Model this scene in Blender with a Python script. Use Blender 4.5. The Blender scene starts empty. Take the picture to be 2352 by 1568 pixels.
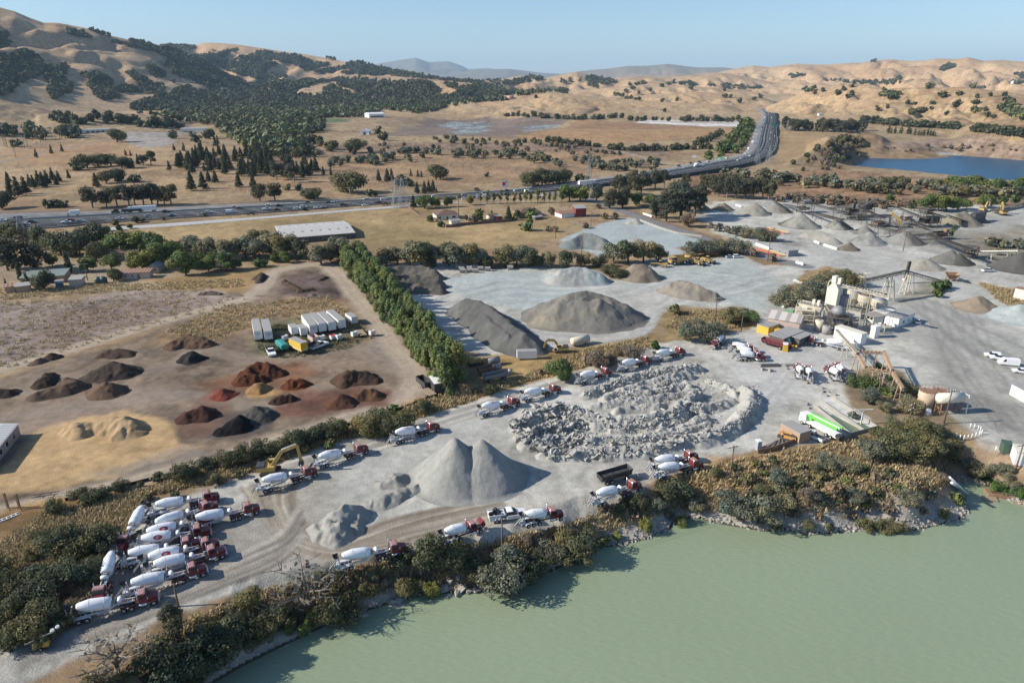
import bpy,math,random,itertools
import numpy as np
from math import radians,sin,cos,tan,pi,atan2,hypot,sqrt
random.seed(7)
scene=bpy.context.scene
COL=scene.collection
HC=82.0
FPX=1568.0
CX,CY=1176.0,784.0
PITCH=math.atan((784-187)/FPX)
SP,CP=sin(PITCH),cos(PITCH)
def ray(px,py):
 fx=(np.asarray(px,float)-CX)/FPX;fy=(CY-np.asarray(py,float))/FPX
 return fx,CP+fy*SP,-SP+fy*CP
def g(px,py,z=0.0):
 """point on the horizontal plane z seen at photo grid position (px, py)"""
 dx,dy,dz=ray(px,py)
 t=(z-HC)/float(dz)
 return(float(dx)*t,float(dy)*t)
def g3(px,py,z=0.0):
 x,y=g(px,py,z);return(x,y,z)
def ppm(x,y,z=0.0):
 """photo grid pixels per metre at a world point"""
 return FPX/(y*CP-(z-HC)*SP)
def hgt(bx,by,ay):
 """height of a vertical thing standing at grid (bx,by) whose top is seen at row ay"""
 x,y=g(bx,by)
 t=(CY-ay)/FPX
 return(t*y*CP-y*SP)/(CP+t*SP)+HC
def _hash(xi,yi,seed):
 h=(xi.astype(np.int64)*374761393+yi.astype(np.int64)*668265263+seed*1442695041)&0xFFFFFFFF
 h=((h^(h>>13))*1274126177)&0xFFFFFFFF
 return((h^(h>>16))&0xFFFF).astype(np.float32)/65535.0
def vnoise(x,y,seed=0):
 xf=np.floor(x);yf=np.floor(y)
 u=(x-xf).astype(np.float32);v=(y-yf).astype(np.float32)
 u=u*u*(3-2*u);v=v*v*(3-2*v)
 a=_hash(xf,yf,seed);b=_hash(xf+1,yf,seed);c=_hash(xf,yf+1,seed);d=_hash(xf+1,yf+1,seed)
 return(a+(b-a)*u)*(1-v)+(c+(d-c)*u)*v
def fbm(x,y,scale,octv=4,seed=0,gain=0.5):
 x=np.asarray(x,float)/scale;y=np.asarray(y,float)/scale
 s=0;a=1;t=0
 for i in range(octv):
  ca,sa=cos(i*1.1+.4),sin(i*1.1+.4)
  s=s+a*vnoise(x*ca-y*sa+i*17.3,x*sa+y*ca-i*9.1,seed+i*31);t+=a
  a*=gain;x=x*2.03;y=y*2.03
 return s/t
def sstep(a,b,x):
 t=np.clip((x-a)/(b-a),0,1);return t*t*(3-2*t)
KEXP=1.36
def lin(c):
 c=np.asarray(c,float)/255.0
 return np.where(c<=0.04045,c/12.92,((c+0.055)/1.055)**2.4)
def C(r,g_,b):
 return np.minimum(lin((r,g_,b))/KEXP,0.85)
def C4(r,g_,b):
 c=C(r,g_,b);return(float(c[0]),float(c[1]),float(c[2]),1.0)
MATS={}
def new_mat(name):
 m=bpy.data.materials.new(name);m.use_nodes=True
 nt=m.node_tree;b=nt.nodes['Principled BSDF']
 return m,nt,b
def mat(name,rgb,rough=0.6,metal=0.0,var=0.10,scale=1.2,dirt=0.0,dirtcol=(0.30,0.26,0.21),spec=0.5,bump=0.0):
 """painted / plain surface with a little procedural wear"""
 if name in MATS:return MATS[name]
 m,nt,b=new_mat(name)
 N=nt.nodes;L=nt.links
 tc=N.new('ShaderNodeTexCoord')
 no=N.new('ShaderNodeTexNoise');no.inputs['Scale'].default_value=scale;no.inputs['Detail'].default_value=5
 L.new(tc.outputs['Object'],no.inputs['Vector'])
 mx=N.new('ShaderNodeMix');mx.data_type='RGBA'
 mx.inputs['A'].default_value=tuple(max(0,c*(1-var))for c in rgb)+(1,)
 mx.inputs['B'].default_value=tuple(min(1,c*(1+var))for c in rgb)+(1,)
 L.new(no.outputs['Fac'],mx.inputs['Factor'])
 out=mx.outputs['Result']
 if dirt>0:
  n2=N.new('ShaderNodeTexNoise');n2.inputs['Scale'].default_value=scale*0.6;n2.inputs['Detail'].default_value=8
  n2.inputs['Roughness'].default_value=0.7
  L.new(tc.outputs['Object'],n2.inputs['Vector'])
  mr=N.new('ShaderNodeMapRange');mr.inputs['From Min'].default_value=0.42;mr.inputs['From Max'].default_value=0.72
  mr.inputs['To Max'].default_value=dirt
  L.new(n2.outputs['Fac'],mr.inputs['Value'])
  m2=N.new('ShaderNodeMix');m2.data_type='RGBA';m2.inputs['B'].default_value=tuple(dirtcol)+(1,)
  L.new(mr.outputs['Result'],m2.inputs['Factor']);L.new(out,m2.inputs['A']);out=m2.outputs['Result']
 L.new(out,b.inputs['Base Color'])
 b.inputs['Roughness'].default_value=rough;b.inputs['Metallic'].default_value=metal
 b.inputs['Specular IOR Level'].default_value=spec
 if bump>0:
  bp=N.new('ShaderNodeBump');bp.inputs['Strength'].default_value=bump;bp.inputs['Distance'].default_value=0.3
  L.new(no.outputs['Fac'],bp.inputs['Height']);L.new(bp.outputs['Normal'],b.inputs['Normal'])
 MATS[name]=m
 return m
def stripes_mat(name,rgb_a,rgb_b,freq,axis='X',rough=0.6,duty=0.5):
 """corrugated / ribbed sheet: two tones alternating along one object axis"""
 if name in MATS:return MATS[name]
 m,nt,b=new_mat(name);N=nt.nodes;L=nt.links
 tc=N.new('ShaderNodeTexCoord');sp=N.new('ShaderNodeSeparateXYZ');L.new(tc.outputs['Object'],sp.inputs[0])
 ml=N.new('ShaderNodeMath');ml.operation='MULTIPLY';ml.inputs[1].default_value=freq;L.new(sp.outputs[axis],ml.inputs[0])
 fr=N.new('ShaderNodeMath');fr.operation='FRACT';L.new(ml.outputs[0],fr.inputs[0])
 gt=N.new('ShaderNodeMath');gt.operation='GREATER_THAN';gt.inputs[1].default_value=duty;L.new(fr.outputs[0],gt.inputs[0])
 mx=N.new('ShaderNodeMix');mx.data_type='RGBA';mx.inputs['A'].default_value=tuple(rgb_a)+(1,);mx.inputs['B'].default_value=tuple(rgb_b)+(1,)
 L.new(gt.outputs[0],mx.inputs['Factor'])
 no=N.new('ShaderNodeTexNoise');no.inputs['Scale'].default_value=0.7;no.inputs['Detail'].default_value=6;L.new(tc.outputs['Object'],no.inputs['Vector'])
 m2=N.new('ShaderNodeMix');m2.data_type='RGBA';m2.blend_type='MULTIPLY';m2.inputs['Factor'].default_value=0.35
 L.new(mx.outputs['Result'],m2.inputs['A']);L.new(no.outputs['Color'],m2.inputs['B'])
 mr=N.new('ShaderNodeMapRange');mr.inputs['To Min'].default_value=0.75;mr.inputs['To Max'].default_value=1.15;L.new(no.outputs['Fac'],mr.inputs['Value'])
 L.new(mr.outputs['Result'],m2.inputs['B'])
 L.new(m2.outputs['Result'],b.inputs['Base Color']);b.inputs['Roughness'].default_value=rough
 MATS[name]=m;return m
def attr_mat(name,detail=1.0,amount=0.16,rough=0.95,bump=0.25,fine=5.0):
 """surface whose own colour is stored per vertex, broken up by procedural grain"""
 m,nt,b=new_mat(name);N=nt.nodes;L=nt.links
 at=N.new('ShaderNodeAttribute');at.attribute_name='Col'
 ge=N.new('ShaderNodeNewGeometry')
 n1=N.new('ShaderNodeTexNoise');n1.inputs['Scale'].default_value=detail;n1.inputs['Detail'].default_value=6;n1.inputs['Roughness'].default_value=0.72
 n2=N.new('ShaderNodeTexNoise');n2.inputs['Scale'].default_value=fine;n2.inputs['Detail'].default_value=3
 L.new(ge.outputs['Position'],n1.inputs['Vector']);L.new(ge.outputs['Position'],n2.inputs['Vector'])
 ad=N.new('ShaderNodeMath');ad.operation='ADD';L.new(n1.outputs['Fac'],ad.inputs[0]);L.new(n2.outputs['Fac'],ad.inputs[1])
 mr=N.new('ShaderNodeMapRange');mr.inputs['From Min'].default_value=0.55;mr.inputs['From Max'].default_value=1.45
 mr.inputs['To Min'].default_value=1-amount*1.6;mr.inputs['To Max'].default_value=1+amount*1.6
 L.new(ad.outputs[0],mr.inputs['Value'])
 vm=N.new('ShaderNodeVectorMath');vm.operation='SCALE';L.new(at.outputs['Color'],vm.inputs[0]);L.new(mr.outputs['Result'],vm.inputs['Scale'])
 L.new(vm.outputs['Vector'],b.inputs['Base Color'])
 b.inputs['Roughness'].default_value=rough;b.inputs['Specular IOR Level'].default_value=0.15
 if bump>0:
  bp=N.new('ShaderNodeBump');bp.inputs['Strength'].default_value=bump;bp.inputs['Distance'].default_value=0.25
  L.new(ad.outputs[0],bp.inputs['Height']);L.new(bp.outputs['Normal'],b.inputs['Normal'])
 MATS[name]=m;return m
def foliage(name,rgb,hue=0.16,trans=0.25):
 m,nt,b=new_mat(name);N=nt.nodes;L=nt.links
 at=N.new('ShaderNodeAttribute');at.attribute_name='Tint'
 oi=N.new('ShaderNodeObjectInfo')
 mr=N.new('ShaderNodeMapRange');mr.inputs['To Min'].default_value=1-hue;mr.inputs['To Max'].default_value=1+hue;L.new(oi.outputs['Random'],mr.inputs['Value'])
 cm=N.new('ShaderNodeMix');cm.data_type='RGBA'
 cm.inputs['A'].default_value=(rgb[0]*.92,rgb[1]*1.0,rgb[2]*1.08,1);cm.inputs['B'].default_value=(rgb[0]*1.16,rgb[1]*1.0,rgb[2]*.82,1)
 L.new(oi.outputs['Random'],cm.inputs['Factor'])
 v1=N.new('ShaderNodeVectorMath');v1.operation='MULTIPLY';L.new(cm.outputs['Result'],v1.inputs[0]);L.new(at.outputs['Color'],v1.inputs[1])
 v2=N.new('ShaderNodeVectorMath');v2.operation='SCALE';L.new(v1.outputs['Vector'],v2.inputs[0]);L.new(mr.outputs['Result'],v2.inputs['Scale'])
 L.new(v2.outputs['Vector'],b.inputs['Base Color']);b.inputs['Roughness'].default_value=0.7;b.inputs['Specular IOR Level'].default_value=0.25
 tr=N.new('ShaderNodeBsdfTranslucent');L.new(v2.outputs['Vector'],tr.inputs['Color'])
 ms=N.new('ShaderNodeMixShader');ms.inputs['Fac'].default_value=trans
 L.new(b.outputs[0],ms.inputs[1]);L.new(tr.outputs[0],ms.inputs[2]);L.new(ms.outputs[0],N['Material Output'].inputs['Surface'])
 MATS[name]=m;return m
def tag(o,label=None,cat=None,group=None,kind=None):
 if label:o['label']=label
 if cat:o['category']=cat
 if group:o['group']=group
 if kind:o['kind']=kind
 return o
def link(o,parent=None):
 COL.objects.link(o)
 if parent is not None:o.parent=parent
 return o
def empty(name,loc=(0,0,0),rz=0.0,sc=1.0):
 o=bpy.data.objects.new(name,None);o.empty_display_size=0.5
 o.location=loc;o.rotation_euler=(0,0,rz);o.scale=(sc,sc,sc)
 return link(o)
def thing(name,label,cat,loc=(0,0,0),rz=0.0,group=None,sc=1.0):
 return tag(empty(name,loc,rz,sc),label,cat,group)
_kids={}
def copy_tree(o,parent=None):
 c=o.copy();link(c)
 if parent is not None:c.parent=parent;c.matrix_parent_inverse=o.matrix_parent_inverse.copy()
 for ch in kids(o):copy_tree(ch,c)
 return c
def kids(o):
 return[x for x in o.children]
def np_mesh(name,V,F,mats=None,smooth=False,attrs=None,midx=None):
 """V (n,3), F (m,k) arrays -> mesh"""
 V=np.asarray(V,np.float32);F=np.asarray(F,np.int32)
 me=bpy.data.meshes.new(name)
 n,k=F.shape
 me.vertices.add(len(V));me.vertices.foreach_set('co',V.ravel())
 me.loops.add(n*k);me.loops.foreach_set('vertex_index',F.ravel())
 me.polygons.add(n);me.polygons.foreach_set('loop_start',np.arange(0,n*k,k,dtype=np.int32))
 try:me.polygons.foreach_set('loop_total',np.full(n,k,np.int32))
 except Exception:pass
 if smooth:me.polygons.foreach_set('use_smooth',np.ones(n,bool))
 if midx is not None:me.polygons.foreach_set('material_index',np.asarray(midx,np.int32))
 for m in(mats or[]):me.materials.append(m)
 if attrs:
  for an,arr in attrs.items():
   a=me.attributes.new(an,'FLOAT_COLOR','POINT')
   arr=np.asarray(arr,np.float32)
   if arr.shape[1]==3:arr=np.concatenate([arr,np.ones((len(arr),1),np.float32)],1)
   a.data.foreach_set('color',arr.ravel())
 me.update(calc_edges=True)
 return me
def obj(name,me,parent=None,loc=None,rz=None):
 o=bpy.data.objects.new(name,me)
 if loc is not None:o.location=loc
 if rz is not None:o.rotation_euler=(0,0,rz)
 return link(o,parent)
class MB:
 """collects shapes into one mesh"""
 def __init__(s):s.v=[];s.f=[];s.sm=[]
 def add(s,v,f,smooth=False):
  n=len(s.v);s.v+=[tuple(p)for p in v];s.f+=[tuple(i+n for i in q)for q in f];s.sm+=[smooth]*len(f);return s
 def box(s,x0,x1,y0,y1,z0,z1,tx=0.0,ty=0.0):
  """box; tx/ty shrink the top on each side"""
  v=[(x0,y0,z0),(x1,y0,z0),(x1,y1,z0),(x0,y1,z0),(x0+tx,y0+ty,z1),(x1-tx,y0+ty,z1),(x1-tx,y1-ty,z1),(x0+tx,y1-ty,z1)]
  return s.add(v,[(0,3,2,1),(4,5,6,7),(0,1,5,4),(1,2,6,5),(2,3,7,6),(3,0,4,7)])
 def cbox(s,cx,cy,cz,sx,sy,sz):return s.box(cx-sx/2,cx+sx/2,cy-sy/2,cy+sy/2,cz-sz/2,cz+sz/2)
 def bar(s,a,b,w=0.1,h=None,up=(0,0,1)):
  """square bar from a to b"""
  h=h or w;a=np.array(a,float);b=np.array(b,float);d=b-a;L=np.linalg.norm(d)
  if L<1e-6:return s
  d/=L;u=np.array(up,float)
  if abs(d@u)>0.98:u=np.array((1.,0,0))
  r=np.cross(d,u);r/=np.linalg.norm(r);u=np.cross(r,d)
  v=[a+r*i*w/2+u*j*h/2 for i,j in((-1,-1),(1,-1),(1,1),(-1,1))]+[b+r*i*w/2+u*j*h/2 for i,j in((-1,-1),(1,-1),(1,1),(-1,1))]
  return s.add(v,[(0,1,2,3),(7,6,5,4),(0,4,5,1),(1,5,6,2),(2,6,7,3),(3,7,4,0)])
 def cyl(s,a,b,r0,r1=None,n=10,caps=True):
  r1=r0 if r1 is None else r1
  return s.rev(a,b,[(0,r0),(1,r1)],n,caps)
 def rev(s,a,b,prof,n=12,caps=True):
  """surface of revolution along a->b, prof = [(t, radius)]"""
  a=np.array(a,float);b=np.array(b,float);d=b-a;L=np.linalg.norm(d);d=d/L
  u=np.array((0,0,1.))if abs(d[2])<0.95 else np.array((1.,0,0))
  r=np.cross(d,u);r/=np.linalg.norm(r);u=np.cross(r,d)
  v=[];f=[]
  for t,rad in prof:
   for i in range(n):
    an=2*pi*i/n
    v.append(a+d*t*L+(r*cos(an)+u*sin(an))*max(rad,1e-4))
  for k in range(len(prof)-1):
   for i in range(n):
    j=(i+1)%n;f.append((k*n+i,(k+1)*n+i,(k+1)*n+j,k*n+j))
  s.add(v,f,True)
  if caps:
   m=len(s.v);s.f.append(tuple(m-len(v)+i for i in range(n)));s.f.append(tuple(m-n+(n-1-i)for i in range(n)));s.sm+=[False,False]
  return s
 def prism(s,poly,y0,y1):
  """outline in x,z extruded along y"""
  n=len(poly);v=[(x,y0,z)for x,z in poly]+[(x,y1,z)for x,z in poly]
  f=[tuple(range(n)),tuple(range(2*n-1,n-1,-1))]+[(i,i+n,(i+1)%n+n,(i+1)%n)for i in range(n)]
  return s.add(v,f)
 def prismz(s,poly,z0,z1):
  n=len(poly);v=[(x,y,z0)for x,y in poly]+[(x,y,z1)for x,y in poly]
  f=[tuple(range(n-1,-1,-1)),tuple(range(n,2*n))]+[(i,(i+1)%n,(i+1)%n+n,i+n)for i in range(n)]
  return s.add(v,f)
 def quad(s,*p):return s.add(p,[tuple(range(len(p)))])
 def path(s,pts,w,h=None):
  for a,b in zip(pts[:-1],pts[1:]):s.bar(a,b,w,h)
  return s
 def tube(s,pts,r,n=6):
  for a,b in zip(pts[:-1],pts[1:]):s.cyl(a,b,r,r,n)
  return s
 def mesh(s,name,m):
  me=bpy.data.meshes.new(name);me.from_pydata(s.v,[],s.f)
  me.polygons.foreach_set('use_smooth',s.sm)
  if m is not None:me.materials.append(m)
  me.update();return me
 def build(s,name,m,parent=None,loc=None,rz=None):return obj(name,s.mesh(name,m),parent,loc,rz)
def inpoly(x,y,poly):
 x=np.asarray(x);y=np.asarray(y);r=np.zeros(x.shape,bool);n=len(poly)
 for i in range(n):
  x0,y0=poly[i];x1,y1=poly[(i+1)%n]
  if y0==y1:continue
  c=((y0>y)!=(y1>y))&(x<(x1-x0)*(y-y0)/(y1-y0)+x0)
  r^=c
 return r
def segdist(x,y,pts,closed=False):
 """distance to polyline, signed side and run along it"""
 best=np.full(np.shape(x),1e9);side=np.zeros(np.shape(x));run=np.zeros(np.shape(x));acc=0
 n=len(pts)
 for i in range(n if closed else n-1):
  x0,y0=pts[i];x1,y1=pts[(i+1)%n]
  dx,dy=x1-x0,y1-y0;L=hypot(dx,dy)
  if L<1e-9:continue
  t=np.clip(((x-x0)*dx+(y-y0)*dy)/(L*L),0,1)
  qx=x-x0-t*dx;qy=y-y0-t*dy;d=np.hypot(qx,qy)
  m=d<best
  best=np.where(m,d,best);side=np.where(m,np.sign(dx*qy-dy*qx),side);run=np.where(m,acc+t*L,run);acc+=L
 return best,side,run
def smooth_line(pts,n=6):
 """Catmull-Rom through the points"""
 P=[np.array(p,float)for p in pts];P=[2*P[0]-P[1]]+P+[2*P[-1]-P[-2]];out=[]
 for i in range(1,len(P)-2):
  p0,p1,p2,p3=P[i-1:i+3]
  for k in range(n):
   t=k/n
   out.append(tuple(0.5*((2*p1)+(-p0+p2)*t+(2*p0-5*p1+4*p2-p3)*t*t+(-p0+3*p1-3*p2+p3)*t**3)))
 out.append(tuple(P[-2]));return out
def azsl(px,py):
 dx,dy,dz=ray(px,py);h=np.hypot(dx,dy)
 return np.arctan2(dx,dy),dz/h
class Ridge:
 def __init__(s,pts,rc,rf,rb,carve=0.25,wl=600,seed=1,pw=1.0):
  P=np.array(pts,float);s.az,s.sl=azsl(P[:,0],P[:,1])
  o=np.argsort(s.az);s.az=s.az[o];s.sl=s.sl[o]
  f=lambda v:np.interp(s.az,np.linspace(s.az[0],s.az[-1],len(v)),v)if isinstance(v,(list,tuple))else np.full(len(P),float(v))
  s.rc,s.rf,s.rb=f(rc),f(rf),f(rb);s.carve,s.wl,s.seed,s.pw=carve,wl,seed,pw
 def h(s,x,y,az,r):
  m=(az>s.az[0])&(az<s.az[-1])&(r>s.rf.min())&(r<s.rb.max())
  out=np.zeros(r.shape)
  if not m.any():return out
  a=az[m];q=r[m];xx=x[m];yy=y[m]
  rc=np.interp(a,s.az,s.rc);rf=np.interp(a,s.az,s.rf);rb=np.interp(a,s.az,s.rb)
  hc=HC+np.interp(a,s.az,s.sl)*rc
  e=np.minimum(1,np.minimum(a-s.az[0],s.az[-1]-a)/0.012)
  hc=np.maximum(hc,0)*np.clip(e,0,1)
  t=np.clip((q-rf)/(rc-rf),0,1);t=(t*.55+.45*t*t*(3-2*t))**s.pw
  b=np.clip((rb-q)/(rb-rc),0,1);b=b*b*(3-2*b)
  p=np.where(q<rc,t,b)
  w=np.clip(4*t*(1-t),0,1)*(q<rc)
  warp=(fbm(xx,yy,s.wl*1.5,3,s.seed+5)-.5)*s.wl*0.9
  n=np.abs(fbm(xx+warp,yy*.45-warp,s.wl*.55,4,s.seed)*2-1)
  n2=fbm(xx,yy,s.wl*.22,3,s.seed+9)
  cv=s.carve*(1.5*(1-np.clip(n*1.9,0,1))**1.2+0.5*n2)
  n3=np.abs(fbm(xx-warp*.4,yy*.6,s.wl*.30,3,s.seed+13)*2-1)
  out[m]=hc*p*(1-np.minimum(w*cv*1.25,.8)-np.clip(w*1.5,0,1)*.16*(1-np.clip(n3*2.2,0,1)))
  return out
RIDGES=[Ridge([(-420,60),(-200,-10),(-60,0),(0,18),(32,26),(70,43),(100,53),(130,53),(160,58),(190,63),(220,70),(250,80),(280,87),(305,93),(330,100),(360,108),(400,118),(450,135),(500,160),(550,180),(590,197),(640,215),(680,240)],[3600,3600,3700,3900,4200],[1750,1900,2300,2700,3300],7000,.10,560,3),Ridge([(330,140),(365,106),(400,104),(450,107),(470,100),(500,101),(545,104),(588,110),(640,117),(700,125),(760,135),(795,143),(810,145),(830,142),(870,155),(920,165),(980,175),(1030,183),(1090,188),(1150,202),(1200,220),(1240,245)],[6200,5400,4600,3600],[3300,3200,2900,2500],9500,.34,700,11),Ridge([(560,215),(640,190),(740,192),(860,196),(960,190),(1040,196),(1100,207),(1180,222),(1230,240)],[3400,3300,2900],[2500,2500,2300],4200,.35,320,21),Ridge([(760,190),(820,160),(870,146),(920,138),(955,133),(985,143),(1030,141),(1060,151),(1075,159),(1120,157),(1180,164),(1270,172),(1340,190)],26000,15000,38000,.25,3500,31),Ridge([(900,195),(1020,172),(1100,161),(1170,160),(1240,168),(1330,172),(1420,185)],20000,12000,25000,.25,2600,37),Ridge([(1240,192),(1290,171),(1330,165),(1400,158),(1440,152),(1490,151),(1530,147),(1560,150),(1600,155),(1660,155),(1720,162),(1800,188)],15500,9000,20000,.28,1900,41),Ridge([(1060,215),(1110,190),(1145,186),(1190,176),(1230,174),(1250,180),(1290,172),(1325,165),(1355,172),(1390,181),(1440,178),(1490,175),(1540,178),(1590,172),(1640,167),(1700,175),(1790,195),(1850,215)],[4600,4800,5200,5600],[2600,2700,3000,3300],8000,.42,460,51),Ridge([(1500,200),(1600,178),(1700,158),(1730,152),(1765,156),(1800,152),(1830,147),(1870,149),(1900,149),(1940,146),(1980,144),(2000,140),(2050,136),(2090,140),(2130,138),(2150,134),(2190,136),(2225,132),(2260,140),(2290,138),(2352,142),(2500,140),(2700,130),(2950,150)],[7000,6600,6000,5600],[3600,3300,3000,2700],9500,.55,520,61),Ridge([(1180,232),(1250,215),(1330,212),(1400,203),(1480,196),(1560,200),(1640,203),(1740,214),(1800,226),(1850,240)],[3300,3500,3700],[2300,2450,2600],4600,.5,260,71),Ridge([(1300,250),(1380,226),(1450,222),(1520,216),(1600,211),(1690,216),(1750,224),(1800,240)],[2700,2800,2900],[2150,2200,2300],3600,.45,200,77),Ridge([(985,250),(1030,240),(1080,231),(1150,223),(1200,216),(1260,213),(1330,219),(1400,229),(1500,235),(1600,240),(1660,243),(1720,262)],[2350,2300,2250,2150],[1640,1650,1680,1700],2900,.34,200,81),Ridge([(1740,262),(1780,240),(1830,219),(1870,206),(1910,199),(1950,195),(2000,199),(2040,212),(2090,235)],[2300,2250,2150],[1650,1560,1500],3000,.46,190,91),Ridge([(1920,262),(1960,240),(2010,215),(2060,204),(2110,200),(2160,202),(2210,201),(2260,207),(2310,213),(2352,219),(2420,225),(2600,215),(2900,220)],[2000,1900,1750,1650],[1500,1380,1180,1080],2900,.52,180,97),Ridge([(2180,305),(2240,285),(2300,275),(2352,268),(2450,262),(2600,250),(2800,262)],[1350,1250,1150],[1100,1000,950],1700,.4,140,99),Ridge([(-300,232),(-150,224),(-40,224),(0,230),(40,238),(85,248),(120,258),(160,266),(210,280)],1700,1300,2300,.12,220,103),Ridge([(60,272),(140,262),(200,258),(260,258),(330,264),(390,276),(440,290)],[1560,1520],[1220,1200],1900,.1,220,107),Ridge([(1790,388),(1830,362),(1870,337),(1905,313),(1940,303),(1975,302),(2010,311),(2050,330)],[900,1000,1100],[740,780,900],[1150,1250,1350],.22,90,113),]
LAKE_Z=-6.0
LAKE=[(380,1640),(470,1580),(560,1528),(640,1488),(700,1460),(760,1430),(830,1406),(890,1388),(945,1372),(1000,1362),(1060,1362),(1130,1352),(1180,1348),(1230,1326),(1290,1302),(1340,1286),(1372,1260),(1430,1250),(1478,1240),(1520,1224),(1542,1214),(1548,1202),(1572,1190),(1610,1192),(1650,1202),(1700,1211),(1760,1221),(1800,1216),(1850,1228),(1900,1226),(1960,1220),(1990,1212),(2030,1212),(2070,1220),(2110,1218),(2160,1204),(2200,1196),(2226,1180),(2228,1160),(2214,1140),(2198,1126),(2204,1110),(2226,1104),(2262,1112),(2290,1124),(2300,1142),(2330,1156),(2400,1176),(2700,1190),(3400,1300),(3400,2600),(300,2600),(340,1700)]
POND_Z=-15.0
POND=[(1935,398),(1952,386),(1972,372),(1986,362),(2047,364.5),(2122,365.5),(2172,362),(2197,357),(2272,362),(2352,369),(2600,385),(2700,425),(2352,430),(2260,432),(2180,424),(2080,412),(1990,404)]
lakeW=[g(px,py,LAKE_Z)for px,py in LAKE]
pondW=[g(px,py,POND_Z)for px,py in POND]
PIT_Z=-20.0
pitW=[g(px,py,PIT_Z)for px,py in[(1000,298),(1030,287),(1080,282),(1120,282),(1132,290),(1120,302),(1060,306),(1010,305)]]
pit2W=[g(px,py,-12)for px,py in[(1195,300),(1210,290),(1250,285),(1285,288),(1262,296),(1225,304)]]
def carve(z,x,y,poly,zb,bw,wig=0.0,seed=0,bed=2.0):
 P=np.array(poly);lo=P.min(0)-bw*2.2;hi=P.max(0)+bw*2.2
 m=(x>lo[0])&(x<hi[0])&(y>lo[1])&(y<hi[1])
 if not m.any():return z
 xs,ys=x[m],y[m]
 d,_,_=segdist(xs,ys,poly,True);ins=inpoly(xs,ys,poly)
 if wig>0:
  w=bw*(0.75+wig*(fbm(xs,ys,bw*1.6,4,seed)-.35))
 else:w=np.full(xs.shape,bw)
 t=np.clip(d/np.maximum(w,.5),0,1);t=t*t*(3-2*t)*.5+.5*t
 prof=np.where(ins,zb-np.minimum(d*.5,bed),zb+(z[m]-zb)*t)
 z=z.copy();z[m]=np.where(ins,np.minimum(z[m],prof),prof);return z
def terrain(x,y):
 x=np.asarray(x,float);y=np.asarray(y,float)
 r=np.hypot(x,y);az=np.arctan2(x,y)
 z=np.zeros(x.shape)
 far=r>700
 if far.any():
  for R in RIDGES:
   h=R.h(x,y,az,r);z=np.maximum(z,h)+0.12*np.minimum(z,h)
  w=sstep(700,1500,r)
  z=z+w*(fbm(x,y,260,3,5)-.5)*7
 w2=sstep(430,620,r)*(1-sstep(900,1300,r))
 z=z+w2*(fbm(x,y,90,3,15)-.5)*3.0
 z=carve(z,x,y,lakeW,LAKE_Z,9.0,1.4,3)
 if far.any():
  z=carve(z,x,y,pondW,POND_Z,60.0,.4,4)
  z=carve(z,x,y,pitW,PIT_Z,170.0,.3,6,.5)
  z=carve(z,x,y,pit2W,-12,110.0,.3,7,.5)
 return z
_RS=np.concatenate([np.geomspace(60,1000,160),np.geomspace(1006,9000,420),np.geomspace(9100,42000,120)])
def hit(px,py):
 """points of the real terrain seen at the grid positions (ray march)"""
 px=np.atleast_1d(np.asarray(px,float));py=np.atleast_1d(np.asarray(py,float))
 az,sl=azsl(px,py);out=np.full((len(px),3),np.nan)
 for c0 in range(0,len(px),3000):
  a=az[c0:c0+3000];s=sl[c0:c0+3000]
  R=np.repeat(_RS[None],len(a),0);X=R*np.sin(a)[:,None];Y=R*np.cos(a)[:,None]
  Z=terrain(X.ravel(),Y.ravel()).reshape(R.shape);D=HC+s[:,None]*R-Z
  below=D<0;has=below.any(1);k=np.maximum(below.argmax(1),1);ii=np.arange(len(a))
  d0=D[ii,k-1];d1=D[ii,k];t=np.clip(d0/np.maximum(d0-d1,1e-9),0,1)
  rr=R[ii,k-1]*(1-t)+R[ii,k]*t
  x=rr*np.sin(a);y=rr*np.cos(a);z=terrain(x,y)
  P=np.stack([x,y,z],1);P[~has]=np.nan;out[c0:c0+3000]=P
 return out
def hit1(px,py):
 return tuple(float(v)for v in hit([px],[py])[0])
def gz(x,y):return float(terrain(np.array([x]),np.array([y]))[0])
def gt(px,py):
 """ground point (with terrain height) at a grid position"""
 x,y,z=hit1(px,py);return(x,y,z)
FW_TOP=[(-300,507),(0,492),(250,485),(588,468),(763,462),(900,452),(993,448),(1176,434),(1288,420),(1401,406),(1521,388),(1626,369),(1688,358),(1713,348),(1722,330),(1728,312),(1739,287),(1750,267),(1744,253),(1713,246.5),(1663,242.5)]
FW_MED=[(-300,527),(0,509),(150,501),(325,491),(588,477),(813,463),(938,455),(1088,445),(1190,438),(1300,426),(1410,412),(1530,396),(1640,377),(1715,364),(1746,346),(1755,328),(1757,312),(1761,294),(1766,272),(1760,256),(1728,247.5),(1672,243.3)]
FW_BOT=[(-300,552),(0,530),(75,527),(175,520),(260,511),(588,491),(763,478),(913,467),(1010,459),(1176,448),(1300,434),(1420,419),(1540,404),(1660,386),(1735,370),(1776,350),(1785,330),(1786,310),(1787,290),(1790,272),(1784,259),(1745,248.5),(1682,244)]
def fw_z(px):return float(np.interp(px,[1250,1420,1680,1785],[0.1,1.8,3.0,1.5]))
def world_line(pts,n=8):
 P=[g(px,py,fw_z(px)if px<1790 else 5)+(fw_z(px),)for px,py in pts]
 return smooth_line(P,n)
def resample(L,n):
 P=np.array(L);d=np.r_[0,np.cumsum(np.linalg.norm(np.diff(P[:,:2],axis=0),axis=1))]
 t=np.linspace(0,d[-1],n);return np.stack([np.interp(t,d,P[:,k])for k in range(P.shape[1])],1)
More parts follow.
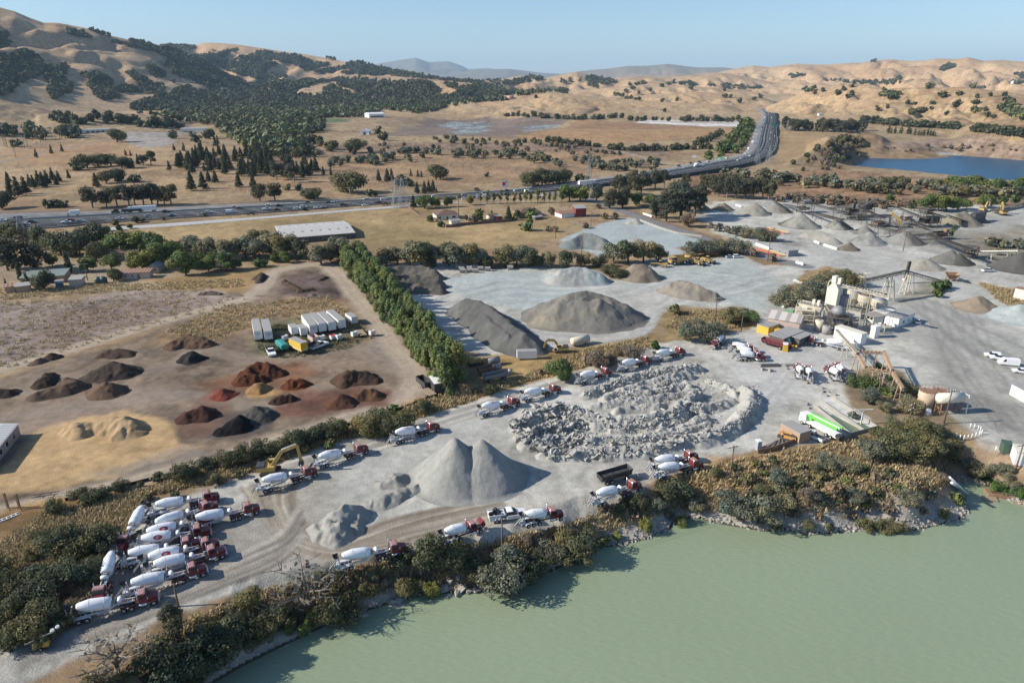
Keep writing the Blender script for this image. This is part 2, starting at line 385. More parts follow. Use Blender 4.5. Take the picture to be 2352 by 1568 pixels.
a_f=np.radians(np.concatenate([np.arange(-78,-47,1.0),np.arange(-47,47.01,0.105),np.arange(48,79,1.0)]))
th=np.radians(np.arange(60.0,4.2,-0.085))
r_near=HC/np.tan(th)
r_all=np.concatenate([r_near,np.geomspace(r_near[-1]*1.006,9500,300),np.geomspace(9650,42000,90)])
K_SPLIT=int(np.searchsorted(r_all,1080))
AZ,RR=np.meshgrid(a_f,r_all)
GX=(RR*np.sin(AZ)).ravel();GY=(RR*np.cos(AZ)).ravel()
GZ=terrain(GX,GY)
NR,NA=RR.shape
GR=RR.ravel()
gx,gy=GX,GY
n_big=fbm(gx,gy,140,4,41);n_mid=fbm(gx,gy,28,4,42);n_small=fbm(gx,gy,6,4,43);n_fine=fbm(gx,gy,1.6,3,44)
cs=lambda n,k:np.clip((n-.5)*k+.5,0,1)
n_mid=cs(n_mid,1.5);n_small=cs(n_small,1.8);n_fine=cs(n_fine,1.8)
def mixc(a,b,w):return a+(b-a)*w[:,None]
far_w=sstep(1300,2600,GR)
base=np.tile(C(174,152,120),(len(gx),1))
base=mixc(base,C(148,122,94),sstep(.42,.66,n_big)*.8)
base=mixc(base,C(190,166,126),sstep(.5,.75,n_mid)*.6)
base=mixc(base,C(128,106,82),sstep(.5,.72,n_small)*.55)
base=mixc(base,C(132,124,88),sstep(.62,.85,fbm(gx,gy,60,4,49))*.7)
hill=np.tile(C(196,166,130),(len(gx),1))
hill=mixc(hill,C(178,146,112),sstep(.42,.7,fbm(gx,gy,420,5,51))*.75)
hill=mixc(hill,C(208,180,140),sstep(.5,.8,fbm(gx,gy,170,5,52))*.6)
hill=mixc(hill,C(152,120,94),sstep(.58,.8,fbm(gx,gy*.6,90,5,53))*.45)
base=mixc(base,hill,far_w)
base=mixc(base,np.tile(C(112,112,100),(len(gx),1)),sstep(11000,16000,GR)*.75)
base=base*(0.90+.2*n_fine*(GR<900)+.1*(GR>=900))[:,None]
COLR=base
def W(poly,z=0.0):return[g(px,py,z)for px,py in poly]
def zone(poly,col,soft=2.0,warp=3.0,wl=None,mix=1.0,var=0.14,seed=0,world=False,ins_only=None):
 P=poly if world else W(poly)
 A=np.array(P);lo=A.min(0)-soft-warp*2;hi=A.max(0)+soft+warp*2
 m=np.where((gx>lo[0])&(gx<hi[0])&(gy>lo[1])&(gy<hi[1]))[0]
 if len(m)==0:return
 wl=wl or warp*4
 x=gx[m]+(fbm(gx[m],gy[m],wl,4,60+seed)-.5)*warp*3;y=gy[m]+(fbm(gx[m],gy[m],wl,4,90+seed)-.5)*warp*3
 d,_,_=segdist(x,y,P,True);s=np.where(inpoly(x,y,P),d,-d)
 w=sstep(-soft,soft,s)*mix
 c=col[None]*(1+var*2*(n_mid[m]-.5)+var*2*(n_small[m]-.5)+var*1.4*(n_fine[m]-.5))[:,None]
 COLR[m]=mixc(COLR[m],c,w)
def track(pts,width,col,soft=1.5,mix=0.9,ruts=0.0,wob=1.0,seed=0,sm=True,rl=1.1,far=False):
 P=W(pts)if not far else[tuple(p[:2])for p in hit([q[0]for q in pts],[q[1]for q in pts])]
 if sm:P=smooth_line(P,5)
 A=np.array(P);pad=width+soft+wob*2
 lo=A.min(0)-pad;hi=A.max(0)+pad
 m=np.where((gx>lo[0])&(gx<hi[0])&(gy>lo[1])&(gy<hi[1]))[0]
 if len(m)==0:return
 x=gx[m]+(fbm(gx[m],gy[m],14,3,160+seed)-.5)*wob*2;y=gy[m]+(fbm(gx[m],gy[m],14,3,190+seed)-.5)*wob*2
 d,side,run=segdist(x,y,P)
 w=sstep(width/2+soft,width/2-soft,d)*mix
 c=np.tile(col,(len(m),1))
 if ruts>0:
  st=fbm(side*d*rl+50,run*.02,1.0,3,200+seed)
  c=c*(1+ruts*2*(st-.5))[:,None]
 c=c*(1+.16*(n_small[m]-.5)+.12*(n_fine[m]-.5))[:,None]
 COLR[m]=mixc(COLR[m],c,w)
GRAV=C(210,207,196);GRAVB=C(182,190,188);GRAVD=C(160,156,148);DIRT=C(138,121,103);TRACK=C(186,170,148)
GOLD=C(178,142,92)
zone([(-300,548),(300,525),(640,500),(920,478),(1010,470),(1300,500),(1290,545),(1100,580),(900,560),(700,560),(400,560),(-300,640)],C(172,148,108),4,5,var=.2)
zone([(560,510),(760,500),(900,520),(1100,560),(900,570),(700,550)],C(150,132,92),8,10,mix=.6)
zone([(1560,400),(1900,390),(2352,430),(2600,440),(2600,480),(1900,455),(1600,450)],C(156,126,98),6,8,var=.35)
zone([(560,340),(800,330),(1176,330),(1500,345),(1640,350),(1500,380),(1176,420),(800,430),(560,440)],C(160,130,100),10,20,mix=.7,var=.4)
zone([(700,335),(1176,325),(1500,335),(1500,352),(1176,345),(760,362)],C(138,118,102),12,40,mix=.7,var=.4)
zone([(-300,330),(300,330),(560,340),(560,440),(-300,480)],C(174,146,112),10,20,mix=.6,var=.4)
zone([(-300,640),(0,630),(160,600),(330,620),(440,630),(470,650),(380,655),(300,660),(0,690),(-300,700)],C(176,156,126),3,4)
zone([(-300,580),(0,560),(60,590),(180,600),(330,600),(400,625),(250,640),(-300,650)],C(168,152,128),3,4,mix=.8)
zone([(-300,700),(0,690),(160,690),(300,662),(420,660),(540,662),(600,680),(520,710),(300,765),(100,822),(-300,930)],C(150,135,124),3,5,var=.34)
zone([(0,800),(150,720),(300,700),(420,680),(500,690),(300,750),(60,815)],C(138,116,104),6,10,mix=.6)
zone([(330,640),(480,628),(600,612),(620,640),(560,672),(440,664)],C(166,138,96),3,5)
zone([(-300,950),(0,868),(200,808),(400,745),(560,690),(610,635),(650,610),(740,600),(790,640),(840,690),(890,745),(950,820),(990,880),(960,918),(900,948),(820,968),(700,1003),(600,1042),(500,1072),(440,1088),(300,1122),(100,1152),(-300,1230)],DIRT,2,3,var=.3)
zone([(380,760),(520,700),(620,690),(760,680),(820,720),(860,780),(800,800),(640,720),(480,790),(300,800)],C(158,130,98),4,6,mix=.85,var=.25)
zone([(580,780),(590,745),(680,735),(800,735),(850,765),(760,800),(690,820),(600,815)],C(120,116,88),3,5,mix=.85,var=.3)
zone([(640,640),(690,620),(750,632),(785,660),(770,690),(700,684),(650,672)],C(112,96,88),2,4,var=.3)
zone([(700,648),(730,640),(735,652),(712,656)],C(120,104,104),.8,1)
zone([(0,960),(300,880),(430,880),(440,930),(300,945),(0,1000)],C(160,142,126),4,6,mix=.6)
zone([(880,740),(940,810),(975,870),(930,880),(860,840),(820,790)],C(150,142,134),4,5,mix=.6)
track([(-300,930),(0,848),(150,805),(300,760),(430,722),(560,688)],7,TRACK,1.5,.95,.16)
track([(560,688),(605,655),(625,628),(680,612),(740,608),(775,630),(810,668),(845,715),(890,775),(930,825),(955,865),(945,895),(900,925),(800,962),(650,1010),(480,1062),(300,1110),(0,1180)],8.5,C(186,170,150),2,.95,.2,seed=3)
track([(0,905),(200,870),(350,850),(420,830),(470,800),(600,830),(800,800),(900,850)],7,C(160,144,128),2,.6,.2,seed=5)
track([(20,960),(250,925),(420,905),(600,935),(760,895),(900,905)],6,C(156,142,128),2,.6,.2,seed=6)
zone([(420,885),(520,855),(600,828),(690,830),(720,862),(650,890),(540,895)],C(124,84,60),3,6,mix=.75,var=.3)
zone([(640,885),(680,868),(725,878),(700,902),(655,902)],C(132,92,60),2,3,mix=.8)
zone([(620,945),(680,905),(800,895),(885,892),(880,918),(800,948),(720,962),(640,962)],C(118,84,70),2,4,mix=.9,var=.25)
zone([(390,985),(440,930),(520,930),(530,975),(440,1000)],C(124,96,82),2,4,mix=.85)
zone([(470,1000),(520,950),(600,925),(640,950),(600,1000),(520,1020)],C(92,84,80),2,4,mix=.8)
zone([(560,905),(600,885),(632,905),(600,918)],C(188,148,98),1.5,2)
zone([(465,915),(500,888),(550,905),(520,924),(480,924)],C(150,84,66),1,1.5,mix=.5)
zone([(-60,1150),(40,1070),(110,990),(150,972),(300,945),(350,958),(410,1000),(445,1030),(380,1055),(250,1096),(100,1128),(0,1145)],C(200,168,124),1.5,4,var=.18)
zone([(180,1100),(300,1060),(420,1030),(520,1040),(300,1100)],C(160,150,140),2,5,mix=.6)
zone([(-300,1250),(0,1175),(120,1150),(330,1118),(500,1075),(650,1030),(820,970),(960,920),(1060,895),(1200,862),(1330,800),(1420,790),(1500,770),(1500,800),(1330,850),(1200,888),(1100,922),(900,990),(700,1045),(590,1090),(490,1115),(420,1130),(345,1145),(240,1310),(190,1430),(100,1470),(-300,1540)],GOLD,2,3,var=.3)
zone([(-300,1280),(0,1200),(200,1150),(330,1130),(280,1230),(200,1400),(60,1460),(-300,1520)],C(120,98,70),4,6,mix=.75,var=.3)
zone([(1080,820),(1200,815),(1330,790),(1500,760),(1480,800),(1330,850),(1200,880),(1080,905)],C(166,140,96),3,4,var=.3)
zone([(640,1030),(900,948),(1050,890),(1060,905),(920,965),(700,1030)],C(132,108,76),2,4,mix=.7,var=.3)
MAIN=[(1612,476),(1640,463),(1720,458),(1850,452),(1980,468),(2100,482),(2352,470),(2700,470),(2700,1090),(2352,1046),(2260,1022),(2200,962),(2120,900),(2060,862),(1962,872),(1960,930),(2010,985),(1900,1014),(1800,1032),(1740,1037),(1680,1052),(1560,1094),(1480,1130),(1400,1168),(1330,1192),(1250,1208),(1110,1234),(1000,1252),(930,1268),(800,1298),(700,1320),(560,1352),(440,1398),(345,1430),(300,1466),(0,1585),(-300,1690),(-300,1560),(0,1494),(110,1464),(190,1430),(262,1372),(240,1318),(310,1205),(352,1146),(420,1128),(490,1112),(590,1087),(700,1042),(900,987),(1100,920),(1200,886),(1330,850),(1420,820),(1500,795),(1570,780),(1640,770),(1720,757),(1742,740),(1700,702),(1640,707),(1560,700),(1530,715),(1505,752),(1480,772),(1380,778),(1250,802),(1180,815),(1100,818),(1060,800),(940,690),(850,615),(900,607),(1020,602),(1130,617),(1260,612),(1380,622),(1460,602),(1510,592),(1600,592),(1700,582),(1740,602),(1830,615),(1800,590),(1720,562),(1640,535)]
zone(MAIN,GRAV,1.2,2.0,var=.16)
zone(MAIN,C(164,160,150),1.2,2.0,mix=.3,var=.5,seed=5)
zone([(1296,548),(1370,518),(1445,500),(1480,508),(1560,535),(1640,560),(1610,580),(1520,588),(1480,582),(1420,592),(1385,592),(1300,562)],GRAVB,1.5,2.5,var=.08)
for i,(poly,c,mx)in enumerate([([(1010,640),(1180,625),(1270,630),(1380,690),(1200,720),(1100,690)],C(184,194,192),.8),([(1500,600),(1700,590),(1800,640),(1760,720),(1600,680),(1480,640)],C(180,188,184),.7),([(1820,520),(2000,560),(2200,640),(2352,700),(2352,860),(2150,800),(1900,700),(1850,600)],C(186,186,178),.6),([(2050,700),(2150,690),(2352,780),(2500,900),(2500,1050),(2250,1000),(2100,850)],C(168,166,158),.75),([(2130,720),(2180,740),(2230,850),(2300,980),(2260,960),(2180,850)],C(140,138,130),.5),([(2200,880),(2352,930),(2352,1010),(2250,960)],C(134,132,126),.55),([(1700,760),(1960,740),(1960,860),(1850,900),(1760,960),(1700,1030),(1560,1085),(1700,900),(1640,800)],C(204,202,196),.8),([(820,1010),(1000,960),(1200,905),(1180,1000),(960,1060),(900,1160),(720,1160),(800,1080)],C(188,186,178),.7),([(0,1500),(300,1400),(540,1320),(700,1290),(600,1200),(480,1150),(300,1280),(180,1440)],C(152,146,137),.85),([(520,1120),(700,1050),(760,1070),(720,1200),(780,1260),(640,1290),(540,1240)],C(170,163,151),.7),([(900,1230),(1150,1170),(1350,1130),(1480,1090),(1450,1130),(1250,1195),(1000,1240)],C(176,168,155),.7),([(1200,1010),(1280,1040),(1400,1060),(1620,1050),(1500,1085),(1350,1070),(1210,1040)],C(150,148,140),.6),([(1400,1090),(1470,1072),(1500,1090),(1440,1110)],C(128,124,116),.8),([(960,700),(1060,800),(1110,810),(1230,800),(1280,770),(1400,760),(1480,740),(1500,690),(1560,650),(1480,620),(1400,700),(1200,760),(1020,700)],C(192,190,182),.6),([(1850,460),(2100,490),(2352,490),(2352,600),(2150,590),(2000,520),(1860,490)],C(170,168,160),.7),([(270,1330),(350,1240),(420,1200),(520,1180),(520,1300),(400,1370)],C(112,108,104),.55),([(0,1520),(120,1480),(260,1440),(200,1500),(0,1560)],C(120,116,112),.6)]):
 zone(poly,c,4,6,mix=mx,seed=i,var=.08)
for i in range(13):
 o=i*11
 track([(560+o*.9,1120-o*.1),(600+o*.55,1170-o*.1),(622+o*.6,1210),(680+o*.5,1262-o*.25),(780+o*.3,1284-o*.45),(930,1252-o*.5),(1150,1195-o*.45)],1.3+(i%3)*.5,C(*[(136,124,108),(196,186,168),(152,142,128)][i%3]),.5,.8,.5,.8,seed=i)
for i in range(8):
 o=i*9
 track([(200,1470-o),(400,1392-o*.9),(560,1330-o),(640,1290-o),(690,1240-o*1.2)],1.6,C(*[(122,116,108),(176,168,156)][i%2]),.6,.75,.5,1,seed=20+i)
for i in range(8):
 o=i*7
 track([(640,1120-o),(800,1060-o*.9),(1000,985-o*.7),(1200,915-o*.4),(1400,850-o*.2),(1600,800)],1.6,C(*[(158,152,142),(214,210,200),(146,142,134)][i%3]),.6,.7,.5,1,seed=30+i)
for i in range(7):
 o=i*8
 track([(1000,690+o),(1150,648+o),(1260,655+o*.8),(1420,650+o*.7),(1560,620+o*.5),(1760,640+o*.4)],2.2,C(*[(172,176,172),(204,206,200)][i%2]),1,.5,.3,2,seed=40+i)
for i in range(5):
 o=i*9
 track([(1180,735+o),(1240,762+o),(1350,775+o*.5),(1470,765),(1530,720-o),(1640,690-o),(1780,655-o)],2.0,C(*[(168,166,158),(206,206,200)][i%2]),1,.5,.3,2,seed=50+i)
for i in range(6):
 o=i*16
 track([(2352,800+o),(2230,740+o),(2140,690+o*.8),(2060,690),(1960,740)],2.4,C(*[(140,137,130),(190,188,182)][i%2]),1.2,.45,.3,2,seed=60+i)
track([(1620,500),(1720,500),(1850,530),(2000,570),(2140,608),(2352,660),(2500,700)],9,C(198,194,184),2,.8,.12,seed=70)
for i in range(5):
 track([(1640,940+i*14),(1740,900+i*16),(1800,850+i*12),(1860,800+i*8)],2,C(*[(180,178,172),(214,212,206)][i%2]),1,.5,.3,1,seed=80+i)
for i in range(7):
 track([(2120+i*18,690),(2150+i*20,780),(2210+i*22,880),(2300+i*24,990)],1.2,C(136,134,126),.8,.45,.5,2,seed=90+i)
zone([(1520,742),(1530,708),(1560,704),(1640,712),(1700,704),(1735,722),(1738,748),(1640,768),(1530,782)],C(158,136,98),1.5,2.5,var=.28)
zone([(1822,640),(1850,622),(1900,612),(1960,620),(1975,650),(1900,690),(1830,700),(1775,695),(1790,670)],C(160,136,98),1.5,2.5,var=.25)
zone([(1960,860),(1990,840),(2060,852),(2110,900),(2180,950),(2205,1000),(2120,1010),(2020,985),(1965,930),(1940,900)],C(136,120,96),1.5,2.5,var=.28)
zone([(1870,905),(1900,900),(2000,960),(2010,985),(1950,1000)],C(206,204,198),.5,.5)
zone([(1400,590),(1440,600),(1470,625),(1440,640),(1400,640),(1380,620)],C(150,128,96),1.5,2)
zone([(1590,600),(1560,570),(1620,560),(1720,575),(1830,600),(1830,608),(1760,610),(1700,585)],C(150,124,94),1.5,2,var=.25)
zone([(2250,648),(2352,670),(2500,700),(2500,760),(2300,690)],C(186,156,110),2,3,var=.2)
zone([(2060,700),(2120,640),(2180,640),(2160,680),(2090,700)],C(150,142,124),2,3,mix=.7,var=.25)
zone([(1740,545),(1760,550),(1880,560),(1800,570)],C(160,156,146),1.5,2,mix=.6)
zone([(2000,500),(2100,520),(2250,530),(2352,560),(2352,590),(2200,575),(2050,540)],C(126,122,112),4,5,mix=.6,var=.3)
zone([(2240,540),(2352,520),(2500,520),(2500,620),(2352,610),(2200,590)],C(140,126,104),4,6,mix=.6,var=.3)
zone([(1420,475),(1480,492),(1600,532),(1720,568),(1700,572),(1560,532),(1440,490)],C(138,114,96),1,1.5)
track([(1250,440),(1340,455),(1400,475),(1480,503),(1560,529),(1640,556),(1740,586),(1850,612)],8.5,C(138,138,138),.8,1,.06,.3,seed=95)
track([(1600,495),(1660,520),(1740,550),(1800,572)],9,C(190,190,186),1.2,.9,.06,.3,seed=96)
zone([(1640,1062),(1745,1042),(1900,1018),(2010,990),(2110,1005),(2205,1010),(2352,1050),(2700,1090),(2700,1200),(2352,1160),(2300,1135),(2200,1105),(2230,1165),(2215,1190),(2000,1210),(1760,1215),(1600,1190),(1545,1205),(1480,1235),(1380,1255),(1180,1345),(1000,1360),(700,1460),(480,1575),(300,1700),(200,1640),(350,1440),(560,1358),(900,1275),(1250,1212),(1480,1135)],C(142,118,90),1.5,2.5,var=.32)
zone([(1600,1060),(1760,1050),(1860,1030),(1800,1080),(1700,1130),(1560,1140),(1500,1130)],C(176,142,98),2,3,mix=.8,var=.25)
zone([(1900,1150),(2100,1060),(2200,1090),(2190,1140),(2000,1190),(1850,1200)],C(138,122,106),3,4,mix=.8,var=.3)
zone([(2200,1020),(2352,1040),(2500,1060),(2500,1140),(2330,1100),(2230,1060)],C(160,140,116),3,4,mix=.8)
d_l,_,_=segdist(gx[:NA*400],gy[:NA*400],lakeW,True)
rk=sstep(6.5,1.5,d_l)*sstep(.34,.5,fbm(gx[:NA*400],gy[:NA*400],16,3,77)+.22*(gx[:NA*400]>15))
COLR[:NA*400]=mixc(COLR[:NA*400],C(188,182,172)[None]*(0.6+.8*fbm(gx[:NA*400],gy[:NA*400],1.1,3,78))[:,None],rk*.9)
ins=inpoly(gx[:NA*400],gy[:NA*400],lakeW)
COLR[:NA*400]=np.where((ins|(d_l<.5))[:,None],C(84,82,66)[None],COLR[:NA*400])
def fzone(poly,col,soft=12,warp=10,mix=1.0,var=.12,seed=0):
 P=hit([p[0]for p in poly],[p[1]for p in poly]);P=[tuple(p[:2])for p in P if not np.isnan(p[0])]
 zone(P,col,soft,warp,mix=mix,var=var,seed=seed,world=True)
fzone([(278,314),(296,301),(310,303),(388,305),(470,300),(474,305),(404,309),(398,330),(385,336),(330,340),(300,331)],C(166,158,148),4,4)
fzone([(880,312),(960,283),(975,271),(1120,268),(1290,271),(1300,280),(1250,296),(1190,314),(1080,313)],C(134,118,106),12,14)
fzone([(1005,287),(1040,280),(1120,279),(1130,292),(1108,306),(1060,309),(1040,303)],C(142,148,148),8,16,var=.4)
fzone([(1200,299),(1215,288),(1285,286),(1270,294),(1225,304)],C(140,146,146),8,14,var=.4)
fzone([(1040,300),(1085,286),(1120,275),(1126,277),(1096,290),(1050,304)],C(112,112,110),4,5,mix=.7)
fzone([(1456,282),(1484,276),(1600,276),(1698,278),(1701,291),(1620,290),(1550,287)],C(222,216,210),6,6)
fzone([(1500,279),(1600,278),(1690,280),(1690,285),(1560,284)],C(190,170,150),6,14,mix=.7)
fzone([(1188,316),(1276,296),(1525,297),(1690,296),(1688,308),(1401,332),(1250,326)],C(176,142,104),8,6)
fzone([(1300,296),(1320,272),(1450,282),(1540,290),(1690,295),(1500,297)],C(158,126,96),8,10)
fzone([(1785,385),(1790,350),(1795,300),(1850,303),(1915,308),(1870,335),(1830,362)],C(176,148,110),10,8)
fzone([(1990,360),(2020,325),(2150,318),(2352,322),(2600,330),(2600,385),(2352,368),(2200,356)],C(158,136,116),12,14,var=.25)
fzone([(2150,352),(2170,349),(2190,353),(2200,355),(2150,354)],C(210,204,194),4,3)
fzone([(1830,382),(1900,330),(1950,306),(1990,318),(1990,350),(1940,395)],C(150,126,98),10,12,var=.3)
fzone([(640,276),(700,272),(800,273),(800,280),(700,284),(650,283)],C(104,118,84),10,8)
fzone([(200,258),(588,256),(588,264),(250,264)],C(170,140,108),12,10,mix=.7)
fzone([(0,352),(200,322),(260,318),(330,345),(300,365),(100,385)],C(176,140,102),12,14,mix=.6)
track([(-100,385),(0,372),(60,360),(120,346),(190,332),(240,320),(278,314)],6,C(150,142,134),2,.9,far=True)
track([(1405,345),(1440,352),(1480,363),(1530,377)],7,C(176,166,150),3,.9,far=True)
track([(880,345),(1000,325),(1200,328),(1400,334),(1500,330),(1700,310)],6,C(190,164,128),3,.6,far=True)
track([(1890,318),(1900,345),(1905,358),(1910,370)],7,C(196,170,128),3,.8,far=True)
track([(1800,380),(1850,352),(1900,325),(1940,308)],6,C(196,168,126),3,.8,far=True)
fp=hit([1188,1276,1525,1690,1688,1401,1250],[316,296,297,296,308,332,326]);fp=[tuple(p[:2])for p in fp]
fm=inpoly(gx,gy,fp);COLR[fm]*=(1+.22*(vnoise((gx[fm]*.94+gy[fm]*.34)/9,gy[fm]*.002,7)-.5))[:,None]
COLR=np.clip(COLR,0.01,.85)
def grid_faces(nr,na):
 i=np.arange(nr-1)[:,None]*na+np.arange(na-1)[None]
 i=i.ravel();return np.stack([i,i+1,i+1+na,i+na],1)
ground_mat=attr_mat('ground_soil',0.55,0.24,.95,.45,3.2)
hill_mat=attr_mat('hill_grass',0.03,0.32,.95,.0,.12)
def sheet(name,k0,k1,m):
 V=np.stack([GX,GY,GZ],1).reshape(NR,NA,3)[k0:k1].reshape(-1,3)
 me=np_mesh(name,V,grid_faces(k1-k0,NA),[m],True,{'Col':COLR.reshape(NR,NA,3)[k0:k1].reshape(-1,3)})
 return tag(obj(name,me),kind='structure')
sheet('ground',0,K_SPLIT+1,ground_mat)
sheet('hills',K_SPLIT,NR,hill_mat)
def water(name,poly,z,rgb,rough,wave,pad=0.0):
 m,nt,b=new_mat(name+'_surface');N=nt.nodes;L=nt.links
 ge=N.new('ShaderNodeNewGeometry');mp=N.new('ShaderNodeMapping');mp.inputs['Scale'].default_value=(.35,1.0,1);mp.inputs['Rotation'].default_value=(0,0,.35)
 L.new(ge.outputs['Position'],mp.inputs['Vector'])
 n1=N.new('ShaderNodeTexNoise');n1.inputs['Scale'].default_value=wave;n1.inputs['Detail'].default_value=4;L.new(mp.outputs[0],n1.inputs['Vector'])
 n2=N.new('ShaderNodeTexNoise');n2.inputs['Scale'].default_value=.02;n2.inputs['Detail'].default_value=4;L.new(ge.outputs['Position'],n2.inputs['Vector'])
 mx=N.new('ShaderNodeMix');mx.data_type='RGBA';mx.inputs['A'].default_value=tuple(c*.92 for c in rgb)+(1,);mx.inputs['B'].default_value=tuple(c*1.1 for c in rgb)+(1,)
 L.new(n2.outputs['Fac'],mx.inputs['Factor']);L.new(mx.outputs['Result'],b.inputs['Base Color'])
 b.inputs['Roughness'].default_value=rough;b.inputs['IOR'].default_value=1.33;b.inputs['Specular IOR Level'].default_value=.5 if z>-10 else .12
 bp=N.new('ShaderNodeBump');bp.inputs['Strength'].default_value=.28;bp.inputs['Distance'].default_value=.4
 L.new(n1.outputs['Fac'],bp.inputs['Height']);L.new(bp.outputs['Normal'],b.inputs['Normal'])
 me=bpy.data.meshes.new(name);me.from_pydata([(x,y,z)for x,y in poly],[],[tuple(range(len(poly)))]);me.materials.append(m)
 return tag(obj(name,me),kind='structure')
def grow(poly,d):
 c=np.mean(poly,0);return poly
water('lake_water',lakeW,LAKE_Z,tuple(C(152,166,137)),.10,1.5)
water('reservoir_water',pondW,POND_Z,(0.013,0.075,0.145),.3,.25)
rng=np.random.default_rng(11)
def unit(n):
 v=rng.normal(size=(n,3));return v/np.linalg.norm(v,axis=1)[:,None]
def leafcloud(clumps,n,leaf,up=.25,shell=.35,droop=0.0,jit=.7):
 """leaf clusters spread through a set of ellipsoid clumps -> verts, quads, tint"""
 cl=np.array(clumps,float);a=(cl[:,3]*cl[:,4]+cl[:,4]*cl[:,5]+cl[:,3]*cl[:,5]);a=a/a.sum()
 k=rng.choice(len(cl),n,p=a);d=unit(n)
 rad=1-shell*rng.random(n)**1.6+.10*rng.normal(size=n)*.6
 P=cl[k,:3]+d*cl[k,3:6]*rad[:,None]
 P[:,2]-=droop*rng.random(n)*np.hypot(d[:,0],d[:,1])
 nn=d+unit(n)*jit;nn[:,2]+=up;nn/=np.linalg.norm(nn,axis=1)[:,None]
 t=np.cross(nn,unit(n));t/=np.linalg.norm(t,axis=1)[:,None];b=np.cross(nn,t)
 s=leaf*(.55+.8*rng.random(n));s2=s*(.5+.5*rng.random(n))
 q=np.stack([P-t*s[:,None]*.5-b*s2[:,None]*.3,P+t*s[:,None]*.15-b*s2[:,None]*.55,P+t*s[:,None]*.55+b*s2[:,None]*.25,P-t*s[:,None]*.1+b*s2[:,None]*.55],1)
 ct=.74+.52*rng.random(len(cl));tint=ct[k]*(.82+.36*rng.random(n))
 warm=(rng.random(len(cl))-.5)*.24
 T=np.stack([tint*(1+warm[k]),tint,tint*(1-warm[k]*.8)],1)
 return q.reshape(-1,3),np.arange(4*n).reshape(n,4),np.repeat(T,4,0)
def clumpset(n,R,Hh,z0,rmin=.32,rmax=.55,top=1.0,flat=.8):
 """clumps filling a rounded crown of half width R from z0 up to Hh"""
 out=[];zc=(z0+Hh)/2;hz=(Hh-z0)/2
 for i in range(n):
  d=unit(1)[0];r=rng.random()**.45
  q=rmin+(rmax-rmin)*rng.random()
  x,y,z=d[0]*R*r*(1-q*.6),d[1]*R*r*(1-q*.6),zc+d[2]*hz*r*(1-q*.5)
  tp=1-(1-top)*np.clip((z-z0)/max(Hh-z0,.1),0,1)
  out.append((x*tp,y*tp,z,R*q,R*q,R*q*flat))
 return out
def limbs(h,r,n,spread,crown0,lean=.1,sub=2,twig=False):
 mb=MB();x0=lean*h*(rng.random()-.5);y0=lean*h*(rng.random()-.5)
 mid=(x0*.5,y0*.5,h*crown0)
 mb.cyl((0,0,-.4),mid,r,r*.72,7);tip=(x0,y0,h*.8);mb.cyl(mid,tip,r*.7,r*.2,6)
 for i in range(n):
  a=2*pi*i/n+rng.random();z=h*(crown0+(.72-crown0)*rng.random()*.8)
  t=(z/h-crown0)/(.8-crown0+1e-6);b=np.array(mid)*(1-t)+np.array(tip)*t
  e=b+np.array((cos(a)*spread,sin(a)*spread,h*(.12+.22*rng.random())))
  mb.cyl(b,e,r*.42,r*.12,5)
  for j in range(sub):
   m=b+(e-b)*(.45+.4*rng.random());e2=m+np.array((cos(a+rng.normal()*.8)*spread*.5,sin(a+rng.normal()*.8)*spread*.5,h*.12*rng.random()))
   mb.cyl(m,e2,r*.2,r*.05,4)
   if twig:
    for q in range(3):
     m2=m+(e2-m)*(.3+.6*rng.random());e3=m2+unit(1)[0]*spread*.28+np.array((0,0,.1*spread));mb.cyl(m2,e3,r*.09,r*.03,3)
 return mb
BARK=mat('bark',(.085,.068,.052),.9,var=.3,scale=2,bump=.4)
BARKP=mat('pale_bark',(.20,.165,.13),.9,var=.3,scale=2)
LEAF={'olive':foliage('olive_leaves',(0.14,0.142,0.072)),'dark':foliage('dark_leaves',(0.094,0.106,0.058)),'grey':foliage('greygreen_leaves',(0.185,0.19,0.13)),'green':foliage('green_leaves',(0.105,0.15,0.05)),'lime':foliage('lime_leaves',(0.15,0.175,0.055)),'poplar':foliage('poplar_leaves',(0.148,0.192,0.072)),'dry':foliage('dry_twigs',(0.215,0.175,0.13)),'gold':foliage('dry_grass_blades',(.46,.36,.20),.12),'pine':foliage('pine_needles',(0.082,0.09,0.056)),'euc':foliage('eucalyptus_leaves',(0.098,0.102,0.068)),'rust':foliage('rusty_leaves',(0.15,0.092,0.06)),'reed':foliage('reed_leaves',(0.07,0.14,0.04)),'far':foliage('far_leaves',(0.066,0.08,0.052),.2,.1)}
class Proto:pass
PROTO={}
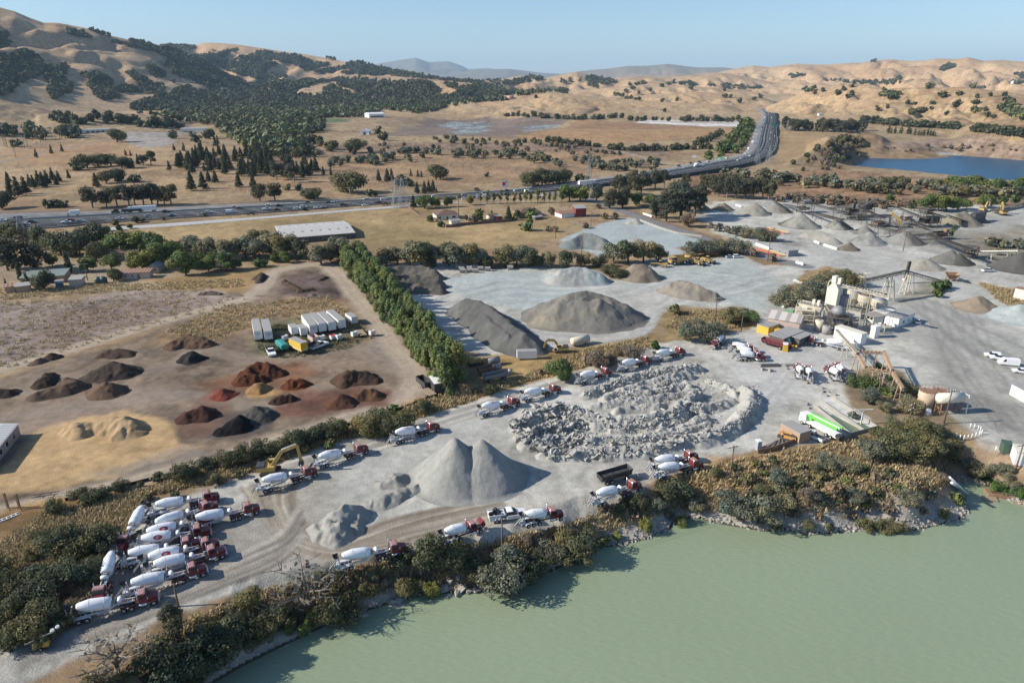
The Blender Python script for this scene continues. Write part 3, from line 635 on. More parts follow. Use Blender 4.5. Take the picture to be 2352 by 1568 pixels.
def make_proto(kind,lod,k):
 """returns (trunk mesh or None, crown arrays, height, leaf material name)"""
 near=lod==0
 f=lambda a,b:a if near else b
 if kind=='bush':
  cl=clumpset(9,1.0,1.35,.1,.34,.62);q=leafcloud(cl,f(3200,150),f(.10,.50));tr=limbs(1.0,.06,5,.6,.15,.2,1);h=1.45
 elif kind=='spiky':
  cl=[(rng.normal()*.35,rng.normal()*.35,.25+.5*rng.random(),.3,.3,.55)for _ in range(10)];q=leafcloud(cl,f(2600,150),f(.095,.46),.9,.5);tr=limbs(1.0,.05,6,.5,.1,.2,1);h=1.35
 elif kind=='thicket':
  cl=clumpset(20,1.15,1.5,.1,.2,.42);q=leafcloud(cl,f(4600,170),f(.085,.46));tr=limbs(1.1,.06,6,.7,.12,.2,2);h=1.6
 elif kind=='oak':
  cl=clumpset(12,1.05,1.5,.12,.3,.52);q=leafcloud(cl,f(3200,170),f(.10,.44));tr=limbs(1.25,.085,6,.65,.3,.2,2);h=1.5
 elif kind=='willow':
  cl=clumpset(12,.85,1.7,.2,.3,.5,.8);q=leafcloud(cl,f(3400,170),f(.095,.42),.3,.4,.12);tr=limbs(1.4,.07,6,.5,.2,.2,2);h=1.72
 elif kind=='euc':
  cl=[];
  for i in range(13):
   z=.75+1.1*rng.random();R=.55*(1-abs(z-1.3)*.5);a=rng.random()*6.3;r=R*rng.random()**.5
   cl.append((cos(a)*r,sin(a)*r,z,.27+.1*rng.random(),.27+.1*rng.random(),.22+.12*rng.random()))
  q=leafcloud(cl,f(2200,190),f(.105,.33),0,.5,.25);tr=limbs(1.75,.07,7,.45,.35,.15,2);h=1.95
 elif kind=='bigtree':
  cl=clumpset(26,.75,2.0,.15,.24,.42,.7);q=leafcloud(cl,f(5600,280),f(.068,.3));tr=limbs(1.7,.08,7,.45,.25,.1,2);h=2.0
 elif kind=='pine':
  cl=[]
  for i in range(9):
   z=.3+1.6*i/8;R=.55*(1-(z-.3)/1.85)+.06
   for j in range(3):a=j*2.1+i+rng.random()*.5;cl.append((cos(a)*R*.5,sin(a)*R*.5,z+rng.normal()*.03,R*.62,R*.62,.12))
  q=leafcloud(cl,f(1100,190),f(.15,.27),-.1,.5,.1);tr=limbs(1.9,.055,6,.3,.25,.04,0);h=2.05
 elif kind=='cypress':
  cl=[(rng.normal()*.04,rng.normal()*.04,.2+1.6*i/9,.26*(1-.8*abs(i/9-.35)),.26*(1-.8*abs(i/9-.35)),.24)for i in range(10)]
  q=leafcloud(cl,f(700,140),f(.13,.22),.6,.25);tr=limbs(1.2,.05,2,.1,.2,.02,0);h=2.0
 elif kind=='poplar':
  cl=[]
  for i in range(26):
   z=.25+1.7*rng.random();R=.42*(1-max(0,z-1.1)*.75);a=rng.random()*6.3;r=R*rng.random()**.6
   cl.append((cos(a)*r,sin(a)*r,z,.17,.17,.26))
  q=leafcloud(cl,f(3600,300),f(.08,.22),.5,.55,0,.8);tr=limbs(1.8,.05,8,.3,.1,.05,2);h=2.05
 elif kind=='sapling':
  cl=[(rng.normal()*.12,rng.normal()*.12,.5+1.2*rng.random(),.16,.16,.22)for _ in range(12)]
  q=leafcloud(cl,f(300,120),f(.14,.22),.4,.5);tr=limbs(1.6,.035,5,.2,.3,.05,1);h=1.85
 elif kind=='palm':
  mb=MB();mb.cyl((0,0,-.2),(.02,.02,1.7),.045,.03,7)
  V=[];F=[];T=[]
  for i in range(22):
   a=rng.random()*6.3;el=.9-1.5*rng.random();d=np.array((cos(a)*cos(el),sin(a)*cos(el),sin(el)));s=np.cross(d,(0,0,1));p0=np.array((.02,.02,1.7));n=len(V)
   p1=p0+d*.18;p2=p1+(d*.16-np.array((0,0,.12)))
   for p,wd in((p0,.012),(p1,.05),(p2,.012)):V+=[p-s*wd,p+s*wd]
   F+=[(n,n+1,n+3,n+2),(n+2,n+3,n+5,n+4)]
  V=np.array(V);q=(V,np.array(F),np.full((len(V),3),1.0));tr=mb;h=1.9
 elif kind=='bare':
  cl=clumpset(8,.8,1.3,.35,.3,.5);q=leafcloud(cl,f(160,60),f(.1,.3));tr=limbs(1.5,.07,9,.75,.22,.3,4,True);h=1.5
 return tr,q,h
def get_proto(kind,leaf,lod,k):
 key=(kind,leaf,lod,k)
 if key in PROTO:return PROTO[key]
 base=PROTO.get((kind,lod,k))
 if base is None:base=PROTO[(kind,lod,k)]=make_proto(kind,lod,k)
 tr,(V,F,T),h=base
 p=Proto();p.h=h;bark=BARKP if kind in('euc','poplar','palm','bare')else BARK
 if lod==0:
  p.crown=np_mesh(kind+'_crown',V,F,[LEAF[leaf]],False,{'Tint':T});p.trunk=tr.mesh(kind+'_trunk',bark)
 else:
  me=bpy.data.meshes.new(kind);TV=np.array(tr.v);nv=len(V)
  me.from_pydata([tuple(v)for v in V]+[tuple(v)for v in TV],[],[tuple(int(i)for i in q)for q in F]+[tuple(i+nv for i in q)for q in tr.f])
  me.materials.append(LEAF[leaf]);me.materials.append(bark)
  me.polygons.foreach_set('material_index',[0]*len(F)+[1]*len(tr.f))
  a=me.attributes.new('Tint','FLOAT_COLOR','POINT');TT=np.ones((nv+len(TV),4),np.float32);TT[:nv,:3]=T;a.data.foreach_set('color',TT.ravel());me.update()
  p.whole=me
 PROTO[key]=p;return p
NAMES={'bush':'bush','spiky':'shrub','thicket':'thicket','oak':'oak_tree','willow':'willow_tree','euc':'eucalyptus_tree','bigtree':'evergreen_tree','pine':'pine_tree','cypress':'cypress_tree','poplar':'poplar_tree','sapling':'young_tree','palm':'palm_tree','bare':'bare_tree'}
CATS={'bush':'bush','spiky':'shrub','thicket':'thicket'}
LEAFWORD={'olive':'olive green','dark':'dark green','grey':'grey-green','green':'bright green','lime':'yellow-green','poplar':'fresh green','dry':'dry brown','pine':'dark','euc':'dusky','rust':'rusty brown','reed':'green','gold':'golden','far':'dark'}
KINDWORD={'bush':'rounded bush','spiky':'upright bush','thicket':'dense bush','oak':'round oak','willow':'willow','euc':'tall eucalyptus','bigtree':'massive evergreen tree','pine':'conical pine','cypress':'narrow cypress','poplar':'tall poplar','sapling':'slender young tree','palm':'tall thin palm','bare':'bare leafless tree'}
LAB={}
def register(o,label,cat,group,px):
 tag(o,label,cat,group);LAB.setdefault((group,label),[]).append((px,o));return o
LOW={'round the farm buildings at the left edge':1.2,'in the belt behind the gravel yards':1.12,'on the bank below the trucks':.74,'on the scrubby point by the lake':.62,'in the strip between the two yards':.85,'in the thicket left of the packed mixer trucks':.8,'at the lower left corner of the lake bank':.85,'round the rusty conveyor frame by the ponds':.8,'covering the truck at the lake edge':.85}
def plant_at(x,y,z,kind,leaf,Hm,where,px,wide=1.0,nearpx=26):
 if where in LOW:Hm*=LOW[where]
 k=int(rng.integers(0,3));near=Hm*ppm(x,y,z)>nearpx
 p=get_proto(kind,leaf,0 if near else 1,k);s=Hm/p.h;sw=s*wide*(.9+.2*rng.random())
 nm=NAMES[kind]
 if kind=='oak' and leaf in('green','olive'):nm='broadleaf_tree'
 if kind=='oak' and('along' in where or 'line' in where or 'below' in where):nm='hedgerow_tree'
 if kind=='bush' and leaf=='dry':nm='brushwood'
 label=f"{LEAFWORD[leaf]} {KINDWORD[kind]} {where}";grp=f"{nm.replace('_', ' ')} plants {where}"
 if near:
  o=empty(nm,(x,y,z-.1))
  t=obj('trunk' if kind not in CATS else 'stems',p.trunk,o);c=obj('crown' if kind not in CATS else 'foliage',p.crown,o)
 else:
  o=obj(nm,p.whole,None,(x,y,z-.1))
 o.rotation_euler=(0,0,rng.random()*6.283);o.scale=(sw,sw,s)
 return register(o,label,CATS.get(kind,'tree'),grp,px)
def plant(kind,leaf,px,py,hp,where,wide=1.0):
 P=hit1(px,py)
 if P[0]!=P[0]:return
 x,y,z=P;dep=atan2(HC-z,hypot(x,y));Hm=hp/ppm(x,y,z)/max(cos(dep),.5)
 return plant_at(x,y,z,kind,leaf,Hm,where,px,wide)
def plants(kind,leaf,where,lst,wide=1.0):
 P=hit([q[0]for q in lst],[q[1]for q in lst])
 for(px,py,hp),(x,y,z)in zip(lst,P):
  if x!=x:continue
  dep=atan2(HC-z,hypot(x,y));plant_at(x,y,z,kind,leaf,hp/ppm(x,y,z)/max(cos(dep),.5),where,px,wide)
def in_poly_px(poly,n):
 A=np.array(poly,float);lo=A.min(0);hi=A.max(0);out=[]
 while len(out)<n:
  q=lo+(hi-lo)*rng.random((n*3,2));m=inpoly(q[:,0],q[:,1],poly);out+=[tuple(v)for v in q[m]]
 return out[:n]
def scatter(kind,leaf,where,poly,n,h0,h1,wide=1.0):
 plants(kind,leaf,where,[(a,b,h0+(h1-h0)*rng.random())for a,b in in_poly_px(poly,n)],wide)
def line(kind,leaf,where,pts,n,h,jit=2.0,wide=1.0):
 A=resample([p+(0,)for p in pts],n);plants(kind,leaf,where,[(a+rng.normal()*jit*2,b+rng.normal()*jit*.4,h*(.75+.5*rng.random()))for a,b,_ in A],wide)
B='on the bank below the trucks'
plants('bigtree','euc','at the lower left corner of the lake bank',[(408,1476,112)],.75)
plants('thicket','dark','at the lower left corner of the lake bank',[(392,1570,104),(452,1556,80),(505,1512,92),(470,1490,56),(420,1600,70)])
plants('bush','olive',B,[(577,1396,54),(823,1324,20),(857,1330,32),(845,1362,42),(930,1368,46),(965,1366,42),(1040,1300,66),(1060,1286,46),(1346,1207,15),(1300,1265,58),(620,1420,38)])
plants('thicket','dark',B,[(788,1420,86),(600,1470,62),(925,1302,58),(1190,1340,78),(755,1425,52),(1225,1312,60),(560,1490,55),(690,1436,40)])
plants('thicket','olive',B,[(640,1446,66),(1330,1286,84),(1095,1330,60),(540,1440,50),(1280,1296,50)])
plants('spiky','lime',B,[(705,1442,46),(987,1366,42),(1385,1246,26),(1480,1212,38),(665,1452,34),(1565,1206,38),(735,1330,26),(1420,1235,20)])
plants('thicket','grey',B,[(1150,1350,108),(1258,1288,58),(1168,1310,60),(1120,1340,50)])
plants('bush','dry',B,[(1212,1246,30),(880,1345,24),(1240,1260,22),(660,1400,30),(1100,1290,20),(1010,1345,20),(800,1340,24)])
plants('bare','dry','with a tangled crown on the bank beside the lowest truck',[(715,1392,95)],1.15)
plants('bare','dry','beside the dirt road in the lower left corner',[(268,1550,92)],1.2)
plants('thicket','olive','beside the dirt road in the lower left corner',[(230,1585,40),(285,1575,30)])
plants('bigtree','olive','covering the truck at the lake edge',[(985,1322,120)],1.05)
plants('bush','dark','on the rocky point below the truck with a yellow top',[(1422,1172,26),(1443,1170,30),(1475,1160,32),(1520,1146,38),(1550,1148,44)])
plants('thicket','grey','on the rocky point below the truck with a yellow top',[(1500,1172,36),(1598,1173,30)])
plants('spiky','dry','on the rocky point below the truck with a yellow top',[(1385,1170,18),(1405,1180,16),(1460,1190,16),(1535,1185,18)])
S='on the scrubby point by the lake'
plants('thicket','grey',S,[(1680,1178,84),(1740,1200,98),(1790,1112,58),(1785,1166,78),(1950,1082,64),(1900,1077,64),(2000,1056,76),(2085,1162,60),(1962,1152,52),(2248,1092,56)])
plants('thicket','olive',S,[(2040,1052,88),(2085,1052,92),(2130,1050,88),(2170,1044,78),(2060,1012,70),(2110,1002,80),(2120,986,46),(2030,1220,50),(2150,1010,62),(2020,1012,54),(1985,1030,50),(2190,1030,50)])
plants('bush','olive',S,[(1637,1094,38),(1685,1078,26),(1738,1074,30),(1868,1086,38),(1885,1100,32),(2005,1136,32),(1985,1216,42),(2060,1219,42),(1855,1216,36),(1785,1216,24),(1905,1213,26),(1830,1120,34),(1720,1110,34),(1750,1135,40)])
plants('thicket','dry',S,[(1860,1150,50),(2010,1106,36),(2160,1108,38),(2195,1062,36),(1910,1130,34),(1930,1172,30),(2120,1180,26),(1830,1185,26),(2040,1175,30),(1880,1190,24),(1960,1190,24),(2140,1140,28),(1700,1190,26),(2100,1120,26)])
plants('spiky','lime',S,[(2195,1152,36),(2170,1186,32),(1940,1110,26),(2060,1125,28),(1760,1090,24),(1985,1080,26)])
scatter('bush','dry',S,[(1640,1100),(1800,1060),(2100,1100),(2200,1120),(2200,1170),(2000,1195),(1760,1195),(1640,1170)],46,8,20)
scatter('bush','olive',S,[(1640,1080),(1800,1045),(2000,1090),(2190,1090),(2190,1150),(2000,1185),(1760,1185),(1660,1140)],34,9,22)
scatter('thicket','grey',S,[(1660,1090),(1800,1050),(2000,1080),(2180,1080),(2190,1140),(2000,1190),(1760,1190),(1640,1150)],20,14,30)
scatter('thicket','olive',S,[(1640,1080),(1800,1060),(2100,1080),(2180,1120),(2100,1180),(1760,1180)],15,14,30)
plants('thicket','grey','round the rusty conveyor frame by the ponds',[(1995,925,46),(2030,946,32),(2085,946,52),(2065,906,46),(2045,975,30),(1960,960,20)])
plants('spiky','green','round the rusty conveyor frame by the ponds',[(1975,889,42),(2020,846,20),(2055,880,34),(2000,885,30),(2090,900,26),(2030,905,28)])
plants('thicket','grey','at the right edge above the lake inlet',[(2302,1092,34),(2225,1075,26),(2330,1130,26)])
plants('spiky','reed','round the rusty pontoon in the lake inlet',[(2292,1130,26),(2303,1122,24),(2330,1128,26),(2345,1135,26),(2318,1120,20)])
D='in the strip between the two yards'
plants('thicket','dark',D,[(130,1178,40),(185,1150,36),(225,1148,44),(280,1126,34),(420,1103,50),(480,1076,40),(520,1073,46),(560,1064,50),(605,1046,46),(640,1041,48),(680,1031,52),(735,1011,44),(775,1001,47),(975,949,36),(1125,908,30),(705,1020,44)])
plants('thicket','olive',D,[(850,999,64),(890,996,64),(925,986,52),(830,985,40),(870,975,45),(450,1095,30),(585,1052,40),(660,1030,38),(755,1004,40)])
plants('bush','olive',D,[(365,1102,24),(500,1112,28),(550,1095,20),(402,1142,18),(757,1027,22),(195,1165,20),(320,1120,20),(340,1150,18),(620,1062,18),(700,1040,20),(1090,905,16)])
plants('bush','green',D,[(905,952,26),(757,1030,18)])
plants('bush','green','beside the trucks parked above the rubble heap',[(1285,868,42),(1306,873,40)])
plants('thicket','dry','beside the trucks parked above the rubble heap',[(1375,845,42),(1450,828,38),(1400,835,30),(1425,815,26),(1350,835,24),(1240,860,14)])
plants('bush','green','beside the trucks parked above the rubble heap',[(1505,800,20)])
Lf='in the thicket left of the packed mixer trucks'
plants('thicket','dark',Lf,[(150,1272,78),(200,1266,82),(240,1262,62),(30,1372,78),(85,1376,84),(5,1330,62),(20,1442,72),(110,1432,70),(20,1492,50),(105,1250,50),(-20,1420,70)])
plants('thicket','olive',Lf,[(130,1346,72),(180,1341,72),(210,1336,52),(70,1457,82),(150,1432,60),(75,1286,36),(140,1452,36),(50,1410,60),(100,1480,40),(230,1300,40)])
plants('thicket','rust',Lf,[(140,1372,46),(120,1400,36)])
plants('bush','dry',Lf,[(200,1390,26),(165,1400,28),(60,1320,26),(250,1290,22),(215,1370,18)])
plants('thicket','grey','on the weedy mound beside the gravel yard',[(1580,783,44),(1625,786,47),(1600,760,30),(1650,765,30)])
plants('thicket','olive','on the weedy mound beside the gravel yard',[(1680,743,38),(1700,735,30),(1552,722,24)])
plants('bush','green','on the weedy mound beside the gravel yard',[(1722,743,30)])
plants('thicket','grey','behind the concrete batch plant',[(1800,703,50),(1835,699,46),(1870,686,44),(1905,646,32),(1885,665,36)])
plants('thicket','olive','behind the concrete batch plant',[(1948,656,40),(1930,650,36)])
plants('thicket','green','under the low end of the plant conveyor',[(2155,668,24),(2172,662,20),(2150,682,18)])
T='in the belt behind the gravel yards'
plants('willow','grey',T,[(740,606,50),(775,592,50),(890,609,46),(945,611,56),(1000,609,50),(1055,613,56),(1105,613,42),(1185,611,50),(1260,613,36),(1340,613,34),(1410,606,47),(1480,602,54),(625,586,56)],1.25)
plants('willow','olive',T,[(820,602,50),(915,606,40),(970,611,62),(1030,609,52),(1080,611,54),(1160,611,50),(1215,613,44),(1300,616,40),(1445,606,57),(1510,599,38),(655,591,56),(690,593,42),(600,566,42),(760,600,40)],1.25)
plants('bush','dark',T,[(1400,636,26),(1421,639,24),(1375,612,26),(1235,614,24),(1125,614,26),(985,613,28)])
plants('oak','green','on the track corner by the muddy pit',[(598,613,23),(628,603,21),(655,604,27)])
plants('thicket','grey','beside the haul road and parked loaders',[(1590,588,36),(1620,586,38),(1645,581,34),(1693,583,42),(1690,541,24),(1715,546,30),(1745,553,34),(1762,553,34)])
plants('thicket','dry','beside the haul road and parked loaders',[(1660,583,24),(1728,589,20),(1650,531,18),(1670,536,18),(1632,524,14),(1580,521,34),(1775,600,18)])
E='in the clump where the haul road meets the freeway'
plants('bigtree','euc',E,[(1370,466,47),(1400,479,52),(1430,477,54),(1420,446,52),(1470,451,64),(1450,436,52),(1506,501,52),(1530,509,72),(1565,506,97),(1595,497,82),(1550,486,84)],1.15)
plants('willow','green',E,[(1460,473,34),(1490,476,32),(1310,463,44),(1330,463,40)],1.3)
plants('euc','euc',E,[(1505,436,48),(1525,432,40),(1575,431,32)])
plants('euc','euc','in the grove beyond the gravel cones',[(1620,441,42),(1650,452,52),(1670,455,50),(1690,456,54),(1710,457,50),(1730,457,48),(1750,458,50),(1765,460,44),(1640,445,44)])
plants('oak','dark','on the far side of the freeway bend',[(1210,429,36),(1245,427,40),(1270,425,38),(1300,421,34),(1335,421,24),(1225,426,30),(1285,424,30)])
plants('sapling','lime','in the row beside the ranch house road',[(x,467-(x-1176)*.02,25+(x*7)%11)for x in(1182,1195,1208,1220,1235,1250,1262,1275,1290,1105,1120,1135,1150,1165)])
plants('oak','green','in the garden of the ranch houses',[(975,479,33),(1220,501,25),(1098,506,25),(1013,521,13),(990,509,15),(1210,529,23)])
plants('willow','lime','in the garden of the ranch houses',[(1000,477,30),(1030,475,30),(1080,471,26),(1186,501,20)])
plants('pine','pine','in the garden of the ranch houses',[(950,476,28),(1168,506,34),(1130,500,18)])
plants('palm','olive','in front of the ranch house',[(1053,507,64)])
plants('bush','dry','in the field below the ranch houses',[(1260,531,13),(1345,524,13),(1390,503,15),(1410,503,15),(1268,493,17),(1375,479,12),(1090,512,20),(1070,505,12),(1275,532,13)])
F_='round the farm buildings at the left edge'
plants('euc','euc',F_,[(45,629,70),(20,621,58),(85,623,48)],1.5)
plants('oak','dark',F_,[(8,561,42),(50,563,36),(95,571,44),(140,586,48),(175,589,46),(205,576,48),(230,571,50),(220,599,36),(102,664,38),(262,646,25),(30,548,36),(120,575,36)])
plants('willow','green',F_,[(120,611,28),(205,623,32),(255,623,38),(262,586,50),(305,586,52),(355,586,48),(380,611,57),(425,631,52),(480,623,34),(520,621,38),(543,619,26),(490,601,24),(400,600,40),(450,615,34),(285,580,44),(330,580,42)],1.2)
plants('willow','lime',F_,[(325,623,48),(312,620,34)],1.2)
plants('willow','grey',F_,[(415,581,30),(445,583,40),(480,589,44),(530,596,48),(565,591,46),(590,596,42),(460,586,34),(505,590,34)],1.2)
plants('cypress','dark',F_,[(46,643,31),(65,656,27),(160,627,43),(15,659,19)])
plants('bush','dark','beside the pale frontage road',[(180,539,11),(215,534,13),(245,531,13),(275,529,13),(300,525,11),(266,517,13),(312,512,15),(330,509,9),(375,506,7),(195,537,10),(230,533,12),(470,497,8),(700,484,9)])
plants('euc','euc','in the row beside the freeway and white semi',[(212,478,51),(245,475,39),(271,474,45),(296,473,47),(311,472,41),(330,472,51),(350,471,49),(364,471,45),(378,471,41),(395,471,45)],1.25)
plants('oak','dark','in the dry park beyond the freeway',[(115,477,21),(135,477,17),(150,476,14),(5,479,40),(245,421,30),(265,416,32),(280,416,17),(310,418,19),(722,460,30),(705,456,26),(660,437,13),(687,438,15),(854,452,19),(918,426,22),(940,428,17),(1002,413,35),(38,337,18),(200,386,33),(225,383,31),(255,381,29),(280,386,29),(180,391,24),(295,386,21),(270,327,31),(395,318,17),(450,327,21),(482,319,21),(818,351,34),(879,323,19),(868,308,16),(1095,439,9),(1118,406,10)],1.15)
plants('oak','dark','standing wide beside the freeway lattice towers',[(795,442,50)],1.35)
plants('euc','euc','in the dry park beyond the freeway',[(598,463,41),(632,463,45),(348,381,33),(330,381,24),(635,413,40),(675,418,40)],1.2)
plants('pine','pine','in the dry park beyond the freeway',[(25,448,41),(43,451,47),(60,446,41),(79,433,31),(90,426,35),(100,430,37),(110,425,35),(136,418,27),(122,416,31),(158,410,21),(222,430,35),(441,438,46),(467,433,41),(480,419,31),(495,418,29),(549,430,35),(582,431,35),(870,417,29),(890,417,31),(900,415,29),(958,444,27),(975,444,29),(985,441,27),(995,441,29),(1003,442,13),(944,405,17),(960,406,17),(968,407,16),(650,406,31),(710,403,21),(743,402,21),(760,403,21),(119,353,21),(143,349,19),(84,362,21),(318,379,26),(289,358,15),(300,358,13),(495,336,25),(500,331,21),(423,348,21),(400,346,17),(910,425,18),(70,430,30),(20,420,28),(130,425,26)],.85)
scatter('pine','pine','in the dense grove beyond the freeway',[(385,392),(400,372),(450,364),(500,354),(588,354),(640,367),(700,377),(740,396),(700,412),(600,408),(480,400),(400,400)],96,22,40,.95)
plants('palm','olive','by the white clubhouse on the hill',[(x,y,20+(x*5)%11)for x,y in((10,336),(14,337),(17,337),(57,340),(64,336),(75,325),(85,333),(94,328),(120,318),(128,325),(142,318),(158,312),(166,310),(172,315),(176,316),(186,318),(138,320),(105,322),(37,363))])
scatter('oak','dark','in the dark line below the golden knoll',[(0,302),(90,300),(180,305),(180,320),(90,322),(0,318)],22,16,26)
scatter('oak','dark','behind the white clubhouse',[(100,262),(200,270),(330,285),(420,290),(420,296),(250,288),(160,288),(100,275)],30,14,22)
Wb='in the creek band across the brown plain'
scatter('willow','grey',Wb,[(725,372),(840,367),(880,352),(1000,347),(1176,352),(1280,367),(1400,374),(1520,377),(1515,392),(1420,394),(1290,384),(1176,366),(1000,363),(940,373),(860,381),(740,386)],110,11,19,1.3)
scatter('willow','olive',Wb,[(630,330),(740,320),(790,350),(740,366),(640,362)],30,14,26,1.2)
scatter('bush','dry','dotted over the brown plain',[(780,360),(800,335),(1176,330),(1400,345),(1380,360),(1100,345),(900,350)],40,6,13)
scatter('oak','olive','dotted over the brown plain',[(900,322),(1000,318),(1176,322),(1300,330),(1280,340),(1000,332)],26,7,12)
line('oak','dark','along the lane below the golden hills',[(1160,266),(1240,270),(1330,276),(1420,271)],34,10)
line('oak','dark','along the lane below the golden hills',[(1440,277),(1530,278)],9,9)
line('oak','dark','along the lane below the golden hills',[(1570,279),(1690,279)],20,11)
line('oak','green','between the frontage lane and the freeway bend',[(1656,352),(1680,325),(1700,305),(1715,288)],22,18)
line('oak','green','between the frontage lane and the freeway bend',[(1690,352),(1700,335),(1712,315),(1720,300)],16,16)
line('oak','dark','along the edge of the ploughed field',[(1258,328),(1310,332),(1370,338)],16,12)
line('oak','dark','along the edge of the ploughed field',[(1400,343),(1450,347),(1540,344),(1640,342)],34,13)
line('oak','dark','along the edge of the ploughed field',[(1600,334),(1640,318),(1660,305)],16,12)
line('oak','dark','along the edge of the ploughed field',[(1360,347),(1420,357)],9,8)
plants('oak','green','beside the green freeway sign',[(1630,367,20),(1652,363,10),(1660,358,9)])
line('bigtree','euc','in the dark grove right of the freeway bend',[(1796,297),(1840,300),(1930,303),(1985,302)],24,29,3,1.3)
line('oak','dark','below the right-hand golden hills',[(1985,282),(2060,288),(2200,297)],36,14,2,1.3)
line('oak','dark','below the right-hand golden hills',[(2240,301),(2352,314)],20,15,2,1.3)
line('cypress','dark','in the clump above the reservoir',[(2040,306),(2090,308)],9,15,2,1.6)
line('cypress','dark','in the clump above the reservoir',[(2108,311),(2145,313)],12,13,2,1.6)
scatter('bush','dry','on the slopes round the blue reservoir',[(1900,330),(1960,320),(1985,345),(1960,380),(1930,400),(1890,395),(1860,375)],30,7,14)
scatter('bush','olive','on the slopes round the blue reservoir',[(1800,385),(1880,330),(1960,310),(1990,330),(1940,385),(1840,398)],34,8,15)
scatter('bush','dry','on the slopes round the blue reservoir',[(2010,335),(2352,335),(2352,352),(2010,350)],26,4,8)
scatter('willow','grey','in the band between reservoir and crushing plant',[(1640,402),(1764,405),(1900,417),(2050,427),(2200,432),(2352,442),(2352,458),(2200,450),(2000,444),(1900,438),(1764,424)],100,14,24,1.3)
scatter('willow','olive','in the band between reservoir and crushing plant',[(1960,425),(2100,430),(2352,442),(2352,462),(2150,452),(2000,445)],30,16,30,1.25)
plants('oak','green','in the band between reservoir and crushing plant',[(2200,438,36),(2240,439,36),(2290,441,32),(2330,441,34)],1.2)
plants('willow','green','behind the crushing plant',[(2130,484,43),(2155,486,46),(2175,485,42),(2200,481,30),(2220,483,30),(2255,479,36),(2270,477,32),(2043,468,26),(2300,471,22),(2330,469,24)],1.2)
plants('sapling','green','behind the crushing plant',[(2092,485,30),(2100,484,22),(1900,465,16),(1925,466,20),(2185,549,32)])
scatter('spiky','dry','behind the crushing plant',[(1780,452),(2090,472),(2090,484),(1960,477),(1780,464)],44,12,20)
plants('thicket','grey','at the right edge beyond the conveyors',[(2272,566,24),(2300,569,22),(2340,571,24),(2325,590,16),(2290,585,14)])
plants('oak','dark','standing alone on the golden hills',[(1871,216,9),(1891,211,9),(1924,219,13),(1937,209,10),(1956,201,9),(1946,226,10),(1958,220,12),(2020,222,10),(2016,255,11),(2039,249,9),(2085,240,10),(2101,241,8),(2093,262,14),(2114,261,17),(2139,252,8),(2141,240,10),(2164,224,16),(2203,220,12),(2196,245,15),(2174,265,10),(2245,226,10),(2240,240,12),(2239,260,18),(2264,255,10),(2266,269,13),(2280,271,10),(2273,222,10),(2308,222,11),(2344,277,10),(1438,212,9),(1453,206,10),(1493,210,8),(1520,200,9),(1536,196,9),(1546,192,9),(1587,206,9),(1413,220,8),(1468,216,7),(1665,225,11),(1678,226,9),(1663,210,9),(1698,236,11),(1746,226,10),(1732,230,9),(1521,235,9),(1556,233,9),(1468,230,7),(1441,227,7),(1230,226,8),(1527,257,8),(398,190,9),(2330,268,10)])
for i in range(34):
 t=i/33;
 for s in(0,1):
  a=np.array((1022.,905.))if s==0 else np.array((1052.,880.));b=np.array((790.,608.))if s==0 else np.array((828.,606.))
  pa,pb=np.array(g(*a)),np.array(g(*b));P=pa+(pb-pa)*t+rng.normal(size=2)*.5
  h=9.5+2.6*rng.random()+(2.5 if i<2 else 0)
  plant_at(P[0],P[1],0,'poplar','poplar',h,f'in the {["left", "right"][s]} file by the track',-i,1.1,20)
def woods(polys):
 P=[]
 for poly,dens in polys:
  A=np.array(poly,float);x,y=A[:,0],A[:,1];area=abs(np.dot(x,np.roll(y,1))-np.dot(y,np.roll(x,1)))/2
  P+=in_poly_px(poly,max(3,int(area*dens)))
 return P
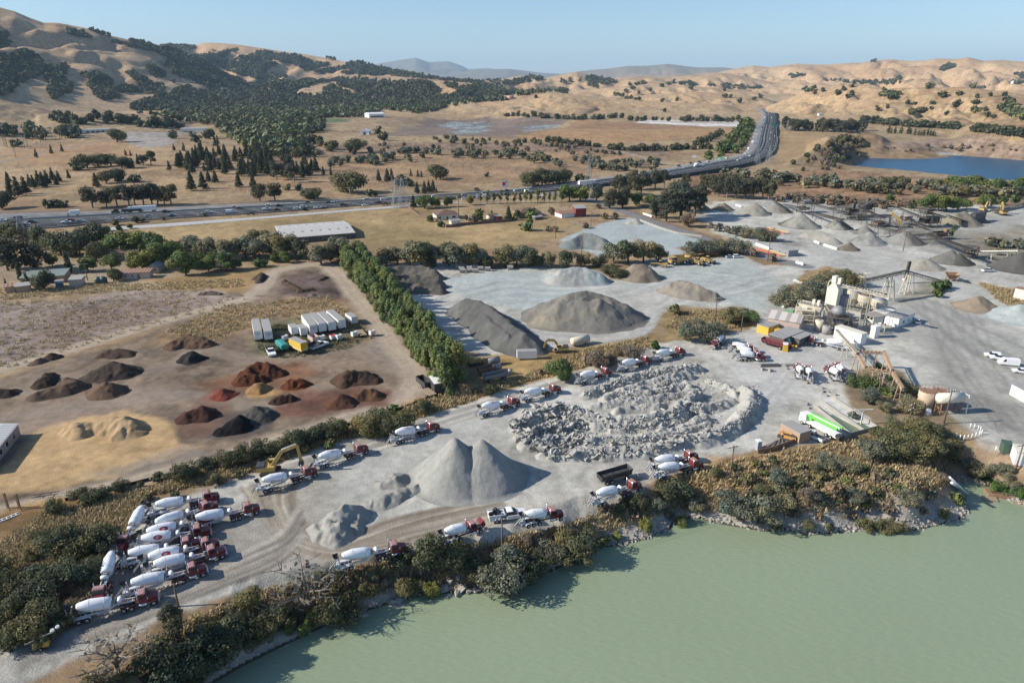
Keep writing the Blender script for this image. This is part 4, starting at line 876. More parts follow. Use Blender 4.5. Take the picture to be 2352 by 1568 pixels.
FOREST=[([(0,76),(22,80),(10,96),(30,99),(2,115),(-40,110),(-60,70)],.10),([(-60,120),(0,124),(25,138),(32,124),(60,117),(78,124),(90,140),(108,160),(95,172),(70,186),(40,198),(28,214),(0,222),(-60,220)],.075),([(112,166),(120,158),(145,152),(162,150),(150,165),(152,178),(146,190),(164,192),(166,208),(145,220),(125,229),(112,215),(114,196),(108,182)],.09),([(192,174),(215,169),(235,175),(256,186),(256,202),(268,216),(276,228),(250,232),(220,228),(215,208),(205,200),(210,190)],.08),([(290,167),(306,168),(330,180),(346,192),(372,196),(376,214),(365,228),(350,216),(322,205),(318,190),(302,180)],.09),([(262,206),(300,200),(330,212),(300,214),(268,214)],.08),([(155,71),(165,70),(196,78),(213,89),(186,86),(160,80)],.16),([(337,157),(355,155),(375,168),(380,176),(362,182),(348,170)],.12),([(250,94),(300,104),(345,107),(400,118),(450,136),(500,160),(540,178),(590,197),(590,232),(540,232),(500,224),(480,205),(440,186),(400,172),(375,150),(398,140),(358,122),(300,109),(255,98)],.085),([(300,92),(330,100),(360,110),(340,110),(300,98)],.2),([(195,66),(240,79),(280,88),(275,91),(230,80)],.04),([(380,222),(430,200),(500,220),(588,215),(640,215),(720,230),(720,262),(588,264),(300,254),(310,240)],.10),([(366,106),(395,104),(452,107),(448,116),(430,124),(395,118)],.13),([(440,130),(500,124),(530,116),(552,113),(524,130),(500,142),(470,144)],.12),([(450,138),(520,140),(580,126),(600,140),(640,150),(600,170),(610,188),(540,170)],.085),([(588,120),(632,120),(622,129),(650,125),(690,128),(700,138),(730,143),(762,150),(730,156),(700,166),(678,158),(658,146),(630,140),(596,150)],.13),([(588,152),(615,150),(650,166),(662,178),(640,182),(606,192),(588,180)],.11),([(718,123),(760,130),(800,141),(760,138)],.2),([(800,142),(830,139),(860,149),(900,160),(960,171),(1030,181),(1090,187),(1112,181),(1112,190),(1160,206),(1176,215),(1120,224),(1080,222),(1060,205),(1095,193),(1030,187),(950,179),(880,173),(800,170),(722,168),(726,163),(790,154)],.13),([(588,178),(680,192),(700,181),(770,186),(770,200),(800,216),(870,231),(940,226),(980,216),(1060,226),(1030,246),(1000,256),(960,262),(880,252),(850,268),(690,274),(588,270)],.085),([(690,192),(780,180),(860,178),(880,186),(940,181),(1000,190),(1050,197),(1056,207),(980,220),(900,231),(830,222),(800,205),(770,195)],.07),([(780,166),(850,160),(900,168),(860,176),(800,174)],.1),([(560,262),(700,276),(735,281),(742,300),(700,312),(690,332),(720,352),(640,362),(560,340),(500,292),(400,276),(320,262)],.034),([(1060,200),(1110,205),(1180,214),(1160,232),(1080,236),(1040,246),(1030,230)],.08),([(1110,186),(1140,180),(1190,184),(1210,178),(1240,176),(1230,186),(1190,196),(1150,198)],.07),([(1216,174),(1250,181),(1240,188),(1218,182)],.14),([(1340,182),(1355,176),(1385,180),(1420,188),(1395,196),(1370,192)],.14),([(1354,186),(1372,194),(1374,204),(1352,200)],.09),([(1176,206),(1260,208),(1310,206),(1300,218),(1260,212),(1180,222)],.06),([(1545,192),(1580,190),(1605,196),(1590,199),(1555,195)],.12),([(1600,192),(1640,198),(1700,202),(1760,200),(1740,206),(1690,206),(1640,202)],.06),([(1640,192),(1680,196),(1720,198),(1710,201),(1660,199)],.07),([(1440,196),(1480,190),(1490,193),(1450,199)],.08),([(1400,214),(1450,226),(1480,230),(1476,232),(1440,229)],.05),([(1280,186),(1320,180),(1380,186),(1340,200),(1290,196)],.012),([(1880,184),(1960,188),(2000,186),(2050,184),(2075,192),(2060,197),(2000,194),(1920,190)],.06),([(2040,190),(2065,178),(2075,176),(2060,190)],.12),([(2155,162),(2175,148),(2194,151),(2190,156),(2165,164)],.2),([(1996,140),(2015,138),(2010,144),(2000,145)],.15),([(2330,172),(2352,170),(2400,180),(2400,192),(2352,186)],.12),([(2320,192),(2352,190),(2352,194),(2325,195)],.15),([(2228,200),(2270,205),(2266,207),(2230,203)],.06),([(2120,204),(2140,198),(2150,199),(2130,205)],.1),([(1810,172),(1836,170),(1850,176),(1814,181)],.12),([(2290,236),(2330,240),(2330,268),(2300,258)],.02),([(2320,272),(2352,258),(2400,262),(2352,280)],.02),([(1840,205),(1870,204),(1866,210),(1846,213)],.05),([(2026,208),(2060,214),(2060,226),(2040,232),(2020,214)],.02)]
OPEN=[[(676,222),(690,205),(720,195),(752,190),(772,186),(770,195),(748,205),(740,222),(700,220)],[(730,178),(780,163),(812,160),(806,166),(770,170),(735,181)],[(795,171),(850,174),(940,180),(1000,184),(985,188),(900,187),(860,185),(800,178)],[(998,194),(1012,192),(1052,216),(1020,220)],[(636,168),(664,146),(684,152),(708,172),(690,178),(668,180)],[(606,166),(640,150),(660,158),(640,174)],[(1052,190),(1090,198),(1078,202),(1050,195)],[(520,170),(548,176),(545,180),(520,176)],[(500,196),(530,205),(520,212),(498,206)]]
fp_=woods(FOREST);fp_=[p for p in fp_ if not any(bool(inpoly(np.array([p[0]]),np.array([p[1]]),q)[0])for q in OPEN)];FP=hit([p[0]for p in fp_],[p[1]for p in fp_]);FP=FP[~np.isnan(FP[:,0])]
protos=[make_proto('oak',1,k)[1]for k in range(3)]+[make_proto('willow',1,0)[1]]
Vs,Fs,Ts=[],[],[];off=0
for j,(V,F,T)in enumerate(protos):
 sub=FP[j::4];n=len(sub)
 nq=44 if True else 0
 V=V.reshape(-1,4,3);T=T.reshape(-1,4,3);sel=rng.permutation(len(V))[:nq];V=V[sel];T=T[sel]
 V=(V-V.mean(1,keepdims=True))*1.7+V.mean(1,keepdims=True);V=V.reshape(-1,3);T=T.reshape(-1,3)
 d=np.hypot(sub[:,0],sub[:,1]);s=(6.6+5.0*rng.random(n))*(1+.10*np.clip((d-2500)/1000,0,3));a=rng.random(n)*6.28
 R=np.zeros((n,3,3));R[:,0,0]=np.cos(a)*s;R[:,0,1]=-np.sin(a)*s;R[:,1,0]=np.sin(a)*s;R[:,1,1]=np.cos(a)*s;R[:,2,2]=s*.9
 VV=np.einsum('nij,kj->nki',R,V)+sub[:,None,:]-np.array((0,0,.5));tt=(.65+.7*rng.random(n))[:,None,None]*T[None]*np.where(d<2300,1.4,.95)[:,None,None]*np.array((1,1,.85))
 m=len(V);Vs.append(VV.reshape(-1,3));Ts.append(tt.reshape(-1,3));Fs.append(off+np.arange(n*m).reshape(-1,4));off+=n*m
tag(obj('woodland',np_mesh('woodland',np.concatenate(Vs),np.concatenate(Fs),[LEAF['far']],False,{'Tint':np.concatenate(Ts)})),'dark oak woodland in the folds of the distant golden hills','woodland',kind='stuff')
print('woodland trees',len(FP))
def tufts(polys,n,size,leaf,name,label,cat):
 pts=[]
 for p,k in polys:pts+=in_poly_px(p,k)
 G=hit([p[0]for p in pts],[p[1]for p in pts]);G=G[~np.isnan(G[:,0])];G=G[G[:,2]>LAKE_Z+.6]
 nb=7;N=len(G);c=np.repeat(G,nb,0);a=rng.random(N*nb)*6.28;L=size*(.5+rng.random(N*nb));w=.09+.1*rng.random(N*nb)
 base=c+np.stack([rng.normal(size=N*nb)*.35,rng.normal(size=N*nb)*.35,np.full(N*nb,-.05)],1)
 d=np.stack([np.cos(a)*.55,np.sin(a)*.55,np.full(N*nb,.85)],1);s=np.stack([-np.sin(a),np.cos(a),np.zeros(N*nb)],1)
 V=np.stack([base-s*w[:,None],base+s*w[:,None],base+d*L[:,None]+s*w[:,None]*.4,base+d*L[:,None]-s*w[:,None]*.4],1).reshape(-1,3)
 t=np.repeat((.6+.65*rng.random(N*nb)),4)[:,None]*np.array((1,1,1))[None]
 tag(obj(name,np_mesh(name,V,np.arange(N*nb*4).reshape(-1,4),[LEAF[leaf]],False,{'Tint':t})),label,cat,kind='stuff')
tufts([([(100,1180),(330,1125),(500,1080),(650,1035),(820,975),(960,922),(1060,898),(1200,866),(1330,805),(1490,775),(1495,800),(1330,846),(1200,880),(1100,915),(900,980),(700,1035),(590,1080),(490,1108),(420,1122),(345,1138),(250,1290),(180,1420),(60,1470),(0,1480),(0,1250)],9000),([(1640,1066),(1745,1046),(1900,1022),(2010,1000),(2200,1010),(2180,1110),(2000,1170),(1760,1180),(1560,1170),(1420,1210),(1250,1280),(1000,1330),(760,1390),(580,1480),(420,1540),(330,1560),(300,1500),(400,1440),(600,1360),(900,1285),(1250,1222),(1480,1140)],4600),([(1530,750),(1560,712),(1700,712),(1730,745),(1600,770)],900),([(1830,650),(1900,618),(1970,640),(1870,690),(1800,690)],700),([(2250,650),(2352,672),(2352,720),(2290,690)],500),([(0,690),(160,690),(420,662),(600,680),(300,765),(0,850)],700),([(380,760),(520,700),(760,680),(860,780),(640,725),(480,790)],1100),([(0,660),(330,650),(560,640),(560,660),(300,668),(0,690)],900)],0,.75,'gold','dry_grass','golden dry grass on the banks and verges','grass')
tufts([([(2190,1112),(2200,1102),(2230,1090),(2270,1096),(2300,1118),(2306,1134),(2290,1124),(2260,1110),(2220,1106)],900)],0,.5,'reed','water_weed','bright green weed fringing the lake inlet','weed')
tufts([([(590,800),(600,775),(700,765),(840,780),(800,800),(700,820),(640,822)],900),([(590,760),(640,745),(760,745),(700,756)],300)],0,.35,'olive','weeds','low green weeds round the parked trailers','weeds')
pile_mat=attr_mat('stockpile',1.6,0.16,.97,.5,6.0)
def pile(name,label,cat,ridges,slope,c1,c2=None,rough=.35,lump=0.0,lscale=3.0,group=None,c2w=.5,seed=0,steep=1.0,side=None,res=None):
 """heap from ridge lines [(px,py,h)...]; each (px,py) is where the crest point, h metres up, is seen"""
 segs=[];pk=[]
 for R in ridges:
  Q=[g(px,py,h)+(h,)for px,py,h in([(a_,b_,c_*(.66 if group=='soil and bark heaps in the dirt yard' else(.82 if group=='gravel cones round the crushing plant' else(.7 if 'chips' in label else 1))))for a_,b_,c_ in R])];pk+=Q
  segs+=list(zip(Q[:-1],Q[1:]))if len(Q)>1 else[(Q[0],Q[0])]
 A=np.array(pk);hm=A[:,2].max();pad=hm/slope*1.25+1
 x0,y0=A[:,0].min()-pad,A[:,1].min()-pad;x1,y1=A[:,0].max()+pad,A[:,1].max()+pad
 cx,cy=(x0+x1)/2,(y0+y1)/2;dist=hypot(cx,cy);st=res or max(.3,dist*.0017)
 nx,ny=int((x1-x0)/st)+2,int((y1-y0)/st)+2
 X,Y=np.meshgrid(np.linspace(x0,x1,nx),np.linspace(y0,y1,ny));x=X.ravel();y=Y.ravel()
 wx=x+(fbm(x,y,hm*1.4,3,300+seed)-.5)*hm*rough*1.6;wy=y+(fbm(x,y,hm*1.4,3,330+seed)-.5)*hm*rough*1.6
 H=np.full(x.shape,-9.)
 for a,b in segs:
  dx,dy=b[0]-a[0],b[1]-a[1];L2=dx*dx+dy*dy
  t=np.clip(((wx-a[0])*dx+(wy-a[1])*dy)/L2,0,1)if L2>1e-6 else np.zeros_like(x)
  d=np.hypot(wx-a[0]-t*dx,wy-a[1]-t*dy);hh=a[2]+(b[2]-a[2])*t
  d=np.where(d<.8,d*d/1.6+.0,d-.4)
  f=hh-slope*d
  f=np.where(f<hh*.10,hh*.10*np.exp((f-hh*.10)/(hh*.10))-hh*.012,f)
  H=np.maximum(H,f)
 w=np.clip(H/hm*3,0,1)
 H=H+w*((fbm(x,y,hm*.5,4,350+seed)-.5)*hm*.16*rough/.35+(fbm(x,y,.9,2,361+seed)-.5)*.22)
 if lump:
  n=fbm(x,y,lscale,2,370+seed);H=H+w*lump*(np.abs(n*2-1)**.7*-1+.45)
 H=H-.05
 gz_=terrain(x,y)if dist>420 else 0
 V=np.stack([x-cx,y-cy,H+gz_],1)
 F=grid_faces(ny,nx);keep=(H[F]>-.02).any(1);F=F[keep];u,inv=np.unique(F,return_inverse=True);F=inv.reshape(F.shape)
 c1=C(*c1)if not isinstance(c1,np.ndarray)else c1;col=np.tile(c1,(len(x),1))
 if c2 is not None:
  m=sstep(.5-.12,.5+.12,fbm(x,y,hm*1.6,4,380+seed)*.9+(c2w-.5))
  if side is not None:m=sstep(-.6,.6,(x-cx-side[0])*cos(side[1])+(y-cy)*sin(side[1])+(fbm(x,y,3,3,9)-.5)*3)
  col=mixc(col,np.tile(C(*c2),(len(x),1)),m)
 col=np.clip(col*(.82+.36*fbm(x,y,1.2,3,390+seed))[:,None],0.004,.85)
 me=np_mesh(name,V[u],F,[pile_mat],True,{'Col':col[u]})
 return tag(obj(name,me,None,(cx,cy,0)),label,cat,group)
G1='gravel stockpiles in the middle yard';G2='gravel cones round the crushing plant';G3='soil and bark heaps in the dirt yard'
pile('gravel_pile','dark flat-topped gravel pile with lumpy crest beside the poplar row','gravel pile',[[(868,620,4.2),(905,612,4.6),(965,610,5),(992,618,4.4)],[(885,634,4),(950,632,4.6),(1002,638,4)],[(900,650,3.4),(960,650,3.6),(1012,655,3)]],.85,(122,116,106),(96,92,88),.35,1.1,5,G1,seed=1)
pile('gravel_pile','long dark grey gravel pile lying diagonally between poplars and the big round pile','gravel pile',[[(1072,686,5.5),(1100,692,6.5),(1135,712,6.6),(1170,736,6.4),(1200,762,5.6),(1225,784,3.2)],[(1085,700,4.5),(1130,735,5),(1170,765,4.5)]],.75,(116,116,112),(100,100,98),.3,.5,4,G1,seed=2)
pile('gravel_pile','biggest grey gravel pile with rounded dumped crest in the middle yard','gravel pile',[[(1232,704,4),(1262,688,6.5),(1300,674,9),(1345,668,9.6),(1392,678,8.4),(1425,696,5.6)],[(1290,690,7.5),(1370,690,8)]],.62,(134,130,122),(158,148,132),.35,.8,6,G1,.42,seed=3)
pile('gravel_pile','pale bluish gravel pile behind the biggest pile','gravel pile',[[(1288,618,5.4),(1310,614,6),(1345,613,6),(1372,626,4)]],.65,(176,176,170),(160,172,172),.3,.4,4,G1,.5,seed=4)
pile('gravel_pile','tan earth pile beside the yellow road grader','gravel pile',[[(1458,606,6),(1480,606,6.2),(1490,614,5)]],.75,(150,138,122),(120,108,96),.35,.4,3,G1,.4,seed=5)
pile('gravel_pile','low tan-grey gravel pile in front of the loaders','gravel pile',[[(1545,648,4),(1568,645,5),(1600,654,4.8),(1632,668,3.2),(1650,678,1.6)]],.75,(152,144,132),(128,120,110),.4,.7,4,G1,.4,seed=6)
pile('gravel_pile','blue-grey gravel pile at the edge of the dry field','gravel pile',[[(1318,548,4.4),(1342,536,6),(1366,538,6),(1385,548,4.5)]],.6,(126,134,134),(146,146,140),.35,.6,4,G1,.4,seed=7)
pile('gravel_pile','small pale gravel cone at the top of the fenced yard','gravel pile',[[(1448,506,2),(1457,501,3.2)]],.6,(176,174,164),None,.3,0,3,G1,seed=8)
for i,(rg,s,a,b,lab,sd)in enumerate([([[(1622,473,4)]],.7,(140,132,118),None,'small brown gravel cone next to the tall dark trees',None),([[(1652,468,4.5),(1664,466,5.6)]],.7,(134,126,112),None,'brown gravel cone second from the tall dark trees',None),([[(1736,465,9)]],.68,(160,156,146),(132,126,114),'large pale gravel cone left of the leaning stacker conveyor',None),([[(1786,464,7.5)]],.68,(152,148,138),(124,118,108),'grey gravel cone under the leaning stacker conveyor',None),([[(1843,489,9.5)]],.68,(160,158,150),(104,98,90),'gravel cone with a broad dark stripe below the plant conveyors',None),([[(1928,504,6)]],.66,(156,154,146),(100,96,90),'gravel cone half dark beside the crushing plant',(0,0)),([[(1988,517,5.6)]],.66,(150,148,140),(112,106,98),'small gravel cone under the yellow screen',None),([[(1998,533,7)],[(1985,540,5)]],.62,(164,164,158),(120,118,112),'pale gravel cone with a dark scar in front of the plant',None),([[(2085,530,7.6)]],.66,(118,114,106),(150,148,142),'dark gravel cone behind the lone utility pole',(-3,3.4)),([[(1868,528,5),(1886,532,4.8),(1912,545,3.6)]],.55,(168,164,154),None,'long low pale gravel heap beside the white barriers',None),([[(1952,556,4.6)]],.68,(128,118,106),(96,92,86),'small brown gravel cone right of the white barriers',None),([[(2187,574,7)]],.72,(122,120,114),None,'grey gravel cone left of the twin pair by the truss conveyor',None),([[(2207,581,6)]],.75,(92,92,84),None,'dark olive gravel cone right of the twin pair by the truss conveyor',None),([[(2352,581,9)]],.62,(98,96,92),(116,114,108),'dark gravel cone cut by the right picture edge',None),([[(2118,596,4.6),(2130,594,5)]],.5,(170,164,152),(160,162,158),'low pale gravel cone above the plant conveyor',None),([[(2246,681,5.6),(2258,682,5.4)]],.6,(152,138,120),(168,154,136),'tan gravel cone in the right-hand yard',None),([[(2345,698,6.4),(2400,704,6)]],.5,(176,184,182),None,'pale blue-grey gravel heap at the right edge',None),([[(2195,490,8),(2218,486,9)]],.7,(150,142,124),(164,146,116),'tan surge pile at the far end of the crushing plant',None),([[(2246,487,7)]],.8,(120,116,108),None,'grey dumped pile right of the surge pile',None)]):
 pile('gravel_pile',lab,'gravel pile',rg,s,a,b,.3,.25,4,G2,.36,20+i,side=sd)
pile('gravel_pile','tall twin-peaked grey gravel pile in the middle of the truck yard','gravel pile',[[(1047,1009,9.6)],[(1110,1013,9.0)],[(1048,1030,7.6),(1056,1090,3.6)],[(1000,1096,2.4)]],.98,(166,165,159),(150,150,146),.16,.3,3,'heaps in the truck yard',.42,61,res=.26)
pile('gravel_pile','low worn gravel mound with dug face left of the twin peaks','gravel pile',[[(905,1090,1.7),(875,1104,.9)],[(930,1122,1.1),(880,1142,1.4),(850,1152,.9)],[(900,1132,1.0),(960,1116,.8)]],.55,(166,164,156),(150,148,142),.5,.6,2.4,'heaps in the truck yard',.4,62,res=.26)
pile('gravel_pile','ragged half-dug gravel heap nearest the packed mixer trucks','gravel pile',[[(762,1174,2.6),(780,1166,3.2),(805,1168,2.6)],[(745,1192,2),(772,1202,2.6),(778,1222,1.8)],[(800,1197,1.2),(820,1210,.9)],[(720,1200,1.2),(735,1220,1)]],.85,(168,166,158),(120,118,114),.5,1.0,2.2,'heaps in the truck yard',.4,63,res=.26)
for i,(rg,s,a,b,lab,lu)in enumerate([([[(248,803,2.6),(268,801,3),(288,804,2.4)]],.6,(92,74,62),(76,62,54),'small dark soil heap beside the diagonal track',.3),([[(222,846,4),(255,831,5.6),(288,840,4)],[(240,845,4)]],.62,(84,72,64),(66,58,54),'largest dark soil heap on the left of the dirt yard',.3),([[(240,877,5)]],.7,(112,90,74),(86,70,60),'brown soil cone in front of the largest dark heap',.3),([[(152,868,3),(168,876,3.6),(140,886,3.4),(106,893,3),(86,899,2.6)]],.7,(104,86,72),(84,70,60),'row of joined brown soil heaps at the left',.4),([[(110,854,2.4),(98,868,3.2)]],.8,(74,62,54),None,'dark crumbly heap at the left edge of the dirt yard',1.0),([[(14,893,2.6),(-14,892,2.6)]],.7,(70,60,54),None,'dark heap cut by the left picture edge',.5),([[(84,824,2)]],.6,(116,96,82),(84,70,62),'pale brown heap beside the mauve field',.5),([[(118,811,2.6)]],.75,(82,66,56),None,'little dark cone beside the mauve field',.4),([[(420,816,2.6),(438,808,4.2)]],.8,(48,46,46),(62,60,58),'black mulch heap in the middle of the dirt yard',.4),([[(395,784,3),(428,769,4.2),(455,773,4),(470,780,3)]],.7,(106,84,68),(82,62,52),'brown bark heap behind the black mulch heap',.7),([[(575,845,4),(592,833,4.8),(612,836,4.6),(632,842,3.6)],[(560,862,3),(590,860,3.4)]],.8,(96,58,40),(72,46,36),'big rusty brown bark heap in the middle of the dirt yard',1.0),([[(668,872,3),(692,872,2.8)]],.8,(112,64,38),(84,50,36),'small rusty bark heap right of the big one',.8),([[(800,850,5),(818,849,4.8),(840,855,4)],[(790,872,2.5)]],.75,(92,72,58),(66,54,48),'dark brown bark heap with trodden slope near the track bend',.8),([[(512,893,3)]],.65,(126,66,54),None,'red mulch cone in the dirt yard',.2),([[(595,879,3.2)]],.7,(160,126,86),(120,92,66),'small tan chip cone in the dirt yard',.2),([[(640,910,2.4),(664,907,2.2)]],.8,(92,58,48),(70,48,42),'low dark rusty heap below the tan cone',.8),([[(782,905,4)]],.66,(98,68,54),(80,56,48),'dark red-brown mulch cone beside the lower track',.3),([[(838,893,3.4),(862,896,2.8)]],.7,(104,76,58),(82,60,50),'brown mulch heap right of the red-brown cone',.3),([[(432,944,3),(462,933,4.2)]],.72,(82,56,48),(60,44,40),'maroon brown mulch heap above the sand',.4),([[(588,934,4.2)]],.62,(86,84,80),None,'charcoal grey heap behind the black one',.3),([[(545,957,4.4),(522,970,3.6),(500,988,1.4)]],.85,(34,33,34),None,'black mulch heap nearest the bush strip',.4),([[(652,642,1.0),(690,664,1.9),(716,661,1.6)],[(735,640,1.2),(748,634,1.2)]],.8,(92,76,64),(70,58,50),'churned muddy heap inside the track loop',.9),([[(716,673,1.5)]],.7,(120,116,112),(96,92,90),'little grey rubble heap beside the muddy heap',.8),([[(462,672,1.3),(485,669,1.7),(505,673,1)]],.8,(110,96,86),(80,68,58),'heap of brush on the mauve field',1.0),([[(588,634,2),(600,626,2.4),(596,644,1.6)]],.8,(92,78,68),(66,56,50),'dark brush heap at the track corner',1.0)]):
 pile('soil_heap',lab,'soil heap',rg,s*.92,a,b,.6,lu*.8+.2,2.0,G3,.45,80+i)
pile('sand_heap','long ridged heap of golden wood chips beside the cabin','sand heap',[[(152,978,2.4),(168,972,3.4),(182,985,2.6)],[(168,972,3.4),(215,965,3.2),(250,962,3.6),(288,957,4.6),(300,964,4)],[(215,966,3),(200,985,1.8)],[(250,962,3.2),(238,985,1.6)],[(288,957,4.4),(278,985,2.6),(262,1000,1.2)],[(312,970,2.6),(325,978,1.6)],[(302,985,2.2),(318,988,1.6)]],.75,(192,164,126),(174,146,110),.35,.5,2.4,None,.4,120,res=.3)
RUB=[[(1360,925,1.4),(1440,915,1.9),(1520,905,2.2),(1575,895,2.2)],[(1390,905,1.8),(1480,897,2.2),(1560,880,2.3)],[(1430,888,1.9),(1500,870,2.2),(1580,852,2.2)],[(1420,935,1.3),(1500,928,1.6),(1560,915,2)],[(1360,968,1.8),(1440,972,1.8),(1520,966,2.2)],[(1350,1005,1.5),(1440,1002,1.5),(1540,992,1.9),(1620,970,2)],[(1185,975,1.6),(1230,935,2.4),(1290,925,2.8),(1330,935,2.4)],[(1200,990,2),(1260,970,2.2),(1320,960,2)],[(1215,1015,1.8),(1280,1000,1.8),(1330,1000,1.6)],[(1250,1035,1.6),(1330,1035,1.8),(1400,1030,1.8),(1480,1025,2),(1560,1010,2.2),(1640,985,2.6),(1695,958,2.8),(1728,925,2.8),(1728,895,2.6),(1715,882,2.2)],[(1350,948,2),(1420,955,2.2),(1490,952,2.6),(1540,940,3),(1580,915,2.8),(1590,890,2.6),(1570,870,2)],[(1590,930,2.2),(1640,925,1.8),(1680,915,1.4)],[(1340,903,1.4),(1380,888,1.8),(1430,868,2),(1490,852,2.2),(1560,838,2.4),(1600,834,2.2)],[(1410,905,1.6),(1470,888,2.2),(1520,880,2.2),(1555,868,2)],[(1500,990,1.8),(1570,975,1.8),(1620,950,1.8)],[(1400,985,1),(1440,980,1)],[(1630,870,1),(1660,880,1.2),(1690,900,1.2)]]
rub=pile('rubble_heap','sprawling pale heap of broken concrete slabs in the truck yard','rubble heap',RUB,.9,(186,184,176),(160,158,152),.6,1.0,2.6,None,.42,140,res=.28)
def slab_mesh(k):
 n=5+k%3;a=np.sort(rng.random(n)*6.28);r=.55+.45*rng.random(n);P=[(cos(t)*q,sin(t)*q*.75)for t,q in zip(a,r)];h=.2+.18*rng.random()
 mb=MB();mb.prismz(P,-h/2,h/2)
 V=np.array(mb.v);V[n:,:2]*=.92+.1*rng.random((n,1));V[:,2]+=.12*rng.normal(size=len(V))*.5;mb.v=[tuple(v)for v in V]
 return mb
slabs=[slab_mesh(k)for k in range(14)]
SM=[mat('broken_concrete',tuple(C(190,188,180)),.9,var=.22,scale=1.5,dirt=.4,dirtcol=(.22,.21,.2),bump=.3),mat('dark_concrete',tuple(C(128,126,122)),.9,var=.25,scale=1.5,bump=.3)]
SMESH=[s.mesh('concrete_slab',SM[0 if k%3 else 1])for k,s in enumerate(slabs)]
SLABZ=[([(1168,965),(1230,928),(1300,922),(1345,945),(1352,1000),(1338,1048),(1250,1046),(1190,1012)],620,.7,1.9),([(1340,948),(1420,960),(1500,955),(1560,930),(1600,880),(1620,900),(1600,950),(1520,985),(1420,985),(1345,965)],420,.45,1.4),([(1250,1040),(1400,1010),(1560,990),(1650,965),(1640,1005),(1540,1035),(1400,1052),(1280,1056)],480,.4,1.3),([(1330,905),(1400,872),(1500,845),(1590,830),(1600,842),(1500,868),(1400,896),(1345,912)],340,.5,1.3),([(1400,900),(1480,885),(1560,865),(1590,880),(1500,910),(1420,920)],220,.3,.9),([(1640,990),(1700,955),(1740,915),(1725,885),(1740,880),(1752,920),(1710,968),(1650,1005)],160,.3,1.0),([(1600,850),(1660,870),(1700,905),(1640,935),(1600,920)],160,.3,1.0),([(1340,1000),(1420,965),(1560,960),(1640,930),(1660,960),(1560,1000),(1400,1030)],700,.22,.7),([(1380,900),(1500,870),(1590,860),(1600,890),(1560,925),(1450,945),(1380,935)],420,.18,.6),([(1200,950),(1340,925),(1350,1040),(1220,1030)],500,.25,.7)]
import mathutils
from mathutils.bvhtree import BVHTree
def bvh_of(o):
 me=o.data;return BVHTree.FromPolygons([tuple(v.co+o.location)for v in me.vertices],[tuple(p.vertices)for p in me.polygons])
rb=bvh_of(rub);allsl=[]
dxr=lambda px,py:Vector(tuple(float(v)for v in ray(px,py)))
from mathutils import Vector
for poly,n,s0,s1 in SLABZ:
 for px,py in in_poly_px(poly,n):
  h=rb.ray_cast(Vector((0,0,HC)),dxr(px,py).normalized())
  P=h[0]if h[0]is not None else Vector(g3(px,py))
  sz=s0+(s1-s0)*rng.random()**2.2;allsl.append((sz*ppm(P.x,P.y),sz,P,px,py))
allsl.sort(key=lambda t:-t[0])
for i,(w_,sz,P,px,py)in enumerate(allsl[:290]):
 o=obj('broken_concrete',SMESH[int(rng.integers(0,14))],None,(P.x,P.y,P.z+.12*sz))
 o.scale=(sz,sz,sz*(.6+.5*rng.random()));t=.75 if px<1350 else .6
 o.rotation_euler=(rng.normal()*t*.6,rng.normal()*t*.6,rng.random()*6.28)
 where='left end' if px<1350 and py<1010 else('near edge' if py>1000 else('far edge' if py<905 else 'middle'))
 tag(o,f'broken grey concrete slab on the {where} of the rubble heap','broken concrete',f'slabs on the {where} of the rubble heap')
def bulk(name,items,meshes,m,label,cat):
 Vs,Fs,off=[],[],0
 for i,(P,sz)in enumerate(items):
  mb=meshes[i%len(meshes)];V=np.array(mb.v);e=mathutils.Euler((rng.normal()*.6,rng.normal()*.6,rng.random()*6.28)).to_matrix();V=V@np.array(e).T*sz+np.array(P)
  Vs.append(V);Fs+=[tuple(q+off for q in f)for f in mb.f];off+=len(V)
 me=bpy.data.meshes.new(name);me.from_pydata([tuple(v)for v in np.concatenate(Vs)],[],Fs);me.materials.append(m)
 return tag(obj(name,me),label,cat,kind='stuff')
bulk('rubble',[((P.x,P.y,P.z+.08*sz),sz*.8)for _,sz,P,_,_ in allsl[290:]],slabs,SM[0],'small broken concrete pieces covering the rubble heap','rubble')
def rock_mb(k):
 V,F=[],[]
 u=unit(14);import bmesh
 bm=bmesh.new();[bm.verts.new(tuple(v*(.7+.5*rng.random())*np.array((1,.85,.65))))for v in u];r=bmesh.ops.convex_hull(bm,input=bm.verts)
 bmesh.ops.delete(bm,geom=[v for v in bm.verts if not v.link_faces],context='VERTS');bm.verts.index_update()
 mb=MB();mb.add([tuple(v.co)for v in bm.verts],[tuple(v.index for v in f.verts)for f in bm.faces]);bm.free();return mb
rocks=[rock_mb(k)for k in range(8)];RMAT=mat('shore_rock',tuple(C(176,170,160)),.9,var=.25,scale=1.2,dirt=.5,dirtcol=(.2,.18,.15),bump=.4)
RMESH=[r.mesh('boulder',RMAT)for r in rocks]
for i,(px,py,s)in enumerate([(1020,1345,1.3),(1036,1338,1.5),(1050,1352,1.2),(1030,1358,1.0),(1062,1345,1.1),(1076,1350,.9),(1092,1344,1.2),(1088,1330,.9),(1010,1335,.8),(1055,1330,.8),(896,1375,1.3),(905,1381,1.0),(915,1370,.9),(925,1378,1.1),(820,1396,1.2),(838,1390,1.0),(830,1402,1.1)]):
 x,y=g(px,py,LAKE_Z+1);o=obj('boulder',RMESH[i%8],None,(x,y,gz(x,y)+.2));o.scale=(s,s,s*.8);o.rotation_euler=(0,0,i)
 register(o,'pale boulder on the lake shore below the truck yard','boulder','boulders on the lake shore',px)
it=[]
E_=resample([p+(0,)for p in lakeW[3:48]],2600)
